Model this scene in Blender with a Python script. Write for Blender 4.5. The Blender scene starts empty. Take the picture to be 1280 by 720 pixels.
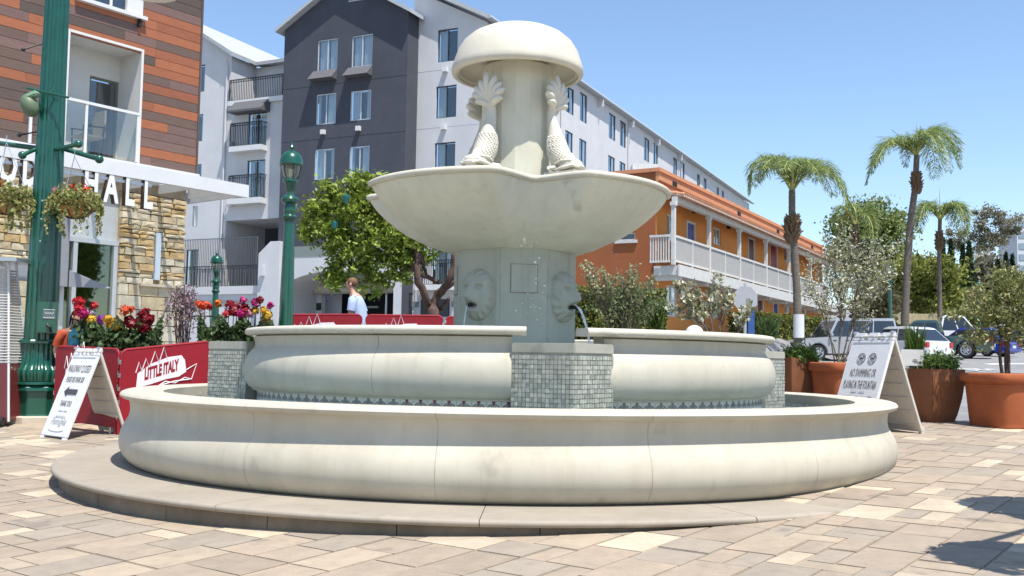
import bpy, bmesh, math, random
import numpy as np
from mathutils import Vector, Matrix, Euler
R = math.radians
random.seed(7); RNG = np.random.default_rng(11)
SC = bpy.context.scene
COL = SC.collection
# ---------------------------------------------------------------- camera
EYE = 1.2
FPX, PITCH, ROLL = 1260.0, 0.0702, 0.0166
cam = bpy.data.cameras.new('camera'); cam.sensor_width = 36; cam.lens = FPX / 1280 * 36
cam.clip_start = 0.05; cam.clip_end = 3000
camo = bpy.data.objects.new('camera', cam); COL.objects.link(camo)
camo.location = (0, 0, EYE)
CAMROT = (Matrix.Rotation(math.pi / 2 + PITCH, 3, 'X') @ Matrix.Rotation(ROLL, 3, 'Z'))
camo.rotation_euler = CAMROT.to_euler()
SC.camera = camo
# ---------------------------------------------------------------- light
SUN_EL, SUN_AZ = R(67), R(33)          # azimuth measured from behind the camera towards the right
sdir = Vector((math.sin(SUN_AZ) * math.cos(SUN_EL), -math.cos(SUN_AZ) * math.cos(SUN_EL), math.sin(SUN_EL)))
sl = bpy.data.lights.new('sun', 'SUN'); sl.energy = 4.7; sl.angle = R(0.5); sl.color = (1, .955, .89)
so = bpy.data.objects.new('sun', sl); COL.objects.link(so)
so.rotation_euler = sdir.to_track_quat('Z', 'Y').to_euler(); so.location = (5, -5, 30)
W = bpy.data.worlds.new('World'); SC.world = W; W.use_nodes = True
nt = W.node_tree; nt.nodes.clear()
sky = nt.nodes.new('ShaderNodeTexSky'); sky.sky_type = 'NISHITA'; sky.sun_disc = False
sky.sun_elevation = SUN_EL; sky.sun_rotation = math.pi - SUN_AZ
sky.air_density = 1.0; sky.dust_density = 0.35; sky.ozone_density = 3.2; sky.altitude = 20
bg = nt.nodes.new('ShaderNodeBackground'); bg.inputs['Strength'].default_value = 0.135
wo = nt.nodes.new('ShaderNodeOutputWorld')
nt.links.new(sky.outputs[0], bg.inputs[0]); nt.links.new(bg.outputs[0], wo.inputs[0])
SC.view_settings.view_transform = 'Standard'; SC.view_settings.look = 'None'
SC.view_settings.exposure = 0.66; SC.view_settings.gamma = 1
SC.cycles.max_bounces = 6; SC.cycles.transparent_max_bounces = 12
# ---------------------------------------------------------------- calibrated rays
def ray(px, py):
    return (CAMROT @ Vector(((px - 640) / FPX, (360 - py) / FPX, -1))).normalized()
CAMP = Vector((0, 0, EYE))
def at(px, py, Y):
    d = ray(px, py); return CAMP + d * (Y / d.y)
def hit(px, py, P0, N):
    d = ray(px, py); return CAMP + d * ((P0 - CAMP).dot(N) / d.dot(N))
def sm(t):
    t = min(1, max(0, t)); return t * t * (3 - 2 * t)
def gz(x, y):
    z = -0.032 + .033 * min(4, max(-9, x)) + .0322 * min(y, 60) + .06 * max(y - 60, 0)
    z -= .22 * math.exp(-((x - 14) / 5) ** 2) * sm((y - 20) / 15)
    z += .38 * sm((y - 12.8) / 3.2) * sm((1.5 - x) / 2.0)
    if y > 25:
        q = (x - 6.5) * .872 - (y - 40) * .489
        z += .95 * sm((3.6 - q) / 1.3) * sm((x - 2) / 3) * sm((y - 27) / 8)
    return z
def ghit(px, py):
    d = ray(px, py); t = 3.0
    while t < 400:
        p = CAMP + d * t
        if p.z < gz(p.x, p.y): break
        t += .02 if t < 30 else .2
    return Vector((p.x, p.y, gz(p.x, p.y)))
# ---------------------------------------------------------------- materials
MATS = {}
def _n(nt, t, **k):
    n = nt.nodes.new(t)
    for a, b in k.items(): setattr(n, a, b)
    return n
def mat(name, col, rough=.7, var=.12, scale=6., bump=.0, bscale=40., metal=0., spec=.4, col2=None, mix_scale=None, stretch=None, rnd=0., coat=0.):
    """principled surface: colour broken up by two noises (+ per-object random), fine bump"""
    if name in MATS: return MATS[name]
    m = bpy.data.materials.new(name); m.use_nodes = True
    nt = m.node_tree; b = nt.nodes['Principled BSDF']; L = nt.links.new
    tc = _n(nt, 'ShaderNodeTexCoord'); mp = _n(nt, 'ShaderNodeMapping')
    L(tc.outputs['Object'], mp.inputs[0])
    if stretch: mp.inputs['Scale'].default_value = stretch
    no = _n(nt, 'ShaderNodeTexNoise'); no.inputs['Scale'].default_value = scale; no.inputs['Detail'].default_value = 6; no.inputs['Roughness'].default_value = .65
    L(mp.outputs[0], no.inputs[0])
    cr = _n(nt, 'ShaderNodeValToRGB'); L(no.outputs['Fac'], cr.inputs[0])
    c = Vector(col); c2 = Vector(col2) if col2 else c
    lo = c * (1 - var * 1.3); hi = c2 * (1 + var)
    cr.color_ramp.elements[0].position = .3; cr.color_ramp.elements[1].position = .72
    cr.color_ramp.elements[0].color = (*lo, 1); cr.color_ramp.elements[1].color = (*hi, 1)
    out = cr.outputs[0]
    if rnd:
        oi = _n(nt, 'ShaderNodeObjectInfo'); hs = _n(nt, 'ShaderNodeHueSaturation')
        mr = _n(nt, 'ShaderNodeMapRange'); mr.inputs[3].default_value = 1 - rnd; mr.inputs[4].default_value = 1 + rnd
        L(oi.outputs['Random'], mr.inputs[0]); L(mr.outputs[0], hs.inputs['Value']); L(out, hs.inputs['Color']); out = hs.outputs[0]
    L(out, b.inputs['Base Color'])
    b.inputs['Roughness'].default_value = rough; b.inputs['Metallic'].default_value = metal
    b.inputs['Specular IOR Level'].default_value = spec
    if coat: b.inputs['Coat Weight'].default_value = coat; b.inputs['Coat Roughness'].default_value = .08
    if bump:
        n2 = _n(nt, 'ShaderNodeTexNoise'); n2.inputs['Scale'].default_value = bscale; n2.inputs['Detail'].default_value = 8
        L(mp.outputs[0], n2.inputs[0])
        bp = _n(nt, 'ShaderNodeBump'); bp.inputs['Strength'].default_value = bump; bp.inputs['Distance'].default_value = .01
        L(n2.outputs['Fac'], bp.inputs['Height']); L(bp.outputs[0], b.inputs['Normal'])
    MATS[name] = m; return m
def leafmat(name, col, trans=.35, rough=.5, var=.3):
    if name in MATS: return MATS[name]
    m = mat(name, col, rough, var, 3., spec=.3)
    nt = m.node_tree; b = nt.nodes['Principled BSDF']; L = nt.links.new
    tr = _n(nt, 'ShaderNodeBsdfTranslucent'); mx = _n(nt, 'ShaderNodeMixShader'); mx.inputs[0].default_value = trans
    src = b.inputs['Base Color'].links[0].from_socket
    L(src, tr.inputs[0]); L(b.outputs[0], mx.inputs[1]); L(tr.outputs[0], mx.inputs[2])
    L(mx.outputs[0], nt.nodes['Material Output'].inputs[0]); return m
def glass(name, tint=(.8, .88, .9), refl=.25):
    if name in MATS: return MATS[name]
    m = bpy.data.materials.new(name); m.use_nodes = True; nt = m.node_tree; nt.nodes.clear(); L = nt.links.new
    tr = _n(nt, 'ShaderNodeBsdfTransparent'); tr.inputs[0].default_value = (*tint, 1)
    gl = _n(nt, 'ShaderNodeBsdfGlossy'); gl.inputs['Roughness'].default_value = .03
    lw = _n(nt, 'ShaderNodeLayerWeight'); lw.inputs[0].default_value = .35
    mr = _n(nt, 'ShaderNodeMapRange'); mr.inputs[3].default_value = refl; mr.inputs[4].default_value = .6
    mx = _n(nt, 'ShaderNodeMixShader'); o = _n(nt, 'ShaderNodeOutputMaterial')
    L(lw.outputs['Facing'], mr.inputs[0]); L(mr.outputs[0], mx.inputs[0]); L(tr.outputs[0], mx.inputs[1]); L(gl.outputs[0], mx.inputs[2]); L(mx.outputs[0], o.inputs[0])
    MATS[name] = m; return m
# ---------------------------------------------------------------- mesh builder
OFF = {}
class MB:
    def __init__(s): s.v = []; s.f = []; s.m = []
    def add(s, vs, fs, mi=0):
        b = len(s.v); s.v.extend([tuple(q) for q in vs]); s.f.extend([tuple(i + b for i in f) for f in fs]); s.m.extend([mi] * len(fs)); return s
    def obox(s, o, ax, ay, az, mi=0):
        o, ax, ay, az = Vector(o), Vector(ax), Vector(ay), Vector(az)
        p = [o, o + ax, o + ax + ay, o + ay, o + az, o + ax + az, o + ax + ay + az, o + ay + az]
        return s.add(p, [(0, 3, 2, 1), (4, 5, 6, 7), (0, 1, 5, 4), (1, 2, 6, 5), (2, 3, 7, 6), (3, 0, 4, 7)], mi)
    def box(s, c, d, mi=0, A=None):
        c = Vector(c)
        ax, ay, az = A if A else (Vector((1, 0, 0)), Vector((0, 1, 0)), Vector((0, 0, 1)))
        ax, ay, az = Vector(ax) * d[0], Vector(ay) * d[1], Vector(az) * d[2]
        return s.obox(c - ax / 2 - ay / 2 - az / 2, ax, ay, az, mi)
    def tube(s, pts, rs, n=8, mi=0, cap=True, closed=False):
        pts = [Vector(p) for p in pts]
        if not hasattr(rs, '__len__'): rs = [rs] * len(pts)
        vs = []; fs = []; k = len(pts); up = None
        for i, p in enumerate(pts):
            if closed: t = pts[(i + 1) % k] - pts[i - 1]
            else: t = pts[min(i + 1, k - 1)] - pts[max(i - 1, 0)]
            t = t.normalized() if t.length > 1e-9 else Vector((0, 0, 1))
            if up is None:
                up = Vector((0, 0, 1)) if abs(t.z) < .9 else Vector((1, 0, 0))
            x = t.cross(up)
            if x.length < 1e-6: x = t.cross(Vector((0, 1, 0)))
            x.normalize(); y = x.cross(t).normalized(); up = y
            for j in range(n):
                a = 2 * math.pi * j / n
                vs.append(p + (x * math.cos(a) + y * math.sin(a)) * rs[i])
        for i in range(k if closed else k - 1):
            for j in range(n):
                a, b = i * n + j, i * n + (j + 1) % n; c = (i + 1) % k * n
                fs.append((a, b, c + (j + 1) % n, c + j))
        if cap and not closed:
            fs.append(tuple(range(n))[::-1]); fs.append(tuple(range((k - 1) * n, k * n)))
        return s.add(vs, fs, mi)
    def lathe(s, prof, c=(0, 0, 0), a0=0., a1=2 * math.pi, n=48, mi=0, closed=False, cap=False, A=None):
        """revolve (r, z) about a vertical axis; angle 0 faces the camera side (-y), positive to +x"""
        full = abs(a1 - a0 - 2 * math.pi) < 1e-6; k = len(prof); vs = []; fs = []
        m = n if full else n + 1; c = Vector(c)
        for i in range(m):
            a = a0 + (a1 - a0) * i / n
            for r, z in prof:
                q = Vector((r * math.sin(a), -r * math.cos(a), z))
                if A: q = A @ q
                vs.append(c + q)
        kk = k if closed else k - 1
        for i in range(n):
            i2 = (i + 1) % m
            for j in range(kk):
                j2 = (j + 1) % k
                fs.append((i * k + j, i2 * k + j, i2 * k + j2, i * k + j2))
        if cap and not full:
            fs.append(tuple(range(k))); fs.append(tuple(range(n * k, n * k + k))[::-1])
        return s.add(vs, fs, mi)
    def prism(s, poly, vec, mi=0):
        vec = Vector(vec); k = len(poly); a = [Vector(p) for p in poly]
        fs = [tuple(range(k))[::-1], tuple(range(k, 2 * k))] + [(i, (i + 1) % k, k + (i + 1) % k, k + i) for i in range(k)]
        return s.add(a + [p + vec for p in a], fs, mi)
    def ball(s, c, r, nu=10, nv=7, mi=0, A=None):
        if not hasattr(r, '__len__'): r = (r, r, r)
        c = Vector(c); vs = []; fs = []
        for i in range(1, nv):
            t = math.pi * i / nv
            for j in range(nu):
                p = 2 * math.pi * j / nu
                q = Vector((r[0] * math.sin(t) * math.cos(p), r[1] * math.sin(t) * math.sin(p), r[2] * math.cos(t)))
                if A: q = A @ q
                vs.append(c + q)
        T = Vector((0, 0, r[2])); T = A @ T if A else T
        vs += [c + T, c - T]; t0 = len(vs) - 2
        for i in range(nv - 2):
            for j in range(nu):
                fs.append((i * nu + j, (i + 1) * nu + j, (i + 1) * nu + (j + 1) % nu, i * nu + (j + 1) % nu))
        for j in range(nu):
            fs.append((t0, j, (j + 1) % nu)); fs.append((t0 + 1, (nv - 2) * nu + (j + 1) % nu, (nv - 2) * nu + j))
        return s.add(vs, fs, mi)
    def mesh(s, name, mats, off=(0, 0, 0), smooth=None, bevel=0.):
        me = bpy.data.meshes.new(name); o = Vector(off)
        me.from_pydata([(x - o.x, y - o.y, z - o.z) for x, y, z in s.v], [], s.f)
        mats = mats if isinstance(mats, (list, tuple)) else [mats]
        for m in mats: me.materials.append(m)
        if len(mats) > 1: me.polygons.foreach_set('material_index', s.m)
        if len(s.f) < 30000:
            bm = bmesh.new(); bm.from_mesh(me)
            bmesh.ops.recalc_face_normals(bm, faces=bm.faces)
            if bevel: bmesh.ops.bevel(bm, geom=[e for e in bm.edges if len(e.link_faces) == 2 and e.calc_face_angle() > .5], offset=bevel, segments=2, affect='EDGES', clamp_overlap=True)
            bm.to_mesh(me); bm.free()
        if smooth is not None:
            me.polygons.foreach_set('use_smooth', [True] * len(me.polygons)); me.set_sharp_from_angle(angle=smooth)
        return me
    def build(s, name, mats, parent=None, smooth=None, bevel=0., kind=None, label=None, loc=None):
        off = OFF[parent] if parent else Vector((0, 0, 0))
        if loc is not None: off = Vector(loc)
        o = bpy.data.objects.new(name, s.mesh(name, mats, off, smooth, bevel)); COL.objects.link(o)
        if parent: o.parent = parent; OFF[o] = OFF[parent]
        else: o.location = off; OFF[o] = off
        if kind: o['kind'] = kind
        if label: o['label'] = label
        return o
def thing(name, label, cat, loc=(0, 0, 0), group=None):
    o = bpy.data.objects.new(name, None); COL.objects.link(o); o.location = loc; o.empty_display_size = .2
    OFF[o] = Vector(loc); o['label'] = label; o['category'] = cat
    if group: o['group'] = group
    return o
def tag(o, label, cat, group=None):
    o['label'] = label; o['category'] = cat
    if group: o['group'] = group
    return o
def inst(name, me, parent, M=None):
    o = bpy.data.objects.new(name, me); COL.objects.link(o)
    if parent: o.parent = parent; OFF[o] = OFF[parent]
    if M is not None:
        off = OFF[parent] if parent else Vector((0, 0, 0))
        M = M.copy(); M.translation -= off; o.matrix_local = M
    return o
def dup(t, loc, rz=None, label=None, name=None):
    r = t.copy(); COL.objects.link(r); r.location = loc
    if rz is not None: r.rotation_euler = (0, 0, rz)
    if label: r['label'] = label
    OFF[r] = Vector(loc)
    for ch in t.children:
        c = ch.copy(); COL.objects.link(c); c.parent = r
        for g in ch.children:
            d = g.copy(); COL.objects.link(d); d.parent = c
    return r
def text_mesh(txt, size, depth, sx=1., name='lettering', shear=0., align='CENTER', bold=0.):
    cu = bpy.data.curves.new('t', 'FONT'); cu.body = txt; cu.size = size; cu.extrude = depth / 2; cu.align_x = align; cu.align_y = 'CENTER'
    cu.resolution_u = 2; cu.shear = shear; cu.offset = bold
    o = bpy.data.objects.new('t', cu); COL.objects.link(o)
    dg = bpy.context.evaluated_depsgraph_get(); me = bpy.data.meshes.new_from_object(o.evaluated_get(dg))
    bpy.data.objects.remove(o); bpy.data.curves.remove(cu)
    if sx != 1: me.transform(Matrix.Scale(sx, 4, (1, 0, 0)))
    me.name = name; return me
def text_on(txt, size, m, parent, c, X, Z, depth=.004, sx=1., name='lettering', shear=0., bold=0.):
    """flat lettering on a surface: c centre, X reading direction, Z up the letters"""
    me = text_mesh(txt, size, depth, sx, name, shear, bold=bold); me.materials.clear(); me.materials.append(m)
    X = Vector(X).normalized(); Z = Vector(Z).normalized(); N = X.cross(Z)
    M = Matrix((X, Z, N)).transposed().to_4x4(); M.translation = Vector(c) - OFF[parent]
    me.transform(M); return inst(name, me, parent)
def quads_obj(name, P, U, V, mats, parent=None, mi=None, fold=.0):
    """many leaf quads: centres P, half axes U (long) and V (wide); pointed kite shape"""
    n = len(P); off = np.array(OFF[parent]) if parent else np.zeros(3)
    N = np.cross(U, V); N /= (np.linalg.norm(N, axis=1, keepdims=True) + 1e-9)
    co = np.empty((n, 4, 3)); h = np.linalg.norm(V, axis=1, keepdims=True) * fold
    co[:, 0] = P - U; co[:, 1] = P - U * .1 + V + N * h; co[:, 2] = P + U; co[:, 3] = P - U * .1 - V + N * h
    co = (co.reshape(-1, 3) - off).astype(np.float32)
    me = bpy.data.meshes.new(name); me.vertices.add(4 * n); me.vertices.foreach_set('co', co.ravel())
    me.loops.add(4 * n); me.loops.foreach_set('vertex_index', np.arange(4 * n, dtype=np.int32))
    me.polygons.add(n); me.polygons.foreach_set('loop_start', np.arange(0, 4 * n, 4, dtype=np.int32))
    mats = mats if isinstance(mats, (list, tuple)) else [mats]
    for m in mats: me.materials.append(m)
    if mi is None: mi = RNG.integers(0, len(mats), n)
    me.polygons.foreach_set('material_index', np.asarray(mi, dtype=np.int32))
    me.update(calc_edges=True); me.validate()
    o = bpy.data.objects.new(name, me); COL.objects.link(o)
    if parent: o.parent = parent; OFF[o] = OFF[parent]
    return o
def rdir(n, up=0.):
    d = RNG.normal(size=(n, 3)); d[:, 2] += up; return d / (np.linalg.norm(d, axis=1, keepdims=True) + 1e-9)
def leafset(P, size, aspect=.45, up=.2, jit=.35):
    n = len(P); d = rdir(n, up); w = np.cross(d, rdir(n)); w /= (np.linalg.norm(w, axis=1, keepdims=True) + 1e-9)
    s = size * (1 + jit * RNG.normal(size=(n, 1)).clip(-1.5, 1.5)); return P, d * s * .5, w * s * aspect * .5
def clumps(lobes, ncl, nleaf, rc):
    """lobes: (centre, (rx,ry,rz)) ; leaf points gathered in clumps near the lobes' shells"""
    vol = np.array([a[1][0] * a[1][1] * a[1][2] for a in lobes]) ** (2 / 3); vol /= vol.sum(); P = []
    for (c, r), w in zip(lobes, vol):
        k = max(1, int(ncl * w)); d = rdir(k); rad = RNG.uniform(.25, 1., (k, 1)) ** .45
        cc = np.array(c) + d * rad * np.array(r)
        m = max(1, int(nleaf / ncl))
        q = cc[:, None] + RNG.normal(size=(k, m, 3)) * rc * RNG.uniform(.6, 1.3, (k, 1, 1)) * np.array([1, 1, .75])
        P.append(q.reshape(-1, 3))
    return np.concatenate(P)
# ================================================================ setting
M_asph = mat('asphalt', (.20, .20, .205), .9, .16, 1.4, .35, 160, col2=(.23, .225, .22))
def pos_noise(nt, scale, detail=5, stretch=None, obj=False):
    L = nt.links.new
    if obj: src = _n(nt, 'ShaderNodeTexCoord').outputs['Object']
    else: src = _n(nt, 'ShaderNodeNewGeometry').outputs['Position']
    mp = _n(nt, 'ShaderNodeMapping'); L(src, mp.inputs[0])
    if stretch: mp.inputs['Scale'].default_value = stretch
    no = _n(nt, 'ShaderNodeTexNoise'); no.inputs['Scale'].default_value = scale; no.inputs['Detail'].default_value = detail; no.inputs['Roughness'].default_value = .62
    L(mp.outputs[0], no.inputs[0]); return no.outputs['Fac']
def overlay(m, fac, lo, hi, amount, col):
    """lay a stain colour over the base colour where the noise runs between lo and hi"""
    nt = m.node_tree; L = nt.links.new; b = nt.nodes['Principled BSDF']; src = b.inputs['Base Color'].links[0].from_socket
    mr = _n(nt, 'ShaderNodeMapRange'); mr.inputs[1].default_value = lo; mr.inputs[2].default_value = hi; mr.inputs[3].default_value = 0; mr.inputs[4].default_value = amount; L(fac, mr.inputs[0])
    mx = _n(nt, 'ShaderNodeMix', data_type='RGBA'); mx.inputs['B'].default_value = (*col, 1)
    L(mr.outputs[0], mx.inputs['Factor']); L(src, mx.inputs['A']); L(mx.outputs['Result'], b.inputs['Base Color'])
def stain_stone(name, col, drip=.12):
    m = mat(name, col, .66, .08, 2.4, .10, 130, spec=.3); nt = m.node_tree; c = Vector(col)
    overlay(m, pos_noise(nt, .9, 7), .48, .75, .34, (c.x * .68, c.y * .65, c.z * .58))          # broad weathering
    overlay(m, pos_noise(nt, 1., 5, (9, 9, .7)), .5, .78, drip * 3, (c.x * .6, c.y * .56, c.z * .46))   # run-down streaks
    overlay(m, pos_noise(nt, 1., 4, (16, 16, 1.1)), .60, .74, drip * 1.8, tuple(min(.8, q * 1.25) for q in c))  # lime runs
    overlay(m, pos_noise(nt, 3.1, 3), .64, .73, .45, (c.x * .5, c.y * .5, c.z * .48))          # grey smudges
    overlay(m, pos_noise(nt, 85, 2), .68, .75, .45, (c.x * .5, c.y * .46, c.z * .38))          # pits
    return m
def joint_stain(m, n, a_start, width, col, amount=.75):
    """brown seep marks that run down beside the joints of a ring cut into n pieces"""
    nt = m.node_tree; L = nt.links.new; M = lambda op, a, b=None: _m(nt, op, a, b)
    tc = _n(nt, 'ShaderNodeTexCoord'); sx = _n(nt, 'ShaderNodeSeparateXYZ'); L(tc.outputs['Object'], sx.inputs[0])
    ang = M('ARCTAN2', sx.outputs[0], M('MULTIPLY', sx.outputs[1], -1.)); t = M('MULTIPLY', M('SUBTRACT', ang, a_start), n / (2 * math.pi))
    f = M('ABSOLUTE', M('SUBTRACT', M('FRACT', M('ADD', t, .5 + 64.)), .5))
    nz = pos_noise(nt, 7, 4); k = M('SUBTRACT', M('MULTIPLY', M('SUBTRACT', nz, .30), width * 3.2), f)
    overlay(m, k, 0., width * .5, amount, col)
def _m(nt, op, a, b=None):
    n = _n(nt, 'ShaderNodeMath', operation=op)
    for i, v in enumerate((a, b)):
        if v is None: continue
        if isinstance(v, (int, float)): n.inputs[i].default_value = v
        else: nt.links.new(v, n.inputs[i])
    return n.outputs[0]
M_stone = stain_stone('cast_stone', (.53, .495, .41), .05)
M_step = stain_stone('step_stone', (.32, .28, .225), .1)
M_basin = stain_stone('basin_stone', (.485, .45, .365), .11); joint_stain(M_basin, 16, R(-7.4), .007, (.36, .29, .20), .4)
M_fish = stain_stone('fish_stone', (.58, .55, .47), .06)
M_tier = stain_stone('tier_stone', (.485, .455, .375), .12)
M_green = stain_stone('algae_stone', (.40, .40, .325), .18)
M_bowl = stain_stone('bowl_stone', (.60, .58, .475), .09)
M_mort = mat('mortar', (.24, .21, .165), .9, .1)
M_white = mat('white_paint', (.62, .62, .61), .5, .04, 3)
M_black = mat('black_iron', (.02, .021, .024), .45, .1)
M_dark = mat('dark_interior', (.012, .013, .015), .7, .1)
M_grn = mat('green_enamel', (.005, .072, .045), .28, .14, 5, .05, 60, spec=.5, coat=.4)
M_steel = mat('brushed_steel', (.55, .56, .57), .35, .06, 4, metal=.9)
# ---- ground sheet
def ground():
    xs = sorted(set([-260, -160, -110, -80, -60, -45, -36] + [x * 1. for x in range(-30, 31)] + [36, 45, 60, 80, 110, 160, 260] + [4.5, 3.5, 2.5, .5, -.5]))
    ys = [-60, -30, -12, -5] + [y * 1. for y in range(0, 70)] + [12.5, 13.5, 14.5, 15.5] + [75, 80, 90, 100, 120, 150, 200, 300, 420]
    ys = sorted(ys); m = MB(); nx = len(xs)
    for y in ys:
        for x in xs: m.v.append((x, y, gz(x, y)))
    for j in range(len(ys) - 1):
        for i in range(nx - 1):
            m.f.append((j * nx + i, j * nx + i + 1, (j + 1) * nx + i + 1, (j + 1) * nx + i)); m.m.append(0)
    o = m.build('ground', M_asph, smooth=1.2, kind='structure'); return o
ground()
# ---- paving: big mixed rectangular pavers on a mortar bed
PAV_FAR = 12.75
def pav_far(x): return 12.75 if x > .5 else 14.3
FCX, FCY = -.01, 10.0
def paving():
    bed = MB(); xs = [x * .5 for x in range(-22, 29)]; ys = [y * .5 for y in range(-4, 26)]
    nx = len(xs)
    for y in ys:
        for x in xs: bed.v.append((x, y, gz(x, y) + .006))
    for j in range(len(ys) - 1):
        for i in range(nx - 1):
            bed.f.append((j * nx + i, j * nx + i + 1, (j + 1) * nx + i + 1, (j + 1) * nx + i)); bed.m.append(0)
    nb = len(bed.v)
    for i in range(11):
        pass
    xs2 = [x * .5 for x in range(-22, 2)]; ys2 = [12.5, 13, 13.5, 14, 14.5]
    for y in ys2:
        for x in xs2: bed.v.append((x, y, gz(x, y) + .006))
    for j in range(4):
        for i in range(len(xs2) - 1):
            q = nb + j * len(xs2) + i; bed.f.append((q, q + 1, q + len(xs2) + 1, q + len(xs2))); bed.m.append(0)
    root = bed.build('plaza_pavement', mat('joint_sand', (.36, .305, .225), .95, .15, 30), kind='structure', smooth=1.)
    cols = [('paver_mauve', (.298, .240, .180)), ('paver_grey', (.288, .244, .190)), ('paver_pink', (.325, .260, .192)), ('paver_tan', (.355, .287, .208)), ('paver_cream', (.455, .380, .275))]
    pm = [mat(n, c, .85, .10, 5, .35, 70, rnd=.07) for n, c in cols]
    for q, m_ in enumerate(pm):
        c = cols[q][1]; overlay(m_, pos_noise(m_.node_tree, .8, 6), .45, .72, .40, (.24, .195, .155)); overlay(m_, pos_noise(m_.node_tree, 13, 6), .5, .78, .5, (c[0] * .66, c[1] * .64, c[2] * .62)); overlay(m_, pos_noise(m_.node_tree, 4.3, 5), .52, .72, .5, (c[0] * 1.25, c[1] * 1.22, c[2] * 1.18)); overlay(m_, pos_noise(m_.node_tree, 2.2, 2), .68, .72, .35, (.09, .08, .075)); overlay(m_, pos_noise(m_.node_tree, 60, 2), .66, .74, .4, (c[0] * .5, c[1] * .5, c[2] * .5))
    g = .155; a = R(52); ca, sa = math.cos(a), math.sin(a)     # grid axes: u = (cos,sin)
    N = 150; occ = np.zeros((N, N), bool); sizes = [(3, 2), (2, 3), (2, 2), (2, 2), (2, 1), (1, 2), (3, 2), (3, 2)]
    meshes = {}
    def paver_mesh(w, h, k):
        if (w, h, k) not in meshes:
            m = MB(); L, Wd = w * g - .005, h * g - .005; m.box((0, 0, -.02), (L, Wd, .05))
            me = m.mesh('paver', pm[k], bevel=.005); meshes[w, h, k] = me
        return meshes[w, h, k]
    items = []
    rr = random.Random(5)
    for i in range(N):
        for j in range(N):
            if occ[i, j]: continue
            ss = sizes[:]; rr.shuffle(ss); ss.append((1, 1))
            for w, h in ss:
                if i + w <= N and j + h <= N and not occ[i:i + w, j:j + h].any(): break
            occ[i:i + w, j:j + h] = True
            u, v = (i + w / 2 - N / 2) * g, (j + h / 2 - N / 2) * g
            x, y = u * ca - v * sa + 1.0, u * sa + v * ca + 8.6
            if not (-10.5 < x < 13 and 1.0 < y < pav_far(x) - .2): continue
            if math.hypot(x - FCX, y - FCY) < 3.42: continue
            d = (Vector((x, y, gz(x, y))) - CAMP)
            px = d.x / max(.1, d.y) * 1260
            k = rr.choices(range(5), [26, 26, 22, 14, 15])[0]
            rr2 = math.hypot(x - FCX, y - FCY); hid = rr2 < 3.95 and x < 2.2
            score = w * h / max(.2, d.length) ** 3 * (1 if abs(px) < 690 and y > 4.9 and not hid else .0001)
            items.append((score, x, y, w, h, k, rr.uniform(-.002, .0035), rr.uniform(-.008, .008)))
    items.sort(reverse=True)
    rest = MB()
    for n, (sc_, x, y, w, h, k, dz, tl) in enumerate(items):
        z = gz(x, y) + .008 + dz
        nrm = Vector((-(gz(x + .1, y) - gz(x - .1, y)) / .2 + tl, -(gz(x, y + .1) - gz(x, y - .1)) / .2, 1)).normalized()
        X = Vector((ca, sa, 0)); X = (X - nrm * X.dot(nrm)).normalized(); Y = nrm.cross(X)
        M = Matrix((X, Y, nrm)).transposed().to_4x4(); M.translation = (x, y, z)
        if n < 300: inst('paver', paver_mesh(w, h, k), root, M)
        else: rest.box((x, y, z - .02), (w * g - .007, h * g - .007, .05), k, (X, Y, nrm))
    rest.build('small_pavers', pm, root, kind='stuff')
paving()
# ================================================================ fountain
FT = thing('fountain', 'large tiered cream stone fountain with domed cap and scalloped bowl on the plaza', 'fountain', (FCX, FCY, .1))
FO = Vector((FCX, FCY, 0)); E = 1.2
def pol(r, a, z): return Vector((FCX + r * math.sin(a), FCY - r * math.cos(a), z))
A0 = R(9.2)                     # turn of the four-fold plan
def ring(name, prof, n, mat_, a_start, sub, gap, parent=FT, smooth=.6, count=None):
    """cut a closed profile ring into separate cast pieces with thin open joints"""
    rm = sum(p[0] for p in prof) / len(prof); ga = gap / rm
    for i in range(n):
        a0 = a_start + 2 * math.pi * i / n; a1 = a_start + 2 * math.pi * (i + 1) / n
        m = MB(); m.lathe(prof, FO, a0 + ga / 2, a1 - ga / 2, sub, closed=True, cap=True)
        m.build(name, mat_, parent, smooth=smooth)
def arc(cx, cz, r, a0, a1, n, sz=1.):
    return [(cx + r * math.cos(R(a0 + (a1 - a0) * i / n)), cz + sz * r * math.sin(R(a0 + (a1 - a0) * i / n))) for i in range(n + 1)]
# step: tread slabs and riser stones
zt = -.934 + E
tread = [(3.2, zt)] + [(4.02, zt)] + arc(4.075, zt - .021, .021, 80, -90, 6) + [(4.02, zt - .043), (3.2, zt - .043)]
ring('step_slab', tread, 15, M_step, R(-2.2), 10, .006)
riser = [(3.9, zt - .044), (4.035, zt - .044), (4.035, -.6), (3.9, -.6)]
ring('step_riser', riser, 30, mat('riser_stone', (.20, .16, .115), .8, .2, 5, .3, 60, rnd=.1), R(-2.2 + 5), 5, .006)
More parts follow.
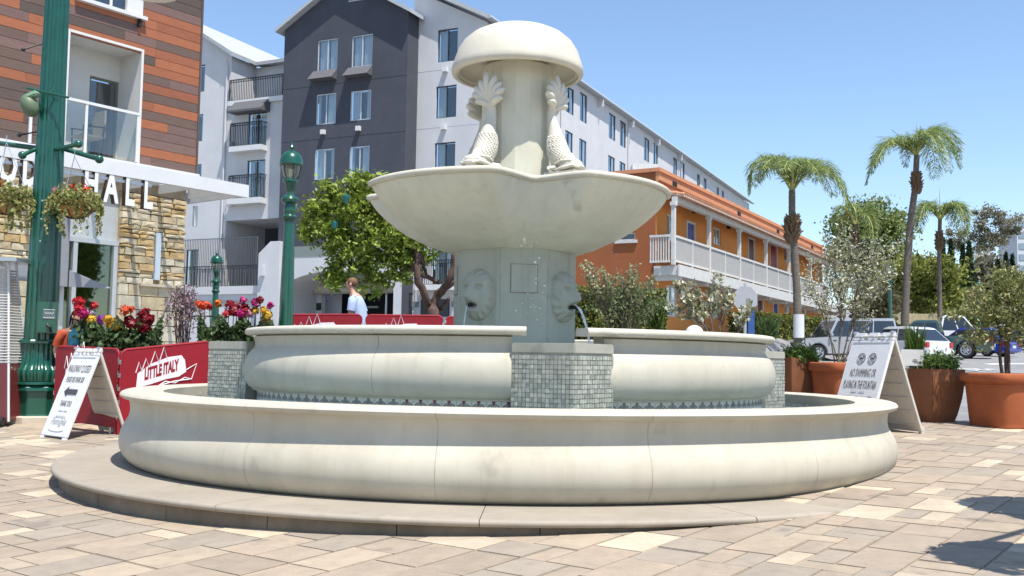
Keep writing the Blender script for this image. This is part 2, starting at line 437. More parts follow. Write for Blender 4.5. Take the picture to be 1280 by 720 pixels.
# basin wall
basin = [(3.23, -.335), (3.26, -.325), (3.5, -.322), (3.55, -.325), (3.575, -.335), (3.588, -.353), (3.582, -.372), (3.56, -.384), (3.525, -.392),
         (3.505, -.415), (3.498, -.46), (3.498, -.50), (3.506, -.54), (3.524, -.575), (3.548, -.615), (3.568, -.66), (3.580, -.71), (3.582, -.76), (3.573, -.81), (3.548, -.86), (3.508, -.905), (3.47, -.930),
         (3.2, -.930), (3.2, -.60), (3.23, -.40)]
basin = [(r, z + E) for r, z in basin]
ring('basin_wall', basin, 16, M_basin, R(-7.4), 16, .0014, smooth=.9)
m = MB(); m.lathe([(3.24, -.345 + E), (3.4, -.35 + E), (3.46, -.40 + E), (3.46, -.88 + E), (3.3, -.95 + E)], FO, n=120)
m.build('basin_mortar', mat('basin_joint', (.34, .29, .20), .9), FT, smooth=.6)
m = MB(); m.lathe([(3.19, -.62 + E), (3.19, -.42 + E)], FO, n=120); m.build('pool_lining', mat('pool_lining', (.36, .38, .35), .4, .3, 14), FT, smooth=.6)
m = MB(); m.lathe([(0.01, -.62 + E), (3.19, -.62 + E)], FO, n=64); m.build('pool_floor', mat('pool_floor', (.30, .36, .34), .5, .2, 6), FT)
# water in the big basin
M_water = bpy.data.materials.new('water'); M_water.use_nodes = True
_b = M_water.node_tree.nodes['Principled BSDF']; _b.inputs['Base Color'].default_value = (.80, .92, .9, 1); _b.inputs['Roughness'].default_value = .03
_b.inputs['Transmission Weight'].default_value = .9; _b.inputs['IOR'].default_value = 1.33
_t = M_water.node_tree.nodes.new('ShaderNodeTexNoise'); _t.inputs['Scale'].default_value = 9; _t.inputs['Detail'].default_value = 3
_c = M_water.node_tree.nodes.new('ShaderNodeTexCoord'); M_water.node_tree.links.new(_c.outputs['Object'], _t.inputs[0])
_p = M_water.node_tree.nodes.new('ShaderNodeBump'); _p.inputs['Strength'].default_value = .35; _p.inputs['Distance'].default_value = .02
M_water.node_tree.links.new(_t.outputs['Fac'], _p.inputs['Height']); M_water.node_tree.links.new(_p.outputs[0], _b.inputs['Normal'])
m = MB(); m.lathe([(2.38, -.455 + E), (3.188, -.455 + E)], FO, n=96); m.build('water', M_water, kind='structure')
m = MB(); m.lathe([(.3, .02 + E), (2.29, .02 + E)], FO, n=96); m.build('water', M_water, kind='structure')
# decorative tile band round the inner tier
M_tw = mat('glazed_white_tile', (.70, .69, .64), .5, .05, 8, spec=.2)
M_motif = mat('motif_glaze', (.24, .225, .21), .6, .2, 12, spec=.2); M_maroon = mat('maroon_glaze', (.20, .04, .06), .3, .2, 12)
def band_tile_mesh(mar):
    m = MB(); s = .112; m.box((0, .006, 0), (s - .004, .012, s - .004), 0)
    for k, ang in enumerate((-52, -26, 0, 26, 52)):
        a = R(ang); b0 = Vector((0, -.0015, .045)); d = Vector((math.sin(a), 0, -math.cos(a))); w = Vector((math.cos(a), 0, math.sin(a)))
        L = .075 if k != 2 else .055
        m.add([b0, b0 + d * L * .6 + w * .0075, b0 + d * L, b0 + d * L * .6 - w * .0075], [(0, 1, 2, 3)], 1)
    m.add([Vector((-.016, -.0022, .054)), Vector((.016, -.0022, .054)), Vector((0, -.0022, .02))], [(0, 1, 2)], 2)
    return m.mesh('band_tile', [M_tw, M_motif, M_maroon if mar else M_motif])
BT = [band_tile_mesh(False), band_tile_mesh(True)]
NT = 135
for i in range(NT):
    a = 2 * math.pi * i / NT
    if abs(a) > R(100) and a < R(260): continue
    c = pol(2.420, a, -.375 + E)
    inst('band_tile', BT[1 if -.35 < (a if a < math.pi else a - 2 * math.pi) < .32 else 0], FT, Matrix.Translation(c) @ Matrix.Rotation(a, 4, 'Z'))
m = MB(); m.lathe([(2.407, -.62 + E), (2.407, -.30 + E)], FO, n=120); m.build('tier_base', M_mort, FT, smooth=.6)
m = MB(); m.lathe([(2.42, -.318 + E), (2.457, -.318 + E), (2.462, -.308 + E), (2.452, -.298 + E), (2.42, -.298 + E)], FO, n=120); m.build('base_ledge', M_stone, FT, smooth=.6)
# inner tier: four curved quadrants between the tiled piers, each of two cast pieces
tier = [(2.40, .226), (2.43, .238), (2.68, .238)] + arc(2.692, .206, .030, 70, -80, 6) + [(2.665, .172), (2.645, .160), (2.632, .12), (2.630, .085), (2.645, .060), (2.672, .035), (2.698, -.005), (2.717, -.06), (2.727, -.12), (2.722, -.18), (2.705, -.235), (2.677, -.28), (2.645, -.297), (2.45, -.297), (2.43, .10)]
tier = [(r - .178, z * 1.02 + E) for r, z in tier]
body = [p for p in tier if p[1] < .174 + E or p[0] < 2.262]
PH = R(8.8)
for k in range(4):
    c0 = A0 + k * math.pi / 2 + PH; c1 = A0 + (k + 1) * math.pi / 2 - PH; c0 -= R(1.2) 
    cuts = [c0, c0 + (c1 - c0) * .70, c1] if k == 0 else ([c0, c0 + (c1 - c0) * .665, c1] if k == 3 else [c0, (c0 + c1) / 2, c1])
    for i in range(2):
        m = MB(); m.lathe(body, FO, cuts[i] + .0008, cuts[i + 1] - .0008, 22, closed=True, cap=True); m.build('tier_wall', M_tier, FT, smooth=.9)
        cop = [(2.212, .184 + E), (2.212, .230 + E)] + [p for p in tier if p[1] > .1735 + E and p[0] > 2.23][:10]
        e0 = cuts[i] + .0006 - (R(3.5) if i == 0 else 0); e1 = cuts[i + 1] - .0006 + (R(2.4) if i == 1 else 0)
        m = MB(); m.lathe(cop, FO, e0, e1, 22, closed=True, cap=True); m.build('coping', M_stone, FT, smooth=.9, bevel=.0)
    m = MB(); m.lathe([(2.272, -.29 + E), (2.442, -.28 + E), (2.442, .15 + E), (2.272, .17 + E)], FO, c0 + .01, c1 - .01, 30); m.build('tier_mortar', mat('brown_grout', (.30, .235, .16), .9), FT, smooth=.6)
# piers: square, one corner pointing outwards, glass mosaic below a plain cap
mos = [mat('mosaic_%s' % n, c, .22, .12, 20, coat=.4) for n, c in (('pale', (.45, .46, .39)), ('sage', (.355, .37, .315)), ('grey', (.32, .335, .295)), ('sand', (.40, .395, .33)), ('deep', (.265, .28, .245)))]
M_grout = mat('pale_grout', (.34, .33, .28), .9, .1, 20)
M_cap = stain_stone('pier_cap', (.38, .37, .31), .1)
for k in range(4):
    a = A0 + k * math.pi / 2; tip = pol(2.88, a, 0)
    inw = -Vector((math.sin(a), -math.cos(a), 0)); rot = lambda v, t: Vector((v.x * math.cos(t) - v.y * math.sin(t), v.x * math.sin(t) + v.y * math.cos(t), 0))
    e1, e2 = rot(inw, R(45)), rot(inw, R(-45)); S = .55; Z = Vector((0, 0, 1))
    z0, z1, z2 = -.62 + E, .042 + E, .119 + E
    m = MB(); m.obox(tip + inw * .0055 + Z * z0, e1 * (S - .008), e2 * (S - .008), Z * (z1 - z0)); pr = m.build('pier', M_grout, FT)
    m = MB(); m.obox(tip - inw * .008 + Z * (z1 + .001), e1 * (S + .006), e2 * (S + .006), Z * (z2 - z1)); m.build('pier_cap', M_cap, FT, bevel=.008)
    m = MB(); t = .0345; nr = int((z1 - z0) / t); nc = int((S - .01) / t); rr = random.Random(k)
    for e, nrm in ((e1, e2 * -1), (e2, e1 * -1)):
        if k == 2: continue
        for i in range(nc + 1):
            for j in range(nr + 1):
                w = t - .006 if i < nc else S - nc * t - .008; h = t - .006 if j < nr else (z1 - z0) - nr * t - .003
                if w < .01 or h < .006: continue
                o = tip + e * (i * t + .004) + Z * (z0 + j * t) 
                dp = rr.uniform(0, .004)
                hw = rr.random() < .22
                if hw and w > .03:
                    for q in (0, 1): m.obox(o + e * (q * t / 2) + nrm * -.004, e * (w / 2 - .002), Z * h, nrm * (.006 + dp), rr.choices(range(5), [3, 4, 3, 3, 2])[0])
                else: m.obox(o + nrm * -.004, e * w, Z * h, nrm * (.006 + dp), rr.choices(range(5), [3, 4, 3, 3, 2])[0])
    if m.v: m.build('mosaic_tiles', mos, pr, kind='stuff')
FCX += .03; FO = Vector((FCX, FCY, 0))
# lower column: octagon with a panel and four lion heads
RA = .575
def octo(r, z, rot=A0): return [pol(r / math.cos(R(22.5)), rot + R(22.5 + 45 * i), z) for i in range(8)]
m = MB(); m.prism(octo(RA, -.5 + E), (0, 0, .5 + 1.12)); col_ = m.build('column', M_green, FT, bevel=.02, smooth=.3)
for k in range(4):
    a = A0 + k * math.pi / 2; n_ = Vector((math.sin(a), -math.cos(a), 0)); x_ = Vector((math.cos(a), math.sin(a), 0)); Zv = Vector((0, 0, 1))
    c = FO + n_ * (RA + .0) + Zv * (.755 + E)
    m = MB(); m.box(c, (.262, .012, .275), 0, (x_, n_, Zv)); m.build('panel_groove', M_mort, FT)
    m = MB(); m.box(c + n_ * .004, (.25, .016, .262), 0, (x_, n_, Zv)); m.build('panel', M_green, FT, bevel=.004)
    continue
    m = MB(); a2 = a + R(45); n2 = Vector((math.sin(a2), -math.cos(a2), 0)); x2 = Vector((math.cos(a2), math.sin(a2), 0))
    m.box(FO + n2 * (RA + .006) + Zv * (.96 + E), (.22, .03, .30), 0, (x2, n2, Zv)); m.build('pilaster_block', M_green, FT, bevel=.012)
def lion_mesh():
    m = MB(); nu, nv = 46, 60; ru, rv = .20, .25
    g = lambda x, y, cx, cy, sx, sy: math.exp(-((x - cx) / sx) ** 2 - ((y - cy) / sy) ** 2)
    for j in range(nv + 1):
        for i in range(nu + 1):
            s, t = 2 * i / nu - 1, 2 * j / nv - 1
            x, y = s * math.sqrt(1 - t * t / 2) * ru, t * math.sqrt(1 - s * s / 2) * rv
            r2 = (x / ru) ** 2 + (y / rv) ** 2; ax = abs(x)
            h = .115 * max(0, 1 - r2 ** 1.7) ** .6
            h += .075 * g(x, y, 0, -.015, .05, .075)            # muzzle and nose
            h += .035 * g(x, y, 0, .045, .028, .09)              # nose bridge
            h += .030 * g(ax, y, .065, .108, .045, .024)         # brows
            h -= .050 * g(ax, y, .068, .070, .030, .020)         # eye sockets
            h += .040 * g(ax, y, .068, .068, .014, .011)         # eyes
            h += .024 * g(ax, y, .045, -.045, .035, .03)         # cheeks of the muzzle
            h -= .085 * g(x, y, 0, -.100, .036, .022)
            h += .018 * g(ax, y, .02, -.025, .014, .02) - .02 * g(ax, y, .016, -.055, .008, .008)            # open mouth
            h += .030 * g(x, y, 0, -.150, .05, .025)             # chin
            ang = math.atan2(y / rv, x / ru)
            if r2 > .52: h += .020 * math.sin(ang * 17 + 5 * r2) * min(1, (r2 - .52) * 4) * max(0, 1 - r2) ** .3   # mane curls
            h += .014 * g(ax, y, .12, .15, .03, .035)            # ears
            m.v.append((x, -h, y))
    for j in range(nv):
        for i in range(nu):
            m.f.append((j * (nu + 1) + i, j * (nu + 1) + i + 1, (j + 1) * (nu + 1) + i + 1, (j + 1) * (nu + 1) + i)); m.m.append(0)
    return m.mesh('lion_head', M_green, smooth=1.2)
LM = lion_mesh()
spm = MB(); spm.tube([(0, .03, 0), (0, -.045, -.008)], .017, 10); SPM = spm.mesh('spout', M_dark, smooth=.6)
for k in range(4):
    a = A0 + R(45) + k * math.pi / 2
    M = Matrix.Translation(pol(RA - .012, a, .60 + E)) @ Matrix.Rotation(a, 4, 'Z')
    o = inst('lion_head', LM, FT, M)
    s = bpy.data.objects.new('spout', SPM); COL.objects.link(s); s.parent = o; s.location = (0, -.135, -.098)
# scalloped bowl
def scoop(th):
    d = ((th - A0 + math.pi / 4) % (math.pi / 2)) - math.pi / 4
    t = abs(d) / R(16.5)
    return (math.cos(t * math.pi / 2) ** 1.25 if t < 1 else -.05 * math.sin((t - 1) / (45 / 16.5 - 1) * math.pi / 2))
prof_o = [(.585, 1.035, .05), (.66, 1.048, .07), (.78, 1.085, .10), (.92, 1.135, .13), (1.07, 1.205, .17), (1.20, 1.285, .21), (1.32, 1.38, .245), (1.42, 1.475, .27), (1.48, 1.555, .28), (1.505, 1.61, .285)]
prof_i = [(1.47, 1.615, .285), (1.42, 1.56, .27), (1.2, 1.46, .2), (.9, 1.36, .1), (.5, 1.32, .03), (.2, 1.31, 0)]
m = MB(); NB = 480; pr = prof_o + prof_i
for i in range(NB):
    th = 2 * math.pi * i / NB; s = scoop(th)
    for r, z, d in pr: m.v.append(tuple(pol(r * (1 - d * s), th, z + E)))
k = len(pr)
for i in range(NB):
    for j in range(k - 1):
        m.f.append((i * k + j, ((i + 1) % NB) * k + j, ((i + 1) % NB) * k + j + 1, i * k + j + 1)); m.m.append(0)
m.build('bowl', M_bowl, FT, smooth=.7)
m = MB(); m.tube([pol(1.505 * (1 - .285 * scoop(2 * math.pi * i / 480)), 2 * math.pi * i / 480, 1.615 + E) for i in range(480)], .031, 10, closed=True)
m.build('bowl_rim', M_stone, FT, smooth=1.)
m = MB(); m.lathe([(.05, 1.42 + E), (1.0, 1.42 + E)], FO, n=64); m.build('bowl_water', M_water, FT)
# upper column and cap
m = MB(); m.prism([pol(.345 / math.cos(R(11.25)), A0 + R(11.25 + 22.5 * i), 1.30 + E) for i in range(16)], (0, 0, 1.62)); m.build('upper_column', M_bowl, FT, smooth=.2, bevel=.01)
capp = [(.0, 3.348)] + [(.12, 3.343), (.25, 3.325), (.37, 3.293), (.47, 3.243), (.55, 3.172), (.605, 3.085), (.638, 2.99), (.658, 2.925), (.666, 2.885), (.660, 2.852), (.645, 2.838), (.622, 2.832), (.607, 2.84), (.602, 2.86), (.587, 2.865), (.577, 2.885), (.567, 2.91), (.50, 2.955), (.40, 2.985), (.2, 3.0), (.0, 3.0)]
m = MB(); m.lathe([(max(r, .001), z + E) for r, z in capp], FO, n=96); m.build('cap', M_stone, FT, smooth=.8)
# dolphins: head down on the bowl, body up the column, fanned tail under the cap
def dolphin():
    root = []
    m = MB()
    path = [(0, -.245, .05), (0, -.205, .10), (0, -.165, .18), (0, -.125, .29), (0, -.105, .40), (0, -.085, .52), (0, -.055, .64), (0, -.05, .75), (0, -.065, .84)]
    rad = [.05, .09, .112, .108, .088, .066, .052, .043, .040]
    def cr(P, t):
        i = min(len(P) - 2, int(t)); f = t - i; g = lambda k: Vector(P[min(max(k, 0), len(P) - 1)]) if hasattr(P[0], '__len__') else P[min(max(k, 0), len(P) - 1)]
        a, b, c, d = g(i - 1), g(i), g(i + 1), g(i + 2)
        return .5 * ((2 * b) + (c - a) * f + (2 * a - 5 * b + 4 * c - d) * f * f + (3 * b - a - 3 * c + d) * f ** 3)
    ts = [i * 8 / 40 for i in range(41)]
    P = [cr(path, t) for t in ts]; Rr = [cr(rad, t) for t in ts]
    m.tube(P, Rr, 20)
    body = m.mesh('dolphin_body', M_fish, smooth=1.)
    # scales: overlapping half-round studs over the belly
    ms = MB()
    for i in range(8, 22):
        t = ts[i]; p = cr(path, t); r = cr(rad, t); n = max(6, int(2 * math.pi * r / .036))
        for j in range(n):
            a = 2 * math.pi * (j + .5 * (i % 2)) / n
            nd = Vector((math.sin(a), -math.cos(a) * .96, .0))
            if nd.y > .55: continue
            q = p + nd * (r * .972)
            ms.ball(q, (.018, .015, .019), 6, 4, 0)
    scl = ms.mesh('scale', M_fish, smooth=1.2)
    mh = MB()
    mh.ball((0, -.27, .085), (.118, .13, .085), 20, 12)                         # skull
    mh.ball((0, -.365, .055), (.085, .06, .032), 16, 8)                          # upper lip
    mh.ball((0, -.35, .022), (.075, .055, .024), 16, 8)                          # lower lip
    for s in (-1, 1):
        mh.tube([Vector((s * .05, -.40, .04)), Vector((s * .105, -.36, .062)), Vector((s * .135, -.28, .035)), Vector((s * .15, -.20, .012))], [.014, .022, .026, .012], 8)   # folded lip
        mh.tube([Vector((s * .03, -.37, .10)), Vector((s * .09, -.33, .125)), Vector((s * .12, -.25, .12)), Vector((s * .115, -.17, .09))], [.010, .017, .018, .010], 8)
        mh.tube([Vector((s * .10, -.17, .05)), Vector((s * .16, -.13, .04)), Vector((s * .20, -.15, .012))], [.03, .024, .008], 8)        # side fin
    mh.tube([Vector((0, -.28, .15)), Vector((0, -.27, .21)), Vector((0, -.24, .25))], [.05, .032, .006], 10)                               # crest
    head = mh.mesh('dolphin_head', M_fish, smooth=1.1)
    me_ = MB(); me_.ball((0, 0, 0), .026, 10, 8); eye = me_.mesh('dolphin_eye', M_fish, smooth=1.2)
    mt = MB()
    for a, L, z0 in ((-3, .42, .79), (-19, .33, .79), (16, .35, .79), (-37, .29, .78), (35, .29, .78), (-56, .25, .77), (55, .26, .77), (-78, .17, .76), (80, .19, .76)):
        a = R(a); d = Vector((math.sin(a), 0, math.cos(a))); b0 = Vector((0, -.06, z0)); up_ = Vector((0, 0, 1))
        pts = [b0 + d * L * t * (1 - .06 * t) + up_ * (.05 * math.sin(abs(a)) * math.sin(t * 2.6)) + Vector((0, -1, 0)) * (.035 * math.sin(t * 3.) + .05 * t * t) for t in (0, .2, .4, .6, .78, .9, 1)]
        mt.tube(pts, [.022, .034, .043, .045, .038, .024, .003], 8)
    tail = mt.mesh('dolphin_tail', M_fish, smooth=1.1)
    return body, scl, head, eye, tail
DB = dolphin()
for k in range(4):
    a = A0 + R(45) + k * math.pi / 2
    M = Matrix.Translation(pol(.37, a, 1.80 + E)) @ Matrix.Rotation(a, 4, 'Z') @ Matrix.Diagonal((1, 1, .84, 1))
    b_ = inst('dolphin', DB[0], FT, M)
    for nm, me in zip(('scales', 'head', 'eye', 'tail'), DB[1:]):
        for s in ((-1, 1) if nm == 'eye' else (0,)):
            c = bpy.data.objects.new(nm, me); COL.objects.link(c); c.parent = b_
            if s: c.location = (s * .085, -.345, .085)
    m = MB(); m.box(pol(.62, a, 1.66 + E), (.34, .36, .27), 0, (Vector((math.cos(a), math.sin(a), 0)), Vector((math.sin(a), -math.cos(a), 0)), Vector((0, 0, 1)))); m.build('dolphin_plinth', M_stone, FT, bevel=.012)
# water jets and falling drops
M_jet = bpy.data.materials.new('jet_water'); M_jet.use_nodes = True
_b = M_jet.node_tree.nodes['Principled BSDF']; _b.inputs['Base Color'].default_value = (.9, .95, 1, 1); _b.inputs['Roughness'].default_value = .08; _b.inputs['Transmission Weight'].default_value = .55; _b.inputs['IOR'].default_value = 1.33
for k, (lab, r0) in enumerate((('arcing water jet from the right-hand lion mouth of the fountain', .012), ('thin trickle of water from the left-hand lion mouth of the fountain', .005))):
    a = A0 + R(45) - k * math.pi / 2
    pts = [pol(RA + .155 + .19 * t * (1 if k == 0 else .5), a, .505 + E - .52 * t * t) for t in [i / 14 for i in range(15)]]
    m = MB(); m.tube(pts, [r0 * (1 + .5 * math.sin(i * 2.1) * .4) for i in range(15)], 8)
    o = m.build('water_jet', M_jet, smooth=1.); o['kind'] = 'stuff'
m = MB(); rr = random.Random(3)
for i in range(46):
    a = A0 + R(rr.uniform(-9, 8)); m.ball(pol(.98 + rr.uniform(-.06, .05), a, E + rr.uniform(.05, 1.25)), rr.uniform(.003, .0065), 6, 4)
for i in range(26):
    a = A0 + R(90 + rr.uniform(-9, 9)); m.ball(pol(1.05 + rr.uniform(-.06, .05), a, E + rr.uniform(.1, 1.35)), rr.uniform(.003, .006), 6, 4)
for i in range(44):
    a = A0 + R(rr.uniform(-16, 16)); m.ball(pol(1.0 + rr.gauss(0, .1), a, E + .03 + abs(rr.gauss(0, .05))), rr.uniform(.003, .007), 6, 4)
m.build('water_drops', M_jet, kind='stuff', smooth=1.)
# ================================================================ buildings
Zv = Vector((0, 0, 1))
class Face:
    """a vertical facade: origin, direction along it, outward normal; (t, z) coordinates in metres"""
    def __init__(s, o, d): s.o = Vector(o); s.d = Vector(d).normalized(); s.n = Vector((0, 0, 0))
    def set(s, toward): 
        n = s.d.cross(Zv); s.n = n if n.dot(Vector(toward)) > 0 else -n; return s
    def P(s, t, z, out=0.): return Vector((s.o.x, s.o.y, 0)) + s.d * t + s.n * out + Zv * z
    def tz(s, px, py, out=0.):
        p = hit(px, py, s.P(0, 0, out), s.n); return ((p - s.P(0, 0, out)).dot(s.d), p.z)
    def rect(s, x0, y0, x1, y1, out=0.):
        ym = (y0 + y1) / 2; xm = (x0 + x1) / 2
        ta, tb = s.tz(x0, ym, out)[0], s.tz(x1, ym, out)[0]; za, zb = s.tz(xm, y1, out)[1], s.tz(xm, y0, out)[1]
        return (min(ta, tb), min(za, zb), max(ta, tb), max(za, zb))
    def shift(s, out): f = Face(s.P(0, 0, out), s.d); f.n = s.n; return f
    def box(s, m, t0, z0, t1, z1, o0, o1, mi=0): return m.obox(s.P(t0, z0, o0), s.d * (t1 - t0), s.n * (o1 - o0), Zv * (z1 - z0), mi)
def facade(m, F, t0, z0, t1, z1, holes, rev=.14, mi=0):
    """wall sheet with real openings and reveals"""
    hs = [(max(t0, a), max(z0, b), min(t1, c), min(z1, d)) for a, b, c, d in holes]
    ts = sorted(set([t0, t1] + [h[0] for h in hs] + [h[2] for h in hs])); zs = sorted(set([z0, z1] + [h[1] for h in hs] + [h[3] for h in hs]))
    for i in range(len(ts) - 1):
        for j in range(len(zs) - 1):
            tc, zc = (ts[i] + ts[i + 1]) / 2, (zs[j] + zs[j + 1]) / 2
            if any(h[0] < tc < h[2] and h[1] < zc < h[3] for h in hs): continue
            m.add([F.P(ts[i], zs[j]), F.P(ts[i + 1], zs[j]), F.P(ts[i + 1], zs[j + 1]), F.P(ts[i], zs[j + 1])], [(0, 1, 2, 3)], mi)
    for a, b, c, d in hs:
        for p, q in (((a, b), (c, b)), ((c, b), (c, d)), ((c, d), (a, d)), ((a, d), (a, b))):
            m.add([F.P(*p), F.P(*q), F.P(*q, -rev), F.P(*p, -rev)], [(0, 1, 2, 3)], mi)
M_gl = glass('window_glass', (.84, .88, .90), .045)
M_cur = mat('curtain', (.66, .70, .72), .9, .12, 8, stretch=(8, 8, .3))
M_wroom = mat('room_dark', (.03, .04, .055), .9, .1)
def window(parent, F, r, rev, fm, mull=1, cur=(1, 1), fw=.045, name='window', style=0):
    """frame + dark room + curtains + panes set in an opening r of facade F"""
    t0, z0, t1, z1 = r; g = .004; t0 += g; t1 -= g; z0 += g; z1 -= g
    m = MB(); o0, o1 = -rev + .02, -rev + .075
    if style: o0, o1 = -rev + .03, .025
    F.box(m, t0, z0, t1, z0 + fw, o0, o1); F.box(m, t0, z1 - fw, t1, z1, o0, o1)
    F.box(m, t0, z0 + fw, t0 + fw, z1 - fw, o0, o1); F.box(m, t1 - fw, z0 + fw, t1, z1 - fw, o0, o1)
    tm = (t0 + t1) / 2
    if mull: F.box(m, tm - fw / 2, z0 + fw, tm + fw / 2, z1 - fw, o0 + .002, o1 - .004)
    w = m.build(name, fm, parent)
    m = MB(); F.box(m, t0 + .01, z0 + .01, t1 - .01, z1 - .01, -rev - .25, -rev - .22); m.build('room', M_wroom, w)
    W2 = (t1 - t0) / 2
    for k, c in enumerate(cur):
        if not c: continue
        a, b = (t0 + fw, tm) if k == 0 else (tm, t1 - fw)
        if k == 0: b = a + (b - a) * c
        else: a = b - (b - a) * c
        m = MB(); n = 12; vs = []
        for i in range(n + 1):
            tt = a + (b - a) * i / n; oo = -rev - .10 + .025 * math.sin(i * 2.4)
            vs += [F.P(tt, z0 + .02, oo), F.P(tt, z1 - .02, oo)]
        m.add(vs, [(2 * i, 2 * i + 2, 2 * i + 3, 2 * i + 1) for i in range(n)]); m.build('curtain', M_cur, w)
    m = MB(); F.box(m, t0 + fw * .5, z0 + fw * .5, t1 - fw * .5, z1 - fw * .5, o0 + .012, o0 + .018); m.build('pane', M_gl, w)
    return w
def railing(parent, F, t0, t1, z0, z1, out, name='railing', m_=None, n=None, r=.012, sides=(0, 0), scroll=True):
    m = MB(); n = n or max(2, int((t1 - t0) / .12))
    F.box(m, t0, z1 - .04, t1, z1, out - .02, out + .02); F.box(m, t0, z0, t1, z0 + .03, out - .015, out + .015)
    if scroll: F.box(m, t0, z1 - .19, t1, z1 - .165, out - .012, out + .012)
    for i in range(n + 1):
        t = t0 + (t1 - t0) * i / n; b = r * (2.2 if i in (0, n) else 1)
        F.box(m, t - b, z0 + .03, t + b, z1 - .04, out - b, out + b)
    if scroll:
        for i in range(n):
            t = t0 + (t1 - t0) * (i + .5) / n; m.tube([F.P(t + .04 * math.cos(q), z1 - .103 + .055 * math.sin(q), out) for q in [k * math.pi / 4 for k in range(8)]], .006, 4, closed=True)
    for sgn, dep in zip((t0, t1), sides):
        if dep:
            F.box(m, sgn - .015, z1 - .04, sgn + .015, z1, out - dep, out - .02); F.box(m, sgn - .012, z0, sgn + .012, z0 + .03, out - dep, out - .02)
            for i in range(1, int(dep / .13) + 1): F.box(m, sgn - r, z0 + .03, sgn + r, z1 - .04, out - i * .13 - r, out - i * .13 + r)
    return m.build(name, m_ or M_black, parent)
# ---------------------------------------------------------------- apartment building
M_apw = mat('white_stucco', (.55, .548, .555), .9, .05, .8, .3, 60)
overlay(M_apw, pos_noise(M_apw.node_tree, .5, 6, (2.5, 2.5, .25)), .5, .8, .28, (.42, .42, .42))
M_apd = mat('charcoal_stucco', (.060, .065, .082), .9, .10, 1.2, .25, 60)
overlay(M_apd, pos_noise(M_apd.node_tree, .5, 6, (2.5, 2.5, .25)), .5, .8, .35, (.10, .10, .11))
M_apg = mat('grey_green_band', (.20, .235, .22), .85, .06)
M_roof = mat('roof_edge', (.42, .44, .46), .7, .08); M_tile = mat('roof_shingle', (.36, .38, .39), .9, .2, 8)
M_aln = mat('aluminium_frame', (.60, .62, .63), .4, .05, metal=.3); M_drk = mat('bronze_frame', (.035, .038, .045), .4, .1)
M_awn = mat('grey_awning', (.10, .10, .108), .85, .08)
C = at(608, 30, 50.5); C.z = 0
u_side = Vector((.424, .906, 0)); u_fr = Vector((-.906, .424, 0))
FA = Face(C, u_fr).set((-.4, -.9, 0)); FS = Face(C, u_side).set((.9, -.4, 0))
FD = FA.shift(1.1)
AP = thing('apartment_building', 'long white and charcoal apartment building with gabled front behind the plaza', 'apartment building', (C.x, C.y, gz(C.x, C.y)))
EV = hit(608, 27, FA.P(0, 0), FA.n).z          # eave height at the corner
tD0 = FD.tz(508, 120)[0]; tD1 = FD.tz(353.5, 120)[0]
eD = FD.tz(353, 38)[1]; tapx = (tD0 + tD1) / 2; apx = FD.tz(431, -26)[1]
# white front
wf = [FA.rect(547, 36, 572, 76.7), FA.rect(544.8, 107, 570.4, 147), FA.rect(543, 178, 568.8, 216.5)]
door = FA.rect(540, 300, 572, 357)
wl = wf + [door]
m = MB(); facade(m, FA, 0, 0, tD0 + .3, EV, wl, .16)
rise = .52
m.add([FA.P(0, EV), FA.P(tD0 + .3, EV), FA.P(tD0 + .3, EV + rise * (tD0 + .3))], [(0, 1, 2)])
# side wall with steps of the eave shadow (downpipes and shallow bays)
sw = [(707, 109, 717.5, 142), (725, 117, 733.9, 152.8), (761, 142.8, 769.4, 174.7), (775, 152, 782.5, 183.6), (805, 173, 811.7, 201.7), (816.7, 180, 822.5, 208), (841.4, 197.5, 846.4, 222.8), (850, 203, 855.8, 225.6), (871.4, 217.8, 874.9, 233), (879.4, 223, 883.2, 236.5), (896, 234, 898.6, 246), (902.5, 238.5, 905, 249),
      (706.4, 164.4, 716, 199.7), (723.9, 174.7, 733, 209), (760, 195.5, 768.6, 226), (774.4, 203, 781.7, 233), (804, 222, 810.6, 250), (815.5, 228, 821.5, 255)]
swr = [FS.rect(*q) for q in sw]
TS = FS.tz(934, 252)[0] + 1.0
facade(m, FS, 0, 0, TS, EV, swr, .12)
m.add([FS.P(TS, 0), FS.P(TS, EV), FS.P(TS, EV, -14), FS.P(TS, 0, -14)], [(0, 1, 2, 3)])
m.build('white_wall', M_apw, AP)
for r in wf: window(AP, FA, r, .16, M_drk, cur=(0, .9))
for i, r in enumerate(swr): window(AP, FS, r, .12, M_drk, cur=((1, .3), (.4, 1), (1, 1), (0, .6))[i % 4])
m = MB()
for x, y in ((557.5, 88), (555.6, 160)):
    t, z = FA.tz(x, y); m = MB(); FA.box(m, t - .13, z - .1, t + .13, z + .12, .0, .22); m.build('wall_lamp', M_white, AP)
# roof slabs of the white block
m = MB()
n_up = Vector((0, 0, 1))
p0, p1 = FA.P(-.35, EV - .02, .45), FS.P(TS + .4, EV - .02, .45)
d = FA.d * 7.5 + Zv * (rise * 7.5)
m.obox(p0 + Zv * .0, FS.d * (TS + .85), d, Zv * .22); m.build('roof', M_roof, AP)
m = MB(); m.tube([p0 + FS.n * .05 + Zv * .1, p0 + FS.n * .05 + Zv * .1 + FS.d * (TS + .8)], .09, 8); m.build('gutter', M_roof, AP, smooth=.8)
m = MB()
for px in (784.5, 700, 851):
    t = FS.tz(px, 180)[0]; m = MB(); m.tube([FS.P(t, EV - .15, .40), FS.P(t, EV - .5, .07), FS.P(t, 2, .07)], .05, 6); m.build('downpipe', M_apw, AP)
m = MB()
for k in range(6):
    m = MB(); a = 3.6 + k * 6.4; FS.box(m, a, EV - .55, a + .12, EV - .02, .0, .42); m.build('eave_bracket', M_apw, AP)
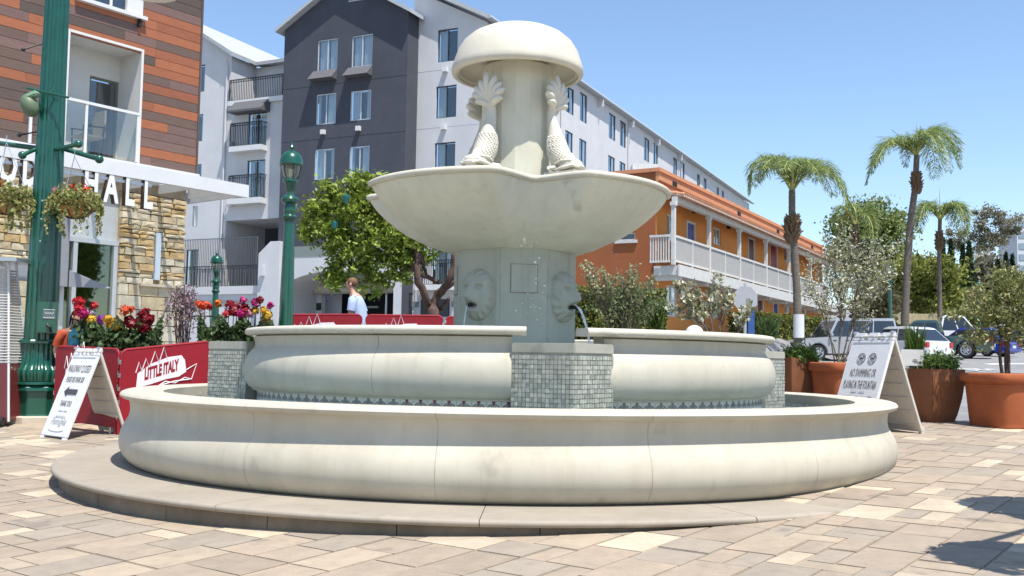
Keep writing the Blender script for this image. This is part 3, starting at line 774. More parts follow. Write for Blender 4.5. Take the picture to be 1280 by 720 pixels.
# charcoal gabled block
dw = [(396.8, 49, 421.8, 88), (439.6, 43.5, 465.5, 83), (395, 117, 419.7, 155), (437.7, 113, 463.5, 150), (393, 186, 417.5, 224), (436.5, 182.6, 461.5, 221)]
dr = [FD.rect(*q) for q in dw]
zb1 = FD.tz(430, 306)[1]; zb0 = FD.tz(430, 319)[1]
m = MB(); facade(m, FD, tD0, zb1, tD1, eD, dr, .12)
m.add([FD.P(tD0, eD), FD.P(tD1, eD), FD.P(tapx, apx)], [(0, 1, 2)])
for t in (tD0, tD1): m.add([FD.P(t, 0), FD.P(t, eD), FD.P(t, eD, -3), FD.P(t, 0, -3)], [(0, 1, 2, 3)])
m.build('charcoal_wall', M_apd, AP)
for i, r in enumerate(dr): window(AP, FD, r, .12, M_aln, cur=((.9, 1), (1, .95), (1, .25), (.55, .9), (.5, .95), (.9, .3))[i])
for q in ((391.5, 87.5, 421.5, 100.5), (435, 83, 465.5, 96)):
    t0, z0, t1, z1 = FD.rect(*q); m = MB()
    m.prism([FD.P(t0, z1, .01), FD.P(t0, z0, .55), FD.P(t0, z0 - .02, .02)], FD.d * (t1 - t0)); m.build('awning', M_awn, AP)
m = MB()
for x, y in ((405, 165.5), (449, 161)):
    t, z = FD.tz(x, y); m = MB(); FD.box(m, t - .12, z - .12, t + .12, z + .12, 0, .2); m.build('wall_lamp', M_white, AP)
m = MB()                                              # gable roof, two slabs with an overhang
for s, te in ((1, tD1 + .35), (-1, tD0 - .35)):
    ze = eD - (apx - eD) / (tapx - tD0) * .35
    a, b = FD.P(te, ze, .42), FD.P(tapx, apx, .42)
    m.obox(a, b - a, FD.n * -9, Zv * .2)
m.build('gable_roof', M_roof, AP)
m = MB(); t, z = FD.tz(452, -2)
for k in range(5): FD.box(m, t - .8 + .05 * k, z - .1 + .13 * k, t + .8 - .05 * k, z - .03 + .13 * k, .0, .05)
m.build('gable_vent', M_roof, AP)
m = MB()
for y in (103, 171, 240): z = FD.tz(430, y)[1]; FD.box(m, tD0, z - .012, tD1, z + .012, .001, .006)
m.build('stucco_joint', M_drk, AP)
m = MB()
for y in (86, 158): z = FA.tz(560, y)[1]; FA.box(m, 0, z - .012, tD0, z + .012, .001, .006)
m.build('stucco_joint', M_aln, AP)
# band and arched white base
m = MB(); FD.box(m, tD0 - .02, zb0, tD1 + .02, zb1, -.3, .02); m.build('band', M_apg, AP)
zg = .5
ta0 = FD.tz(352, 360)[0]; ta1 = FD.tz(492, 360)[0]; zsp = FD.tz(360, 366)[1]; zcr = FD.tz(424, 338)[1]
m = MB(); n = 24; tc, hw = (ta0 + ta1) / 2, (ta0 - ta1) / 2
arcp = [(tc + hw * math.cos(math.pi * i / n), zsp + (zcr - zsp) * math.sin(math.pi * i / n)) for i in range(n + 1)]
for i in range(n):
    (a, za), (b, zb) = arcp[i], arcp[i + 1]
    m.add([FD.P(a, za), FD.P(b, zb), FD.P(b, zb0), FD.P(a, zb0)], [(0, 1, 2, 3)])
    m.add([FD.P(a, za), FD.P(b, zb), FD.P(b, zb, -3.2), FD.P(a, za, -3.2)], [(0, 1, 2, 3)])
t_r, t_l = min(tD0, tD1), max(tD0, tD1)
m.add([FD.P(ta0, zg), FD.P(t_l, zg), FD.P(t_l, zb0), FD.P(ta0, zb0)], [(0, 1, 2, 3)])
m.add([FD.P(ta1, zg), FD.P(t_r, zg), FD.P(t_r, zb0), FD.P(ta1, zb0)], [(0, 1, 2, 3)])
for t in (ta0, ta1): m.add([FD.P(t, zg), FD.P(t, zsp), FD.P(t, zsp, -3.2), FD.P(t, zg, -3.2)], [(0, 1, 2, 3)])
m.build('arched_base_wall', M_apw, AP)
Fg = FD.shift(-3.2)
gr = Fg.rect(401, 366, 500, 396, 0); gr = (Fg.tz(500, 380)[0], zg, Fg.tz(402, 380)[0], gr[3])
m = MB(); facade(m, Fg, ta1 - .5, zg, ta0 + .3, zcr + .6, [gr], .4); m.build('passage_wall', M_apw, AP)
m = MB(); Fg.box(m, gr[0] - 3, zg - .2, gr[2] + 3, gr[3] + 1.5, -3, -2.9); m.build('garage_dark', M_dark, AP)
z2 = Fg.tz(380, 379)[1]; z1 = Fg.tz(380, 388)[1]
m = MB(); Fg.box(m, gr[2] + .02, z1, ta0 + .2, z2, 0, .03); m.build('green_band', mat('dark_green_band', (.02, .05, .035), .5, .1), AP)
m = MB(); zr = Fg.tz(430, 361)[1]; m.tube([Fg.P(gr[2] + .1, zr, .35), Fg.P(gr[0], zr, .35)], .32, 18); m.build('roller_box', mat('roller_cream', (.45, .42, .36), .6, .1), AP, smooth=.8)
m = MB(); t, z = Fg.tz(417, 382); Fg.box(m, t - 1.2, z, t + .7, z + .12, -2.85, -2.7); m.build('tube_light', M_white, AP)
m = MB()
for x in (402, 449, 480): t = Fg.tz(x, 380)[0]; m = MB(); Fg.box(m, t - .05, zg, t + .05, gr[3], -.3, -.2); m.build('door_post', M_aln, AP)
m = MB(); t, z = Fg.tz(369, 364); m.ball(Fg.P(t, z, .1), .13, 10, 8); m.build('round_lamp', mat('brass', (.45, .33, .15), .3, .1, metal=.8), AP, smooth=1.)
# french door and balcony low on the white front (behind the tree)
window(AP, FA, door, .16, M_drk, cur=(1, .3), name='balcony_door')
zf = FA.tz(540, 357)[1]; t0b, t1b = FA.tz(575, 340)[0], FA.tz(528, 340)[0]
m = MB(); FA.box(m, t0b, zf - .28, t1b, zf, .0, .75); b_ = m.build('balcony', M_white, AP)
railing(b_, FA, t0b + .05, t1b - .05, zf, zf + 1.25, .70, sides=(.68, .68))
lv = FA.rect(526, 374, 562, 396); m = MB()
FA.box(m, lv[0], lv[1], lv[2], lv[3], .0, .03); lo = m.build('louvre', M_drk, AP); m = MB()
for k in range(9): z = lv[1] + (lv[3] - lv[1]) * (k + .5) / 9; FA.box(m, lv[0] + .05, z - .035, lv[2] - .05, z + .02, .03, .07)
m.build('louvre_slat', mat('louvre_grey', (.07, .08, .085), .6, .1), lo)
zb = FA.tz(505, 377)[1]; zb2 = FA.tz(505, 384)[1]; m = MB(); FA.box(m, lv[2] + .1, zb2, FA.tz(498, 380)[0], zb, 0, .04); FA.box(m, -.05, zb2, lv[0] - .1, zb, 0, .04); m.build('plinth_band', M_apg, AP)
# left wing with balconies
FL = FA.shift(.15)
tL0 = tD1 - .2; tL1 = FL.tz(205, 150)[0]
tc_ = FL.tz(287, 150)[0]
zsof = FL.tz(320, 274)[1]; zra = FL.tz(318, 124)[1]
lw = [FL.rect(246, 81, 256, 114.7), FL.rect(243, 143, 253.4, 176.5), FL.rect(241, 205.5, 251.5, 238), FL.rect(232, 312, 247, 357)]
m = MB(); eL = FL.tz(289, 70)[1]; eL2 = FL.tz(250, 43)[1]
facade(m, FL, tc_, .3, tL1, eL, lw, .14)
m.add([FL.P(tc_, eL), FL.P(tL1, eL), FL.P(tL1, eL + (eL2 - eL) / (FL.tz(250, 43)[0] - tc_) * (tL1 - tc_))], [(0, 1, 2)])
b2 = FL.rect(310, 141, 333, 189.5); b3 = FL.rect(308.5, 200, 331, 254)
facade(m, FL, tL0, zsof, tc_, zra, [b2, b3], .14)
Fr = FL.shift(-2.2)
facade(m, Fr, tL0 - 1, zra, tc_ + 1.5, Fr.tz(330, 84)[1], [], .1)
m.add([FL.P(tc_, zra), FL.P(tc_, eL), FL.P(tc_, eL, -2.2), FL.P(tc_, zra, -2.2)], [(0, 1, 2, 3)])
F35 = FL.shift(-3.5); pr_ = F35.rect(299, 279, 356, 345); facade(m, F35, tL0 - 1, .3, tc_ + 1.2, zsof, [pr_], .1)
m.add([FL.P(tc_ - .0, .3), FL.P(tc_, zsof), FL.P(tc_, zsof, -3.5), FL.P(tc_, .3, -3.5)], [(0, 1, 2, 3)])
m.add([FL.P(tL0, zsof), FL.P(tc_, zsof), FL.P(tc_, zsof, -3.5), FL.P(tL0, zsof, -3.5)], [(0, 1, 2, 3)])
m.build('wing_wall', M_apw, AP)
for r in lw: window(AP, FL, r, .14, M_drk, cur=(.8, 0), mull=0)
m = MB(); F35.box(m, pr_[0] - 3.5, pr_[1] - .5, pr_[2] + 3, pr_[3] + 2, -2.6, -2.5); m.build('passage_dark', M_dark, AP)  # near-black sheet paints in the darkness of the deep passage
m = MB(); FL.box(m, tL0, zra - .28, tc_ + .05, zra, .0, .18); b_ = m.build('balcony', M_white, AP)
ta = FL.tz(289, 110)[0]; tb = FL.tz(355, 110)[0]; railing(b_, FL, tb, ta, zra, FL.tz(320, 97)[1], .12, scroll=True)
for r, q, aw in ((b2, (294, 155, 334, 184, 190.5), (296, 123, 338, 140)), (b3, (292, 220, 333, 249, 256), None)):
    window(AP, FL, r, .14, M_drk, cur=(1, .5), name='balcony_door')
    t1, t0 = FL.tz(q[0], q[3])[0], FL.tz(q[2], q[3])[0]; z = FL.tz((q[0] + q[2]) / 2, q[3])[1]; zb_ = FL.tz((q[0] + q[2]) / 2, q[4])[1]; zt_ = FL.tz((q[0] + q[2]) / 2, q[1])[1]
    m = MB(); FL.box(m, t0, zb_, t1, z, 0, .55); b_ = m.build('balcony', M_white, AP)
    railing(b_, FL, t0 + .05, t1 - .05, z, zt_, .5, sides=(.48, .48))
    if aw:
        t0, z0, t1, z1 = FL.rect(*aw); m = MB(); m.prism([FL.P(t0, z1, .01), FL.P(t0, z0, .8), FL.P(t0, z0 - .12, .8), FL.P(t0, z0 - .1, .02)], FL.d * (t1 - t0)); m.build('awning', M_awn, AP)
m = MB(); t = FL.tz(283, 150)[0]; m.tube([FL.P(t, eL - .2, .3), FL.P(t, eL - .6, .08), FL.P(t, .5, .08)], .06, 6); m.build('downpipe', M_apw, AP)
m = MB()
for x, y in ((290, 181), (290, 257)):
    t, z = FL.tz(x, y); m = MB(); FL.box(m, t - .15, z - .1, t + .15, z + .14, 0, .25); m.build('wall_lamp', M_white, AP)
m = MB()
a, b = FL.P(tc_ - .3, eL - .1, .4), FL.P(tL1, eL + (eL2 - eL) / (FL.tz(250, 43)[0] - tc_) * (tL1 - tc_), .4)
m.obox(a, b - a, FL.n * -12, Zv * .22)
zt2 = Fr.tz(330, 84)[1]; a2 = Fr.P(tL0 - 1, zt2, .5); m.obox(a2, FL.d * (tc_ - tL0 + 1.4), FL.n * -6 + Zv * 1.6, Zv * .2)
m.build('wing_roof', M_tile, AP)
# terrace under the left wing: slab, balusters, mesh screen, stub wall
Ft = FL.shift(1.0)
zs1 = Ft.tz(280, 358)[1]; zs0 = Ft.tz(280, 368)[1]; t0, t1 = Ft.tz(331, 360)[0], Ft.tz(212, 360)[0]
m = MB(); Ft.box(m, t0, zs0, t1, zs1, -1.2, .12); Ft.box(m, t0, .2, t1, zs0, -.3, 0); ts_ = m.build('terrace', M_apw, AP)
railing(ts_, Ft, t0, t1, zs1, Ft.tz(280, 332)[1], .0, n=34)
railing(ts_, Ft.shift(-.6), Ft.tz(312, 330)[0], t1, zs1, Ft.tz(270, 296)[1], .0, n=46, scroll=False, name='mesh_screen', m_=mat('grey_iron', (.12, .125, .13), .6, .1))
m = MB(); x0, x1 = Ft.tz(356, 340)[0], Ft.tz(330, 340)[0]; zt_ = Ft.tz(345, 303)[1]; zl = Ft.tz(332, 318)[1]
m.prism([Ft.P(x0, .2, .0), Ft.P(x1, .2, 0), Ft.P(x1, zl, 0), Ft.P(x0 + (x1 - x0) * .45, zt_, 0), Ft.P(x0, zt_, 0)], Ft.n * .5); m.build('stub_wall', M_apw, AP)
m = MB(); t, z = Ft.tz(337, 340); Ft.box(m, t - .1, z - .25, t + .1, z + .25, .5, .7); m.build('wall_lamp', M_aln, AP)
m = MB(); z = Ft.tz(280, 376)[1]; Ft.box(m, t0 - .9, z - .12, t1, z, .0, .05); m.build('plinth_band', M_apg, AP)
# ---------------------------------------------------------------- orange motel
M_or = mat('orange_stucco', (.62, .235, .055), .9, .06, 1.5, .3, 50); M_or_shade = mat('shaded_orange_stucco', (.30, .098, .036), .9, .06, 1.5, .3, 50)  # second stucco: same orange, darkened for the end wall's weaker sun
M_peach = mat('peach_stucco', (.55, .245, .125), .9, .06, 1.5); M_mw = mat('weathered_white', (.58, .57, .54), .7, .10, 5)
M_pan = mat('railing_panel', (.36, .35, .335), .8, .06, 3); M_clay = mat('clay_tile', (.50, .235, .13), .8, .25, 6, rnd=.12)
dM = Vector((.56, 1, 0)).normalized(); eM = Vector((-dM.y, dM.x, 0))
B0 = at(846, 330, 40.0); B0.z = 0
FB = Face(B0, dM).set((1, -.5, 0)); FM = FB.shift(-1.05)
FE = Face(FM.P(0, 0), eM).set((-.5, -1, 0))
MO = thing('motel', 'two storey orange motel with a white balcony and clay tile eave', 'motel', (FM.P(0, 0).x, FM.P(0, 0).y, gz(FM.P(0, 0).x, FM.P(0, 0).y)))
tM0 = FM.tz(819, 400)[0]; tM1 = FB.tz(1040, 300)[0] + 2
zbal = FB.tz(846, 331)[1]; zbot = FB.tz(846, 343)[1]; zrail = FB.tz(846, 293)[1]; zeav = FB.tz(846, 252)[1]; zpar = FM.tz(822, 215)[1]
FE = Face(FM.P(tM0, 0), eM).set((-.5, -1, 0)); FM.o = FM.P(tM0, 0); FB.o = FB.P(tM0, 0); tM1 -= tM0
zgm = .9
up = [(834, 268, 843, 302, 'win'), (858, 277, 868.5, 297, 'blue'), (892.5, 285, 901, 306, 'win'), (935, 297, 943, 316, 'maroon'), (962, 305, 971.5, 325, 'red'), (980.5, 310, 989, 328, 'win'), (922, 300, 928, 310, 'win')]
dn = [(833, 357, 847, 396, 'win'), (858, 357, 868, 380, 'red'), (890, 362, 900, 396, 'win'), (946, 371, 954, 392, 'maroon'), (966, 374, 973, 391, 'blue'), (981, 377, 988.5, 393, 'win'), (1004, 380, 1010, 393, 'win')]
hol = []
for q in up + dn:
    t0, z0, t1, z1 = FM.rect(*q[:4])
    if q in up and q[4] != 'win': z0 = zbal + .02
    hol.append((t0, z0, t1, z1, q[4]))
m = MB(); facade(m, FM, 0, zgm - 1, tM1, zpar, [h[:4] for h in hol], .12); m.build('front_wall', M_or, MO)
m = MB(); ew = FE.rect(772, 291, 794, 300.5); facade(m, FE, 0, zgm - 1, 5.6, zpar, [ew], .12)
m.build('end_wall', M_or_shade, MO)
window(MO, FE, ew, .12, M_mw, cur=(0, 0), mull=0)
m = MB(); FE.box(m, ew[0] - .1, ew[1] - .12, ew[2] + .1, ew[1], 0, .08); m.build('sill', M_mw, MO)
dc = {'blue': (.035, .03, .22), 'red': (.30, .025, .02), 'maroon': (.10, .018, .022)}
for t0, z0, t1, z1, k in hol:
    if k == 'win': window(MO, FM, (t0, z0, t1, z1), .12, M_mw, cur=(.7, 1), fw=.07); continue
    m = MB(); fw = .09
    FM.box(m, t0, z0, t0 + fw, z1, -.1, .03); FM.box(m, t1 - fw, z0, t1, z1, -.1, .03); FM.box(m, t0 + fw, z1 - fw, t1 - fw, z1, -.1, .03)
    d_ = m.build('door_frame', M_mw, MO)
    m = MB(); FM.box(m, t0 + fw, z0, t1 - fw, z1 - fw, -.09, -.05)
    for zz in (.12, .55): FM.box(m, t0 + fw + .12, z0 + (z1 - z0) * zz, t1 - fw - .12, z0 + (z1 - z0) * (zz + .32), -.05, -.035)
    m.build('door', mat('door_' + k, dc[k], .45, .08), d_)
# balcony: deck, joists, posts, railing bays
m = MB(); FB.box(m, -.2, zbot, tM1, zbal, -1.05, .0); FB.box(m, -.25, zbot - .05, tM1, zbal + .03, .0, .06); m.build('deck', M_mw, MO)
m = MB(); n = 10
for i in range(n):
    m = MB(); t = .1 + (tM1 - .3) * i / (n - 1); FB.box(m, t - .1, zbot - .2, t + .1, zbot, -1.05, .0); m.build('joist', M_mw, MO)
pxs = [846, 890, 927.5, 960.5, 989, 1015.5, 1036]
pts = [FB.tz(x, 300)[0] for x in pxs]
for t in pts:
    m = MB(); FB.box(m, t - .08, zbal, t + .08, zeav, -.22, -.06); FB.box(m, t - .12, zeav - .16, t + .12, zeav, -.26, -.02); m.build('post', M_mw, MO, bevel=.01)
m = MB(); FB.box(m, -.3, zeav, tM1, zeav + .24, -.26, -.02); m.build('beam', M_mw, MO)
for i in range(len(pts) - 1):
    for k in range(2):
        a, b = pts[i] + (pts[i + 1] - pts[i]) * k / 2 + (.08 if k == 0 else .035), pts[i] + (pts[i + 1] - pts[i]) * (k + 1) / 2 - (.08 if k == 1 else .035)
        m = MB(); FB.box(m, a, zrail - .09, b, zrail, -.19, -.08); FB.box(m, a, zbal + .14, b, zbal + .22, -.17, -.10); FB.box(m, b - (.0 if k else .0), zbal, b + .07, zrail, -.18, -.09)
        r_ = m.build('railing_frame', M_mw, MO)
        m = MB(); FB.box(m, a, zbal + .22, b, zrail - .09, -.15, -.12); m.build('railing_panel', M_pan, r_)
m = MB(); ed = [FB.P(pts[0] - .1, 0, -.15), FB.P(pts[0] - .1, 0, -1.05)]
Fe = Face(ed[0], -FB.n).set(-dM); Fe.box(m, .1, zrail - .09, .95, zrail, -.05, .05); Fe.box(m, .1, zbal + .1, .95, zbal + .18, -.04, .04)
for i in range(8): Fe.box(m, .12 + i * .11, zbal + .18, .17 + i * .11, zrail - .09, -.02, .02)
m.build('end_railing', M_mw, MO)
# tiled eave: rows of barrel tiles
sl0, sl1 = FB.P(-.35, zeav + .27, .28), FM.P(-.1, zeav + .56, .0)
m = MB(); m.obox(sl0 - Zv * .06, FB.d * (tM1 + .4), sl1 - sl0, Zv * .05); m.build('eave_board', M_mw, MO)
tw = .24; dsl = (sl1 - sl0); L_ = Vector(dsl).normalized()
m = MB()
for j in range(4):
    m.tube([dsl * (j / 4), dsl * ((j + 1.12) / 4) + Zv * .0], [.115, .095], 8)
TM = m.mesh('roof_tile', M_clay, smooth=.8)
nT = int((tM1 + .3) / tw)
for i in range(nT): inst('roof_tile', TM, MO, Matrix.Translation(sl0 + FB.d * (i * tw + .1) + Zv * .015 * random.random()))
m = MB(); zst = zeav + .58
FM.box(m, -.06, zst, tM1, zpar, .0, .14); m.build('parapet', M_peach, MO)
m = MB(); FM.box(m, -.1, zpar - .02, tM1, zpar + .14, -.2, .20); FE.box(m, -.0, zpar - .02, 5.6, zpar + .14, -.2, .08); m.build('coping', M_peach, MO)
m = MB(); FM.box(m, -.08, zst + (zpar - zst) * .45, tM1, zst + (zpar - zst) * .52, .14, .20); m.build('string_course', mat('rust_line', (.22, .07, .03), .8), MO)
m = MB()
for x, y in ((839, 232), (920, 259.5), (969, 278), (1012, 295)):
    t, z = FM.tz(x, y); m = MB(); FM.box(m, t - .22, zst + (zpar - zst) * .62 - .12, t + .22, zst + (zpar - zst) * .62 + .14, .14, .19); m.build('scupper', M_dark, MO)
m = MB(); m.add([FM.P(0, zpar - .3, -.1), FM.P(tM1, zpar - .3, -.1), FM.P(tM1, zpar - .3, -5.5), FM.P(0, zpar - .3, -5.5)], [(0, 1, 2, 3)]); m.build('flat_roof', M_roof, MO)
m = MB()
for i, (x, y) in enumerate(((866, 264.5), (909, 284), (941, 288), (970, 298), (865, 347), (971, 367), (906, 355))):
    t, z = FM.tz(x, y); m = MB(); FM.box(m, t - .07, z - .07, t + .07, z + .06, .0, .16); m.build('wall_light', M_dark, MO)
m = MB()
for x, y in ((805, 214),):
    m = MB(); p = at(x, y, 47); m.box(p, (1.2, 1.0, .5)); m.build('roof_unit', M_mw, MO)
# ---------------------------------------------------------------- food hall (timber front, stone base)
uL = Vector((.606, .795, 0)); L0 = at(248, 120, 24.0); L0.z = 0
FH = Face(L0, -uL).set((.8, -.6, 0))
FHT = thing('food_hall', 'food hall with brown and orange timber cladding over a rough stone ground floor', 'building', (L0.x, L0.y, gz(L0.x, L0.y)))
zc1 = FH.tz(205, 211)[1]; ztop = FH.tz(205, -40)[1] + .4; tH1 = FH.tz(-30, 100)[0] + 1.0
hole = (FH.tz(173.5, 140)[0], FH.tz(130, 196)[1], FH.tz(84, 100)[0], FH.tz(150, 57)[1])
win2 = (FH.tz(179, 20)[0], FH.tz(150, 13)[1], FH.tz(98, 10)[0], ztop + .6)
M_wallb = mat('backing_wall', (.035, .028, .025), .9)
m = MB(); facade(m, FH.shift(-.03), 0, zc1 - .1, tH1, ztop, [hole, win2], .0)
m.add([FH.P(0, zc1, -.03), FH.P(0, ztop, -.03), FH.P(0, ztop, -4), FH.P(0, zc1, -4)], [(0, 1, 2, 3)])
m.build('backing_wall', M_wallb, FHT)
pl = [mat('plank_%s' % n, c, .55, .10, 4, .1, 60, stretch=(1, 1, 6), rnd=.07) for n, c in (('orange', (.33, .112, .050)), ('brown', (.135, .086, .066)), ('mauve', (.175, .105, .086)), ('dark', (.098, .070, .056)), ('orange2', (.28, .095, .045)))]
rr = random.Random(21); ph = .2135; z = zc1; row = 0
cur_ = {}
def plank(t0, t1, z, k):
    if t1 - t0 < .04: return
    m = MB(); FH.box(m, t0 + .002, z + .005, t1 - .002, z + ph - .005, -.03, .0); m.build('plank', pl[k], FHT)
while z < ztop - .05:
    segs = []; t = 0.; last = -1; prev = dict(cur_); cur_ = {}
    while t < tH1:
        L = rr.choice([.8, 1.2, 1.7, 2.4, 3.0]); k = rr.choices(range(5), [2 if prev.get(int(t / .5)) in (0, 4) else 6, 4, 4, 4, .6 if prev.get(int(t / .5)) in (0, 4) else 2])[0]
        if k == last: k = (k + 1) % 5
        segs.append((t, min(tH1, t + L), k)); last = k
        for q in range(int(t / .5), int((t + L) / .5)): cur_[q] = k
        t += L
    for a, b, k in segs:
        cuts = [(a, b)]
        for h in (hole, win2):
            if z + ph * .5 > h[1] and z + ph * .5 < h[3]:
                nc = []
                for p, q in cuts:
                    if q <= h[0] or p >= h[2]: nc.append((p, q)); continue
                    if p < h[0]: nc.append((p, h[0]))
                    if q > h[2]: nc.append((h[2], q))
                cuts = nc
        for p, q in cuts: plank(p, q, z, k)
    z += ph
m = MB(); FH.box(m, -.05, zc1, -.003, ztop, -.4, .012); m.build('corner_trim', pl[3], FHT)
# recessed balcony
M_bw = mat('balcony_white', (.62, .61, .58), .8, .05, 2)
dp = .85; h = hole; m = MB()
for p, q in (((h[0], h[1]), (h[0], h[3])), ((h[2], h[1]), (h[2], h[3])), ((h[0], h[3]), (h[2], h[3])), ((h[0], h[1]), (h[2], h[1]))):
    m.add([FH.P(*p, .03), FH.P(*q, .03), FH.P(*q, -dp), FH.P(*p, -dp)], [(0, 1, 2, 3)])
Fk = FH.shift(-dp); gd = Fk.rect(110, 98, 147, 200); gd = (gd[0], h[1] + .02, gd[2], min(gd[3], h[3] - .2))
facade(m, Fk, h[0], h[1], h[2], h[3], [gd], .1); bl = m.build('loggia', M_bw, FHT)
m = MB(); w_ = .05
for a, b, c, d_ in ((h[0] - w_, h[1] - w_, h[0] + .006, h[3] + w_), (h[2] - .006, h[1] - w_, h[2] + w_, h[3] + w_), (h[0], h[3] - .006, h[2], h[3] + w_)): FH.box(m, a, b, c, d_, -.02, .035)
m.build('loggia_trim', M_bw, FHT)
window(FHT, Fk, gd, .1, mat('olive_frame', (.16, .17, .12), .5), cur=(0, 0), mull=0, name='glass_door')
m = MB(); zr = h[1] + 1.08; FH.box(m, h[0] + .0, zr, h[2], zr + .06, .0, .06)
for t in (h[0] + .03, h[0] + 1.28, h[0] + 2.5): FH.box(m, t - .03, h[1], t + .03, zr, .01, .05)
rl = m.build('balcony_rail', M_white, FHT)
m = MB(); FH.box(m, h[0] + .08, h[1] + .06, h[2], zr - .02, .025, .035); m.build('rail_glass', glass('clear_glass', (.90, .93, .92), .03), rl)
# upper window with white sill
m = MB(); FH.box(m, win2[0] - .05, win2[1] - .08, win2[2] + .1, win2[1], -.02, .12); m.build('sill', M_white, FHT)
window(FHT, FH, win2, .1, M_white, cur=(0, 0), fw=.05)
m = MB(); FH.box(m, win2[0] + .02, win2[1] + .02, win2[0] + .42, ztop, -.08, .02); m.build('window_panel', M_white, FHT)
m = MB(); FH.box(m, win2[0] + .08, win2[1] - .26, win2[0] + .14, win2[1] - .08, .0, .08); m.build('spout', M_dark, FHT)
stc0 = mat('lintel_stone', (.50, .42, .29), .9, .2, 4, .5, 25)
# canopy
zc0 = zc1 - .02; Fc = FH.shift(1.6)
ct0 = Fc.tz(311, 240)[0]; zt_ = Fc.tz(311, 231.5)[1]; zb_ = Fc.tz(311, 247)[1]; ctl = Fc.tz(-40, 190)[0]
m = MB(); Fc.box(m, ct0, zb_, ctl, zt_, -.12, .0)
Fc.box(m, ct0, zb_ + .03, ct0 + .12, zt_, -2.4, -.12); m.build('canopy', M_white, FHT)
m = MB(); Fc.box(m, ct0 + .12, zt_ - .05, ctl, zt_ - .03, -1.62, -.12); m.build('canopy_glass', glass('canopy_glass', (.90, .91, .90), .08), FHT)
m = MB(); FH.box(m, -.05, zt_ - .06, tH1, zc1 + .0, -.02, .1); m.build('fascia', M_white, FHT)
m = MB()
for k in range(9): t = ct0 + .5 + k * .8; m = MB(); Fc.box(m, t, zb_ + .03, t + .07, zt_ - .06, -1.55, -.125); m.build('canopy_rib', M_white, FHT)
m = MB(); t = FH.tz(240, 262)[0]; m.obox(FH.P(-.35, zb_ - .55, -.4), FH.n * .06, FH.d * .1, Zv * .5); m.build('bracket', M_aln, FHT)
# ground floor
zbm = FH.tz(200, 246)[1]; zbm2 = FH.tz(190, 240)[1]
tS0 = FH.tz(231, 330)[0]; tS1 = FH.tz(150, 330)[0]; tG1 = FH.tz(84, 330)[0]
m = MB(); FH.box(m, tS0, zb_ - .01, tH1, zt_ - .055, -.4, -.06); m.build('stone_lintel', stc0, FHT)
m = MB(); FH.box(m, tS0, -.6, tS1, zb_ - .012, -.5, -.12); FH.box(m, tG1 + .1, -.6, tH1, zb_, -.5, -.12); m.build('stone_core', mat('stone_mortar', (.48, .39, .25), .95, .15, 20), FHT)
stc = [mat('limestone_%s' % n, c, .9, .2, 5, .6, 25, rnd=.12) for n, c in (('buff', (.58, .46, .29)), ('cream', (.62, .53, .37)), ('honey', (.56, .39, .19)), ('pale', (.64, .56, .42)))]
rr = random.Random(4); STM = {}
def stone(F, t, z, w, h, o, k):
    m = MB(); a = lambda s: rr.uniform(-s, s); d = rr.uniform(.08, .125) if h < .19 else rr.uniform(.09, .105)
    b = [F.P(t + .002, z + .002, o), F.P(t + w - .002, z + .002, o), F.P(t + w - .002, z + h - .002, o), F.P(t + .002, z + h - .002, o)]
    j = .014 if h < .19 else .003
    f = [F.P(t + .01 + a(j), z + .01 + a(j), o + d + a(j)), F.P(t + w - .01 + a(j), z + .01 + a(j), o + d + a(j)), F.P(t + w - .01 + a(j), z + h - .01 + a(j), o + d + a(j)), F.P(t + .01 + a(j), z + h - .01 + a(j), o + d + a(j))]
    c = F.P(t + w / 2 + a(w * .2), z + h / 2 + a(h * .2), o + d + (.02 if h < .16 else .003))
    m.add(b + f + [c], [(0, 1, 5, 4), (1, 2, 6, 5), (2, 3, 7, 6), (3, 0, 4, 7), (4, 5, 8), (5, 6, 8), (6, 7, 8), (7, 4, 8)]); m.build('stone', stc[k], FHT)
sw_ = (FH.tz(201, 330)[0], FH.tz(195, 350)[1], FH.tz(192.5, 330)[0], FH.tz(197, 291)[1])
zA, zB = FH.tz(195, 357)[1], zbm
for (ta, tb, top) in ((tS0, tS1, True), (tG1 + .1, tH1, False)):
    z = -.35
    while z < zb_ - .05:
        smooth = z < zA - .25 or z > zB - .12
        hh = rr.uniform(.30, .42) if smooth else rr.uniform(.07, .18)
        if not smooth and z + hh > zB: hh = max(.08, zB - z)
        if z < zA - .25 and z + hh > zA: hh = max(.1, zA - z)
        hh = min(hh, zb_ - z)
        t = ta
        while t < tb - .02:
            w = rr.uniform(.45, .8) if smooth else rr.uniform(.16, .46); w = min(w, tb - t)
            if tb - t - w < .1: w = tb - t
            in_w = top and z + hh > sw_[1] and z < sw_[3] and t + w > sw_[0] and t < sw_[2]
            if in_w:
                if t < sw_[0] - .03: stone(FH, t, z, sw_[0] - t, hh, -.12, rr.randrange(4))
                t = sw_[2]; continue
            k = rr.choices(range(4), [3, 3, 1 + 2 * (z > 2.6), 2])[0] if not smooth else rr.choice([0, 1, 3])
            stone(FH, t, z, w, hh, -.12, k); t += w
        z += hh
m = MB(); FH.box(m, sw_[0] + .02, sw_[1], sw_[2] - .02, sw_[3], -.1, .02); m.build('slit_window', mat('slit_pane', (.55, .62, .68), .2, .05, spec=.6), FHT)
m = MB(); FH.box(m, tS0, sw_[1] - .16, tS1 - .5, sw_[1] - .10, -.1, .06); m.build('stone_ledge', stc[3], FHT)
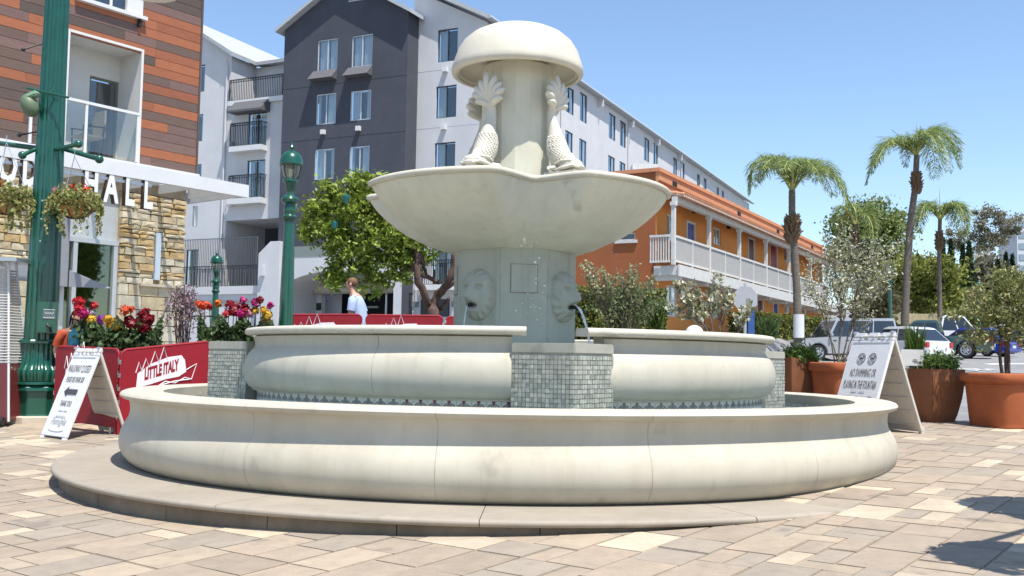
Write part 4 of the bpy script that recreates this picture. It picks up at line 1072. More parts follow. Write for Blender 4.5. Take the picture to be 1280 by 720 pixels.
# entrance: glazed doors in white frames, grey awning blade
m = MB(); zd = FH.tz(120, 304)[1]; zd0 = gz(L0.x, L0.y) 
for t in (tS1 + .01, tS1 + .10 + (tG1 - tS1) * .70, tG1 - .0): FH.box(m, t, -.3, t + .1, zd, -.25, -.08)
FH.box(m, tS1, zd, tG1 + .1, zd + .10, -.25, -.07); FH.box(m, tS1 + .0, zd + .10, tG1 + .1, zb_, -.22, -.15)
m.build('door_frame', M_aln, FHT)
m = MB(); FH.box(m, tS1 + .1, -.3, tG1, zd, -.18, -.165); m.build('door_glass', glass('door_glass', (.62, .74, .5), .10), FHT)
m = MB(); FH.box(m, tS0 + .3, -.3, tG1 + 2.5, zb_, -2.6, -2.5); m.build('interior_back', mat('interior_wall', (.05, .062, .032), .9, .3, 1.5), FHT)
m = MB(); FH.box(m, tS0 + .3, zb_ - .1, tG1 + 2.5, zb_ - .05, -2.5, -.52); m.build('interior_ceiling', mat('interior_wall', (.05, .06, .03)), FHT)
m = MB(); FH.box(m, tS1 + .3, .9, tS1 + .9, 1.9, -2.48, -2.44); m.build('wall_picture', mat('picture_green', (.09, .13, .04), .6, .5, 6), FHT); m = MB(); FH.box(m, tS1 + 1.0, 1.5, tS1 + 1.4, 2.4, -2.48, -2.44); m.build('wall_picture', mat('picture_green', (.09, .13, .04), .6, .5, 6), FHT)
a0, z0_, a1, z1_ = FH.rect(75, 265, 88, 358, .3); m = MB(); FH.box(m, a0, z0_, a1, z1_ + .3, -.05, .25)
t, z = FH.tz(85, 345); t2 = FH.tz(115, 357)[0]; m.prism([FH.P(a0, z + .1, .3), FH.P(a0, z - .25, .3), FH.P(t2, z - .25, .75)], FH.d * -.03)
m.build('awning_side', mat('grey_canvas', (.30, .30, .32), .8, .06), FHT)
a0, z0_, a1, z1_ = FH.rect(-30, 322, 36, 348, .5); m = MB(); FH.box(m, a0, z0_, a1, z1_, -.3, .5); m.build('shop_awning', mat('grey_canvas', (.3, .3, .32), .8), FHT)
# raised letters along the canopy edge
M_ls = mat('letter_side', (.10, .055, .04), .5); M_lf = mat('letter_face', (.70, .70, .69), .4, .03)
Fl = FH.shift(1.52); LH = .66
for ch, px, py in (('F', -80, 200), ('O', -34, 206), ('O', 8, 210), ('D', 36, 215), ('H', 112, 231), ('A', 137, 236), ('L', 160, 240), ('L', 183, 244)):
    t, z = Fl.tz(px, py); me = text_mesh(ch, LH * 1.34, .14, .50, 'letter', bold=.032); me.materials.clear(); me.materials.append(M_ls); me.materials.append(M_lf)
    X = uL; N = X.cross(Zv)
    for p in me.polygons:
        if abs(p.normal.z) > .9: p.material_index = 1
    M = Matrix((X, Zv, N)).transposed().to_4x4(); M.translation = Fl.P(t, z); inst('letter', me, FHT, M)
m = MB(); Fl.box(m, Fl.tz(188, 250)[0], zb_ - .12, Fl.tz(-90, 250)[0], zb_ - .06, -.03, .03); m.build('letter_rail', M_aln, FHT)
# chair on the loggia
ch = thing('balcony_chair', 'tan mesh armchair standing on the timber building balcony behind the glass rail', 'chair', FH.P(h[0] + .98, h[1] + .02, -.40))
M_mesh = mat('tan_mesh', (.30, .26, .19), .8, .1, 30)
A = (FH.d, FH.n, Zv); B = FH.P(h[0] + .98, h[1] + .02, -.40)
m = MB(); m.box(B + Zv * .43, (.5, .5, .04), 0, A); m.build('seat', M_mesh, ch)
m = MB(); m.box(B + Zv * .75 - FH.d * .26, (.04, .5, .62), 0, A); m.build('backrest', M_mesh, ch)
for i in (-1, 1):
    for j in (-1, 1):
        m = MB(); m.tube([B + FH.d * .22 * i + FH.n * .24 * j + Zv * .01, B + FH.d * .24 * i + FH.n * .24 * j + Zv * .62], .016, 6); m.build('leg', M_black, ch)
    m = MB(); m.tube([B - FH.d * .26 + FH.n * .26 * i + Zv * .66, B + FH.d * .26 + FH.n * .26 * i + Zv * .62], .018, 6); m.build('armrest', M_black, ch)
# ================================================================ street furniture
def rz_(a): return Matrix.Rotation(a, 4, 'Z')
# ---- big green post on a stone pad
def street_post(name, label, base, group=None, H=7.2):
    T = thing(name, label, 'lamp post', base, group); b = Vector(base)
    pad = MB(); pad.lathe([(.001, .10), (.40, .10), (.415, .085), (.415, -.1)], b, n=8); pad.build('stone_pad', mat('pad_stone', (.52, .44, .34), .85, .1), T, smooth=.4)
    m = MB(); o = .10
    m.lathe([(.001, .42), (.30, .42), (.335, .38), (.345, .35), (.345, .33), (.30, .32), (.30, .02), (.31, .0)], b + Zv * o, n=8)
    m.build('plinth', M_grn, T, smooth=.3, bevel=.008)
    m = MB(); n = 24; prof = [(.31, .46), (.325, .52), (.335, .58), (.325, .62), (.285, .66), (.262, .72), (.25, .80), (.245, .92), (.25, .96)]
    vs = []
    for i in range(n * 4):
        a = 2 * math.pi * i / (n * 4); f = 1 - .045 * (0 if (i % 4) < 2 else 1)
        for r, z in prof: vs.append(b + Vector((r * f * math.sin(a), -r * f * math.cos(a), z + o)))
    k = len(prof); m.add(vs, [(i * k + j, ((i + 1) % (n * 4)) * k + j, ((i + 1) % (n * 4)) * k + j + 1, i * k + j + 1) for i in range(n * 4) for j in range(k - 1)])
    m.build('fluted_bell', M_grn, T, smooth=.5)
    m = MB(); m.lathe([(.001, .455), (.33, .455), (.335, .44), (.335, .42), (.001, .42)], b + Zv * o, n=32); m.build('moulding', M_grn, T, smooth=.4); m = MB()
    m.lathe([(.001, 1.02), (.275, 1.02), (.29, 1.0), (.29, .97), (.25, .955), (.001, .955)], b + Zv * o, n=8); m.build('moulding', M_grn, T, smooth=.4)
    m = MB(); vs = []; n = 16
    for i in range(n * 3):
        a = 2 * math.pi * i / (n * 3); f = .93 if i % 3 == 0 else 1
        for z, r in ((1.0, .215), (2.6, .20), (min(4.4, H - .2), .170), (H, .15)): vs.append(b + Vector((r * f * math.sin(a), -r * f * math.cos(a), z + o)))
    m.add(vs, [(i * 4 + j, ((i + 1) % (n * 3)) * 4 + j, ((i + 1) % (n * 3)) * 4 + j + 1, i * 4 + j + 1) for i in range(n * 3) for j in range(3)])
    m.build('fluted_shaft', M_grn, T, smooth=.5)
    return T
def arm(T, p0, p1, r=.028, ball=.05, name='arm'):
    m = MB(); m.tube([p0, p1], r, 10); a = m.build(name, M_grn, T, smooth=.8)
    m = MB(); m.ball(p1, ball, 12, 9); m.build('ball_end', M_grn, a, smooth=1.2)
PB = ghit(52, 531); PB = Vector((at(47, 500, PB.y + .38).x, PB.y + .38, gz(PB.x, PB.y)))
PT = street_post('street_post', 'thick fluted green street post with hanging baskets at the left of the plaza', PB)
Yp = PB.y
def pp(px, py, dy=0.): return at(px, py, Yp + dy)
arm(PT, pp(58, 190), pp(98, 180, -.35), .03, .055); arm(PT, pp(60, 180, .1), pp(124, 199, -.05), .035, .06)
arm(PT, pp(52, 186), pp(-40, 174, -.2), .035, .06); arm(PT, pp(50, 184), pp(28, 194, -.3), .028, .055)
for a, b in (((66, 50), (29, 62)), ((60, 162), (24, 169))):
    m = MB(); m.tube([pp(*a), pp(*b, -.2)], .011, 6); k = m.build('thin_rod', M_black, PT); m = MB(); m.ball(pp(*b, -.2), .028, 10, 7); m.build('ball_end', M_black, k, smooth=1.2)
m = MB(); m.tube([pp(33, 110, -.25), pp(86, 122, -.25)], .016, 8); m.tube([pp(70, 107, -.2), pp(62, 118, -.25)], .012, 6); m.build('speaker_bracket', M_grn, PT)
m = MB(); c = pp(37, 132, -.25); A = Matrix.Rotation(R(-24), 3, 'Y'); m.ball(c, (.115, .12, .165), 20, 12, 0, A); sp = m.build('speaker', mat('speaker_green', (.105, .15, .085), .5, .1, 8), PT, smooth=1.2)
m = MB(); m.box(c + Vector((.05, -.02, .14)), (.16, .14, .07), 0, (A @ Vector((1, 0, 0)), Vector((0, 1, 0)), A @ Vector((0, 0, 1)))); m.build('speaker_clamp', mat('clamp_green', (.22, .36, .24), .5), sp, bevel=.02)
c = pp(60, 397, -.24); m = MB(); m.box(c, (.25, .13, .42), 0, (Matrix.Rotation(R(18), 3, 'Z') @ Vector((1, 0, 0)), Matrix.Rotation(R(18), 3, 'Z') @ Vector((0, 1, 0)), Zv)); bx = m.build('control_box', M_grn, PT, bevel=.012)
Xb = Matrix.Rotation(R(18), 3, 'Z') @ Vector((1, 0, 0)); Nb = Xb.cross(Zv)
m = MB(); m.box(c + Nb * .068 + Zv * .05 + Xb * .02, (.15, .006, .115), 0, (Xb, Nb, Zv)); lb = m.build('box_label', mat('label_grey', (.10, .14, .15), .4), PT)
for dz in (.105, -.005):
    m = MB(); m.box(c + Nb * .073 + Zv * dz + Xb * .02, (.14, .004, .008), 0, (Xb, Nb, Zv)); m.build('label_line', M_white, lb)
m = MB(); m.tube([c + Nb * .0745 + Zv * (.055 + .016 * math.sin(q * 1.7)) + Xb * (.02 - .055 + .0092 * q) for q in range(13)], .004, 4); m.build('script_mark', M_white, lb)
m = MB(); m.tube([c + Nb * .07 - Zv * .10, c + Nb * .11 - Zv * .13 + Xb * .04, c + Nb * .08 - Zv * .19 + Xb * .05], .02, 8); m.build('latch', M_black, PT, smooth=.8)
m = MB()
for z in (2.45, 2.75, 3.0):
    m.tube([PB + Vector((.05, -.21, z)), PB + Vector((.05, -.26, z))], .014, 6)
m.build('stud', M_steel, PT)
m = MB(); lc = at(190, -8, Yp - .4); m.lathe([(.001, .14), (.06, .13), (.12, .09), (.24, .05), (.335, .01), (.34, -.005), (.32, -.015), (.2, -.02), (.001, -.02)], lc, n=40); sh = m.build('lamp_shade', mat('lamp_enamel', (.66, .60, .48), .4, .04), PT, smooth=.7)
m = MB(); m.tube([pp(74, -70), at(150, -72, Yp - .3), lc + Zv * .45, lc + Zv * .12], .025, 8); m.build('lamp_arm', M_grn, PT, smooth=.8)
# ---- hanging flower baskets
L_bk = [leafmat('basket_leaf_a', (.30, .32, .10)), leafmat('basket_leaf_b', (.46, .42, .19)), leafmat('basket_leaf_c', (.17, .20, .06))]
M_coco = mat('coco_liner', (.42, .24, .09), .95, .25, 14, .6, 50)
M_pet = {k: leafmat('petal_' + k, c, .25, .5, .2) for k, c in (('red', (.48, .02, .03)), ('crimson', (.24, .008, .02)), ('coral', (.68, .09, .03)), ('magenta', (.48, .02, .16)), ('yellow', (.72, .43, .04)), ('orange', (.70, .22, .03)), ('white', (.75, .70, .70)), ('pink', (.62, .25, .36)), ('purple', (.34, .06, .36)))}
def basket(label, c, r, hang, seed):
    T = thing('hanging_basket', label, 'flower basket', c, 'hanging flower baskets'); c = Vector(c); rr = random.Random(seed)
    m = MB(); m.lathe([(r * math.cos(R(a)), r * .95 * math.sin(R(a))) for a in range(0, -91, -10)], c, n=24); m.build('coco_liner', M_coco, T, smooth=1.)
    m = MB()
    for k in range(12):
        a = math.pi * 2 * k / 12; m.tube([c + Vector((math.cos(a) * (r + .008) * math.cos(t), math.sin(a) * (r + .008) * math.cos(t), -(r * .95 + .008) * math.sin(t))) for t in [R(q) for q in range(0, 91, 15)]], .006, 5)
    for q in (0, 25): m.tube([c + Vector(((r + .01) * math.cos(R(q)) * math.cos(a), (r + .01) * math.cos(R(q)) * math.sin(a), -r * .95 * math.sin(R(q)))) for a in [k * math.pi / 12 for k in range(24)]], .008, 5, closed=True)
    m.build('wire_frame', M_black, T)
    m = MB()
    for k in range(3):
        a = k * 2.09 + .4; m.tube([c + Vector((math.cos(a) * r, math.sin(a) * r, .0)), hang], .004, 4)
    m.tube([hang, hang + Zv * .10], .006, 4); m.build('chain', M_steel, T)
    P = []
    for k in range(95):
        a = rr.uniform(0, 6.28); L = rr.choice([.12, .2, .28, .42, .58]) if math.sin(a) < .7 else .2; q = c + Vector((math.cos(a) * r * .9, math.sin(a) * r * .9, .06)); rad = r * .9
        for s in range(int(L / .012)):
            t = s * .012; rr_ = r * (1.0 + .28 * min(1, t / .15)); ang = a + .6 * math.sin(t * 4 + k) * .3
            P.append((c.x + math.cos(ang) * rr_ + rr.gauss(0, .012), c.y + math.sin(ang) * rr_ + rr.gauss(0, .012), c.z + .07 - t + rr.gauss(0, .008)))
    for k in range(420):
        a = rr.uniform(0, 6.28); q = r * 1.1 * math.sqrt(rr.random()); P.append((c.x + q * math.cos(a), c.y + q * math.sin(a), c.z + .10 * (1 - (q / r / 1.2) ** 2) + abs(rr.gauss(0, .05))))
    P = np.array(P); quads_obj('foliage', *leafset(P, .047, .75), L_bk, T, fold=.2)['kind'] = 'stuff'
    for k, cl in enumerate(('red', 'white', 'red', 'coral', 'red', 'white', 'pink')):
        a = rr.uniform(3.4, 6.2); q = r * rr.uniform(.5, 1.15); b = c + Vector((q * math.cos(a), q * math.sin(a), rr.uniform(.08, .17) - (.12 if q > r else 0)))
        Pq = np.array(b) + RNG.normal(size=(26, 3)) * .02; quads_obj('blossom', *leafset(Pq, .04, .7), M_pet[cl], T, fold=.3)
    return T
bc = pp(94, 249, -.28); bh = pp(93, 196, -.28)
basket('hanging flower basket with a bare coco liner showing, right of the thick green post', bc, .275, bh, 1)
bc2 = pp(8, 244, -.28); basket('hanging flower basket cut by the left edge of the photo, hidden under trailing leaves', bc2, .275, pp(8, 178, -.28), 8)
# basket post beside the camera: only its shadow reaches into the picture
S2 = Vector((4.62, 5.05, gz(4.62, 5.05)))
def gnd_sun(px, py, h):                      # point at height h whose sun shadow falls on the ground pixel
    g = ghit(px, py); return g + sdir * (h / sdir.z)
h1, h2 = gnd_sun(1250, 697, 2.35), gnd_sun(1268, 634, 2.35)
pb = (h1 + h2) / 2 + Vector((.50, .0, 0)); pb = Vector((pb.x, pb.y, gz(pb.x, pb.y)))
P2 = street_post('street_post', 'second fluted green street post standing to the right of the plaza', pb, H=3.1)
for hh, lb_, sd in ((h1, 'hanging flower basket on the right-hand post, the one nearer the fountain step', 5), (h2, 'hanging flower basket on the right-hand post, the one farther back', 6)):
    arm(P2, Vector((pb.x, pb.y, hh.z + .5)), Vector((hh.x, hh.y, hh.z + .5)), .03, .05); basket(lb_, hh, .27, hh + Zv * .48, sd)
# ---- patio heater at the left edge
hb = ghit(16, 534); hx = hb.x - .34; hy = hb.y + .25
HT = thing('patio_heater', 'steel pyramid patio heater with a dark red base panel at the left edge', 'patio heater', (hx, hy, gz(hx, hy)))
b = Vector((hx, hy, gz(hx, hy)))
def sq(r, z): return [b + Vector((sx * r, sy * r, z)) for sx, sy in ((-1, -1), (1, -1), (1, 1), (-1, 1))]
m = MB(); lo, hi = sq(.305, .07), sq(.245, .80); m.add(lo + hi, [(0, 1, 5, 4), (1, 2, 6, 5), (2, 3, 7, 6), (3, 0, 4, 7)]); m.build('base_panel', mat('heater_red', (.13, .022, .022), .35, .15, 3, coat=.3), HT)
M_mesh2 = mat('heater_mesh', (.50, .49, .47), .5, .1)
m = MB()
for i in range(4):
    m.tube([sq(.31, .05)[i], sq(.10, 2.15)[i]], .016, 6)
m.build('corner_frame', M_white, HT)
m = MB()
for k in range(34):
    z = .82 + k * .037; r = .245 - (z - .8) / 1.35 * .145 + .002; c4 = sq(r, z)
    for i in range(4): m.tube([c4[i], c4[(i + 1) % 4]], .007, 4)
m.build('louvre', M_mesh2, HT)
m = MB(); m.tube([b + Zv * .8, b + Zv * 2.1], .06, 16); m.build('glass_tube', mat('tube_glass', (.6, .6, .6), .1, .02, spec=.7), HT)
m = MB(); m.prism(sq(.30, 2.15), (0, 0, .05)); m.build('top_plate', M_steel, HT)
for sx in (-1, 1):
    m = MB(); m.tube([b + Vector((sx * .2 - .05, -.32, .055)), b + Vector((sx * .2 + .05, -.32, .055))], .055, 14); m.build('wheel', M_black, HT, smooth=.6)
# ---- A-frame signs
M_sg = mat('sign_plastic', (.66, .66, .66), .4, .03); M_ink = mat('sign_ink', (.06, .06, .065), .6); M_ink2 = mat('sign_ink_grey', (.16, .16, .17), .6); M_sgb = mat('sign_back', (.55, .51, .44), .5, .05); M_gr = mat('sign_grey', (.42, .43, .45), .5)
def a_frame(label, br, wdir, sdir_, W_, S_, H_, lines, icons=False):
    """br: foot of the front panel nearest the camera; wdir along the panel (away); sdir_ spread direction"""
    T = thing('sandwich_board', label, 'sandwich board', br, 'folding white A-frame signs')
    w = Vector(wdir).normalized(); s = Vector(sdir_).normalized()
    def gp(p): return Vector((p.x, p.y, gz(p.x, p.y)))
    fb = Vector(br); top = fb + s * (S_ / 2); top.z = gz(fb.x, fb.y) + H_
    up = (top - fb).normalized(); nrm = up.cross(w); nrm = nrm if nrm.dot(s) < 0 else -nrm
    L = (top - fb).length; th = .035
    def pnl(m, a0, a1, u0, u1, o0=0., o1=th, mi=0, base=fb, U=up, N=nrm): return m.obox(base + w * a0 + U * u0 - N * o1, w * (a1 - a0), U * (u1 - u0), N * (o1 - o0), mi)
    m = MB(); g = .05
    pnl(m, 0, W_, .045, L - .09); pnl(m, 0, g * 1.6, 0, .045); pnl(m, W_ - g * 1.6, W_, 0, .045)
    pnl(m, 0, W_ * .30, L - .09, L); pnl(m, W_ * .38, W_ * .62, L - .09, L - .0); pnl(m, W_ * .70, W_, L - .09, L)
    m.build('front_panel', M_sg, T, bevel=.006)
    bb = fb + s * S_; bb.z = gz(bb.x, bb.y); up2 = (top - bb).normalized(); n2 = up2.cross(w); n2 = n2 if n2.dot(s) > 0 else -n2; L2 = (top - bb).length
    kw = dict(base=bb, U=up2, N=n2)
    m = MB(); pnl(m, 0, W_, .045, L2 - .03, **kw); pnl(m, 0, g, 0, .045, **kw); pnl(m, W_ - g, W_, 0, .045, **kw); m.build('back_panel', M_sgb, T, bevel=.006)
    m = MB()
    for k in range(6): pnl(m, .05, W_ - .05, .12 + k * .155, .135 + k * .155, th, th + .012, **kw)
    m.build('rib', M_sgb, T)
    m = MB(); pnl(m, -.0, W_, L2 - .05, L2 - .02, -.01, .0, **kw); pnl(m, .0, W_, .045, .08, -.012, .0, **kw); m.build('edge_strip', M_sg, T)
    m = MB()
    for a in (.03, W_ - .03): m.tube([top + w * a - s * .03, top + w * a + s * .03], .014, 8)
    m.build('hinge', M_steel, T)
    m = MB(); pnl(m, .03, W_ - .03, L - .128, L - .112, -.004, .0, 0); m.build('grey_bar', M_gr, T) if icons else m.build('grey_line', M_gr, T)
    m = MB()
    for a, hh in ((.22, .05), (.47, .045), (.78, .05)): m.tube([fb + up * (L - .055) + w * (W_ * a) + nrm * .003, fb + up * (L - .055) + w * (W_ * a) + nrm * -.003 + up * .02], .018, 6)
    m.build('grip_slot', M_gr, T)
    X = -w if (-w).cross(up).dot(nrm) > 0 else w
    for txt, u, size, sx, sh in lines:
        text_on(txt, size, M_ink2 if sh == 0 else M_gr, T, fb + w * W_ / 2 + up * (L * u) + nrm * .003, X, up, .003, sx, 'lettering', sh, bold=-.0015 if sh == 0 else 0)
    return T, fb, w, up, nrm, X, L
br1 = ghit(80, 552); wd1 = Vector((-.76, .65, 0)); sd1 = Vector((.65, .76, 0))
r_ = a_frame('white folding sign with a black left arrow, beside the thick green post', br1, wd1, sd1, .62, .78, 1.07,
    [('WALKWAY CLOSED', .765, .135, .44, 0), ('PLEASE USE OTHER SIDE', .645, .10, .40, 0), ('THANK YOU!', .385, .105, .42, 0), ('PIAZZA DELLA', .245, .04, .9, .1), ('Famiglia', .195, .12, .95, .35)])
T_, fb, w, up, nrm, X, L = r_
c = fb + w * .30 + up * (L * .515) + nrm * .004
m = MB(); arw = [(-.155, 0), (-.075, .062), (-.075, .032), (.155, .032), (.155, -.032), (-.075, -.032), (-.075, -.062)]
m.prism([c + X * a + up * b_ for a, b_ in arw], nrm * .004); m.build('arrow', M_ink, T_)
m = MB(); c = fb + w * .30 + up * (L * .305) + nrm * .004
for a in (-.07, .05): m.obox(c + X * (a - .04), X * .09, up * .008, nrm * .003)
m.build('rule', M_gr, T_)
m = MB(); c = fb + w * .30 + up * (L * .12) + nrm * .004; m.tube([c + X * (.2 * math.cos(q)) + up * (.035 * math.sin(q)) for q in [R(200 + 7 * k) for k in range(20)]], .003, 4); m.build('flourish', M_gr, T_)
br2 = ghit(1083, 547); wd2 = Vector((-.38, .925, 0)); sd2 = Vector((.925, .38, 0))
r_ = a_frame('white folding sign with two round icons, beside the right end of the fountain basin', br2, wd2, sd2, .63, .80, 1.12,
    [('NO SWIMMING OR', .60, .135, .34, 0), ('PLAYING IN THE FOUNTAIN', .485, .135, .295, 0), ('RECIRCULATING WATER', .335, .135, .315, 0)], True)
T_, fb, w, up, nrm, X, L = r_
for s in (-.085, .085):
    c = fb + w * .31 + up * (L * .745) + X * s + nrm * .005
    m = MB(); m.tube([c + X * (.058 * math.cos(q)) + up * (.058 * math.sin(q)) for q in [k * math.pi / 12 for k in range(24)]], .0035, 5, closed=True)
    m.tube([c + X * -.04 + up * .04, c + X * .04 - up * .04], .003, 5)
    m.tube([c + X * -.03 - up * .012, c + X * .0 + up * .01, c + X * .03 - up * .005], .008, 5); m.ball(c + X * .025 + up * .025, .011, 6, 5); m.build('icon', M_ink2, T_)
m = MB(); c = fb + w * .31 + up * (L * .42) + nrm * .004
for a in (-.07, .05): m.obox(c + X * (a - .04), X * .09, up * .006, nrm * .003)
m.build('rule', M_gr, T_)
# ---- red cafe barriers with a printed crest
M_red = mat('red_canvas', (.27, .008, .018), .6, .14, 1.6, .15, 20); M_wp = mat('print_white', (.74, .70, .72), .7, .05)
def barrier(label, p0, p1, H_, logo=True, seed=0):
    a, b_ = Vector(p0), Vector(p1); T = thing('cafe_barrier', label, 'barrier', a, 'red cafe barriers round the terrace')
    d = (b_ - a); d.z = 0; Wd = d.length; d.normalize(); dz = (b_.z - a.z) / Wd; d3 = Vector((d.x, d.y, dz)); n = d.cross(Zv)
    if n.dot(Vector((0, -1, 0))) < 0: n = -n
    g = lambda t, z, o=0.: a + d3 * t + Zv * z + n * o
    r = .07; pr = [(0, .12), (Wd, .12)] + [(Wd - r + r * math.cos(R(q)), H_ - r + r * math.sin(R(q))) for q in range(0, 91, 15)] + [(r + r * math.cos(R(q)), H_ - r + r * math.sin(R(q))) for q in range(90, 181, 15)]
    m = MB(); m.prism([g(t, z, -.012) for t, z in pr], n * .024); m.build('canvas', M_red, T, bevel=.006)
    m = MB(); m.tube([g(-.0, .04)] + [g(t, z) for t, z in pr[1:1] + pr[-7:][::-1]] , .017, 8); m.tube([g(Wd, .04)] + [g(t, z) for t, z in pr[2:9]], .017, 8); m.tube([g(r, H_), g(Wd - r, H_)], .018, 8); m.build('frame', M_red, T, smooth=.9)
    for k in range(5):
        for t in (-.012, Wd + .012): m = MB(); m.box(g(t, .3 + k * .16), (.03, .03, .05), 0, (d, n, Zv)); m.build('clip', M_steel, T)
    for t in (.12, Wd - .12):
        m = MB(); m.tube([g(t, .12), g(t, .03)], .016, 8); m.box(g(t, .015), (.06, .36, .02), 0, (d, n, Zv)); m.build('foot', M_steel, T)
    if logo:
        sc_ = Wd * 1.08; o = g(Wd * .49, H_ * .70, .0135); s3 = lambda x, y, q=0.: o + d3 * (x * sc_) + Zv * (y * sc_) + n * q
        m = MB()
        ban = [(-.30, -.12), (-.29, .02), (-.15, .10), (.02, .145), (.16, .15), (.20, .10), (.22, -.02), (.14, -.06), (.0, -.07), (-.15, -.10)]
        m.prism([s3(x, y) for x, y in ban], n * .002); cr_ = m.build('crest', M_wp, T)
        for x, hh, ww in ((-.28, .10, .03), (-.21, .10, .035), (-.12, .13, .045), (-.03, .13, .04)):
            y0 = .02 + .12 * (x + .3) / .33
            m = MB(); m.tube([s3(x - ww, y0, .003), s3(x, y0 + hh, .003), s3(x + ww, y0 + .01, .003)], .006, 4); m.build('spire', M_wp, T)
        m = MB(); m.tube([s3(x, y, .003) for x, y in ((.22, .0), (.33, .05), (.28, -.10), (.20, -.075))], .006, 4, closed=False); m.tube([s3(x, y, .003) for x, y in ((-.28, -.15), (-.1, -.13), (.1, -.10), (.28, -.10))], .007, 4)
        m.tube([s3(x, y, .003) for x, y in ((-.10, -.14), (.0, -.09), (.10, -.12), (.2, -.08))], .006, 4); m.build('ribbon', M_wp, T)
        Zt = Zv; Xd = (d3 + Zv * .16).normalized()
        text_on('LITTLE ITALY', .150 * sc_, M_red, T, s3(-.045, .025, .0035), Xd, Zt, .002, .415, 'lettering', 0., bold=.009)
    return T
def gb(px, Y, up_=0.): 
    p = at(px, 450, Y); return Vector((p.x, p.y, gz(p.x, p.y) + up_))
def bz(px, py, Y, H_):
    p = at(px, py, Y); return Vector((p.x, p.y, p.z - H_))
def bH(x0, y0, Y0, x1, y1, Y1):
    a, b = at(x0, y0, Y0), at(x1, y1, Y1); H_ = a.z - gz(a.x, a.y); return a - Zv * H_, b - Zv * H_, H_
barrier('red barrier behind the folding arrow sign, its crest hidden', bz(72, 433, 13.1, 1.06), bz(149, 437, 12.2, 1.06), 1.06, True)
barrier('red barrier with a white crest right of the folding arrow sign', bz(152, 438, 12.15, 1.08), bz(262, 427, 13.0, 1.08), 1.08, True)
barrier('red barrier top showing behind the left tier, in front of the green lamp post', *bH(350, 393.5, 16.0, 452, 393.5, 16.0))
barrier('red barrier top showing behind the tier below the ficus trunk', *bH(458, 394, 16.0, 553, 395, 16.0))
barrier('short end of a red barrier showing just left of the fountain column', *bH(558, 396, 16.0, 650, 398, 16.4))
# ---- lamp posts with lantern heads
def lantern_post(label, px, ptop, pbase, Y, group='green lantern posts'):
    top = at(px, ptop, Y); x, y = top.x, top.y; z0 = gz(x, y); H_ = top.z - z0
    T = thing('lamp_post', label, 'lamp post', (x, y, z0), group); b = Vector((x, y, z0)); t = Vector((x, y, top.z))
    m = MB(); m.lathe([(.001, .5), (.11, .5), (.12, .45), (.16, .40), (.17, .1), (.20, .08), (.20, -.1)], b, n=16); m.build('base', M_grn, T, smooth=.5)
    m = MB(); m.lathe([(.105, .5), (.10, 1.5), (.075, H_ - 1.18)], b, n=16); m.build('pole', M_grn, T, smooth=.6)
    m = MB(); m.lathe([(.075, -1.18), (.10, -1.15), (.105, -1.11), (.08, -1.08), (.085, -1.04), (.095, -1.00), (.08, -.96), (.075, -.93), (.12, -.90), (.128, -.86), (.11, -.82), (.055, -.79), (.05, -.74), (.07, -.70), (.085, -.62), (.11, -.60), (.11, -.57), (.06, -.555), (.001, -.55)], t, n=20); m.build('collar', M_grn, T, smooth=.6)
    m = MB(); m.lathe([(.085, -.56), (.12, -.50), (.148, -.37), (.15, -.35)], t, n=16); m.build('globe', glass('lamp_glass', (.85, .85, .82), .15), T, smooth=.8)
    m = MB()
    for k in range(6):
        a = k * math.pi / 3; m.tube([t + Vector((math.cos(a) * r, math.sin(a) * r, z)) for r, z in ((.09, -.56), (.125, -.50), (.155, -.35))], .010, 5)
    m.build('cage', M_grn, T)
    m = MB(); m.lathe([(.155, -.375), (.168, -.36), (.165, -.33), (.16, -.28), (.145, -.23), (.11, -.185), (.06, -.155), (.03, -.15), (.028, -.12), (.042, -.10), (.03, -.075), (.012, -.05), (.014, -.03), (.001, .0)], t, n=24); m.build('dome', M_grn, T, smooth=.9)
    m = MB(); m.tube([t - Zv * .55, t - Zv * .42], .035, 8); m.build('lamp', mat('lamp_bulb', (.7, .65, .5), .4), T)
    return T
lantern_post('tall green lantern post in front of the charcoal gabled building', 365, 176, 395, 14.4)
lantern_post('small distant green lantern post in front of the terrace railing', 271.5, 312, 380, 27)
lantern_post('distant green lantern post between the pale shrub and the tall palm', 1112, 328, 402, 47)
lantern_post('far green lantern post below the cypresses', 1223, 349, 402, 60)
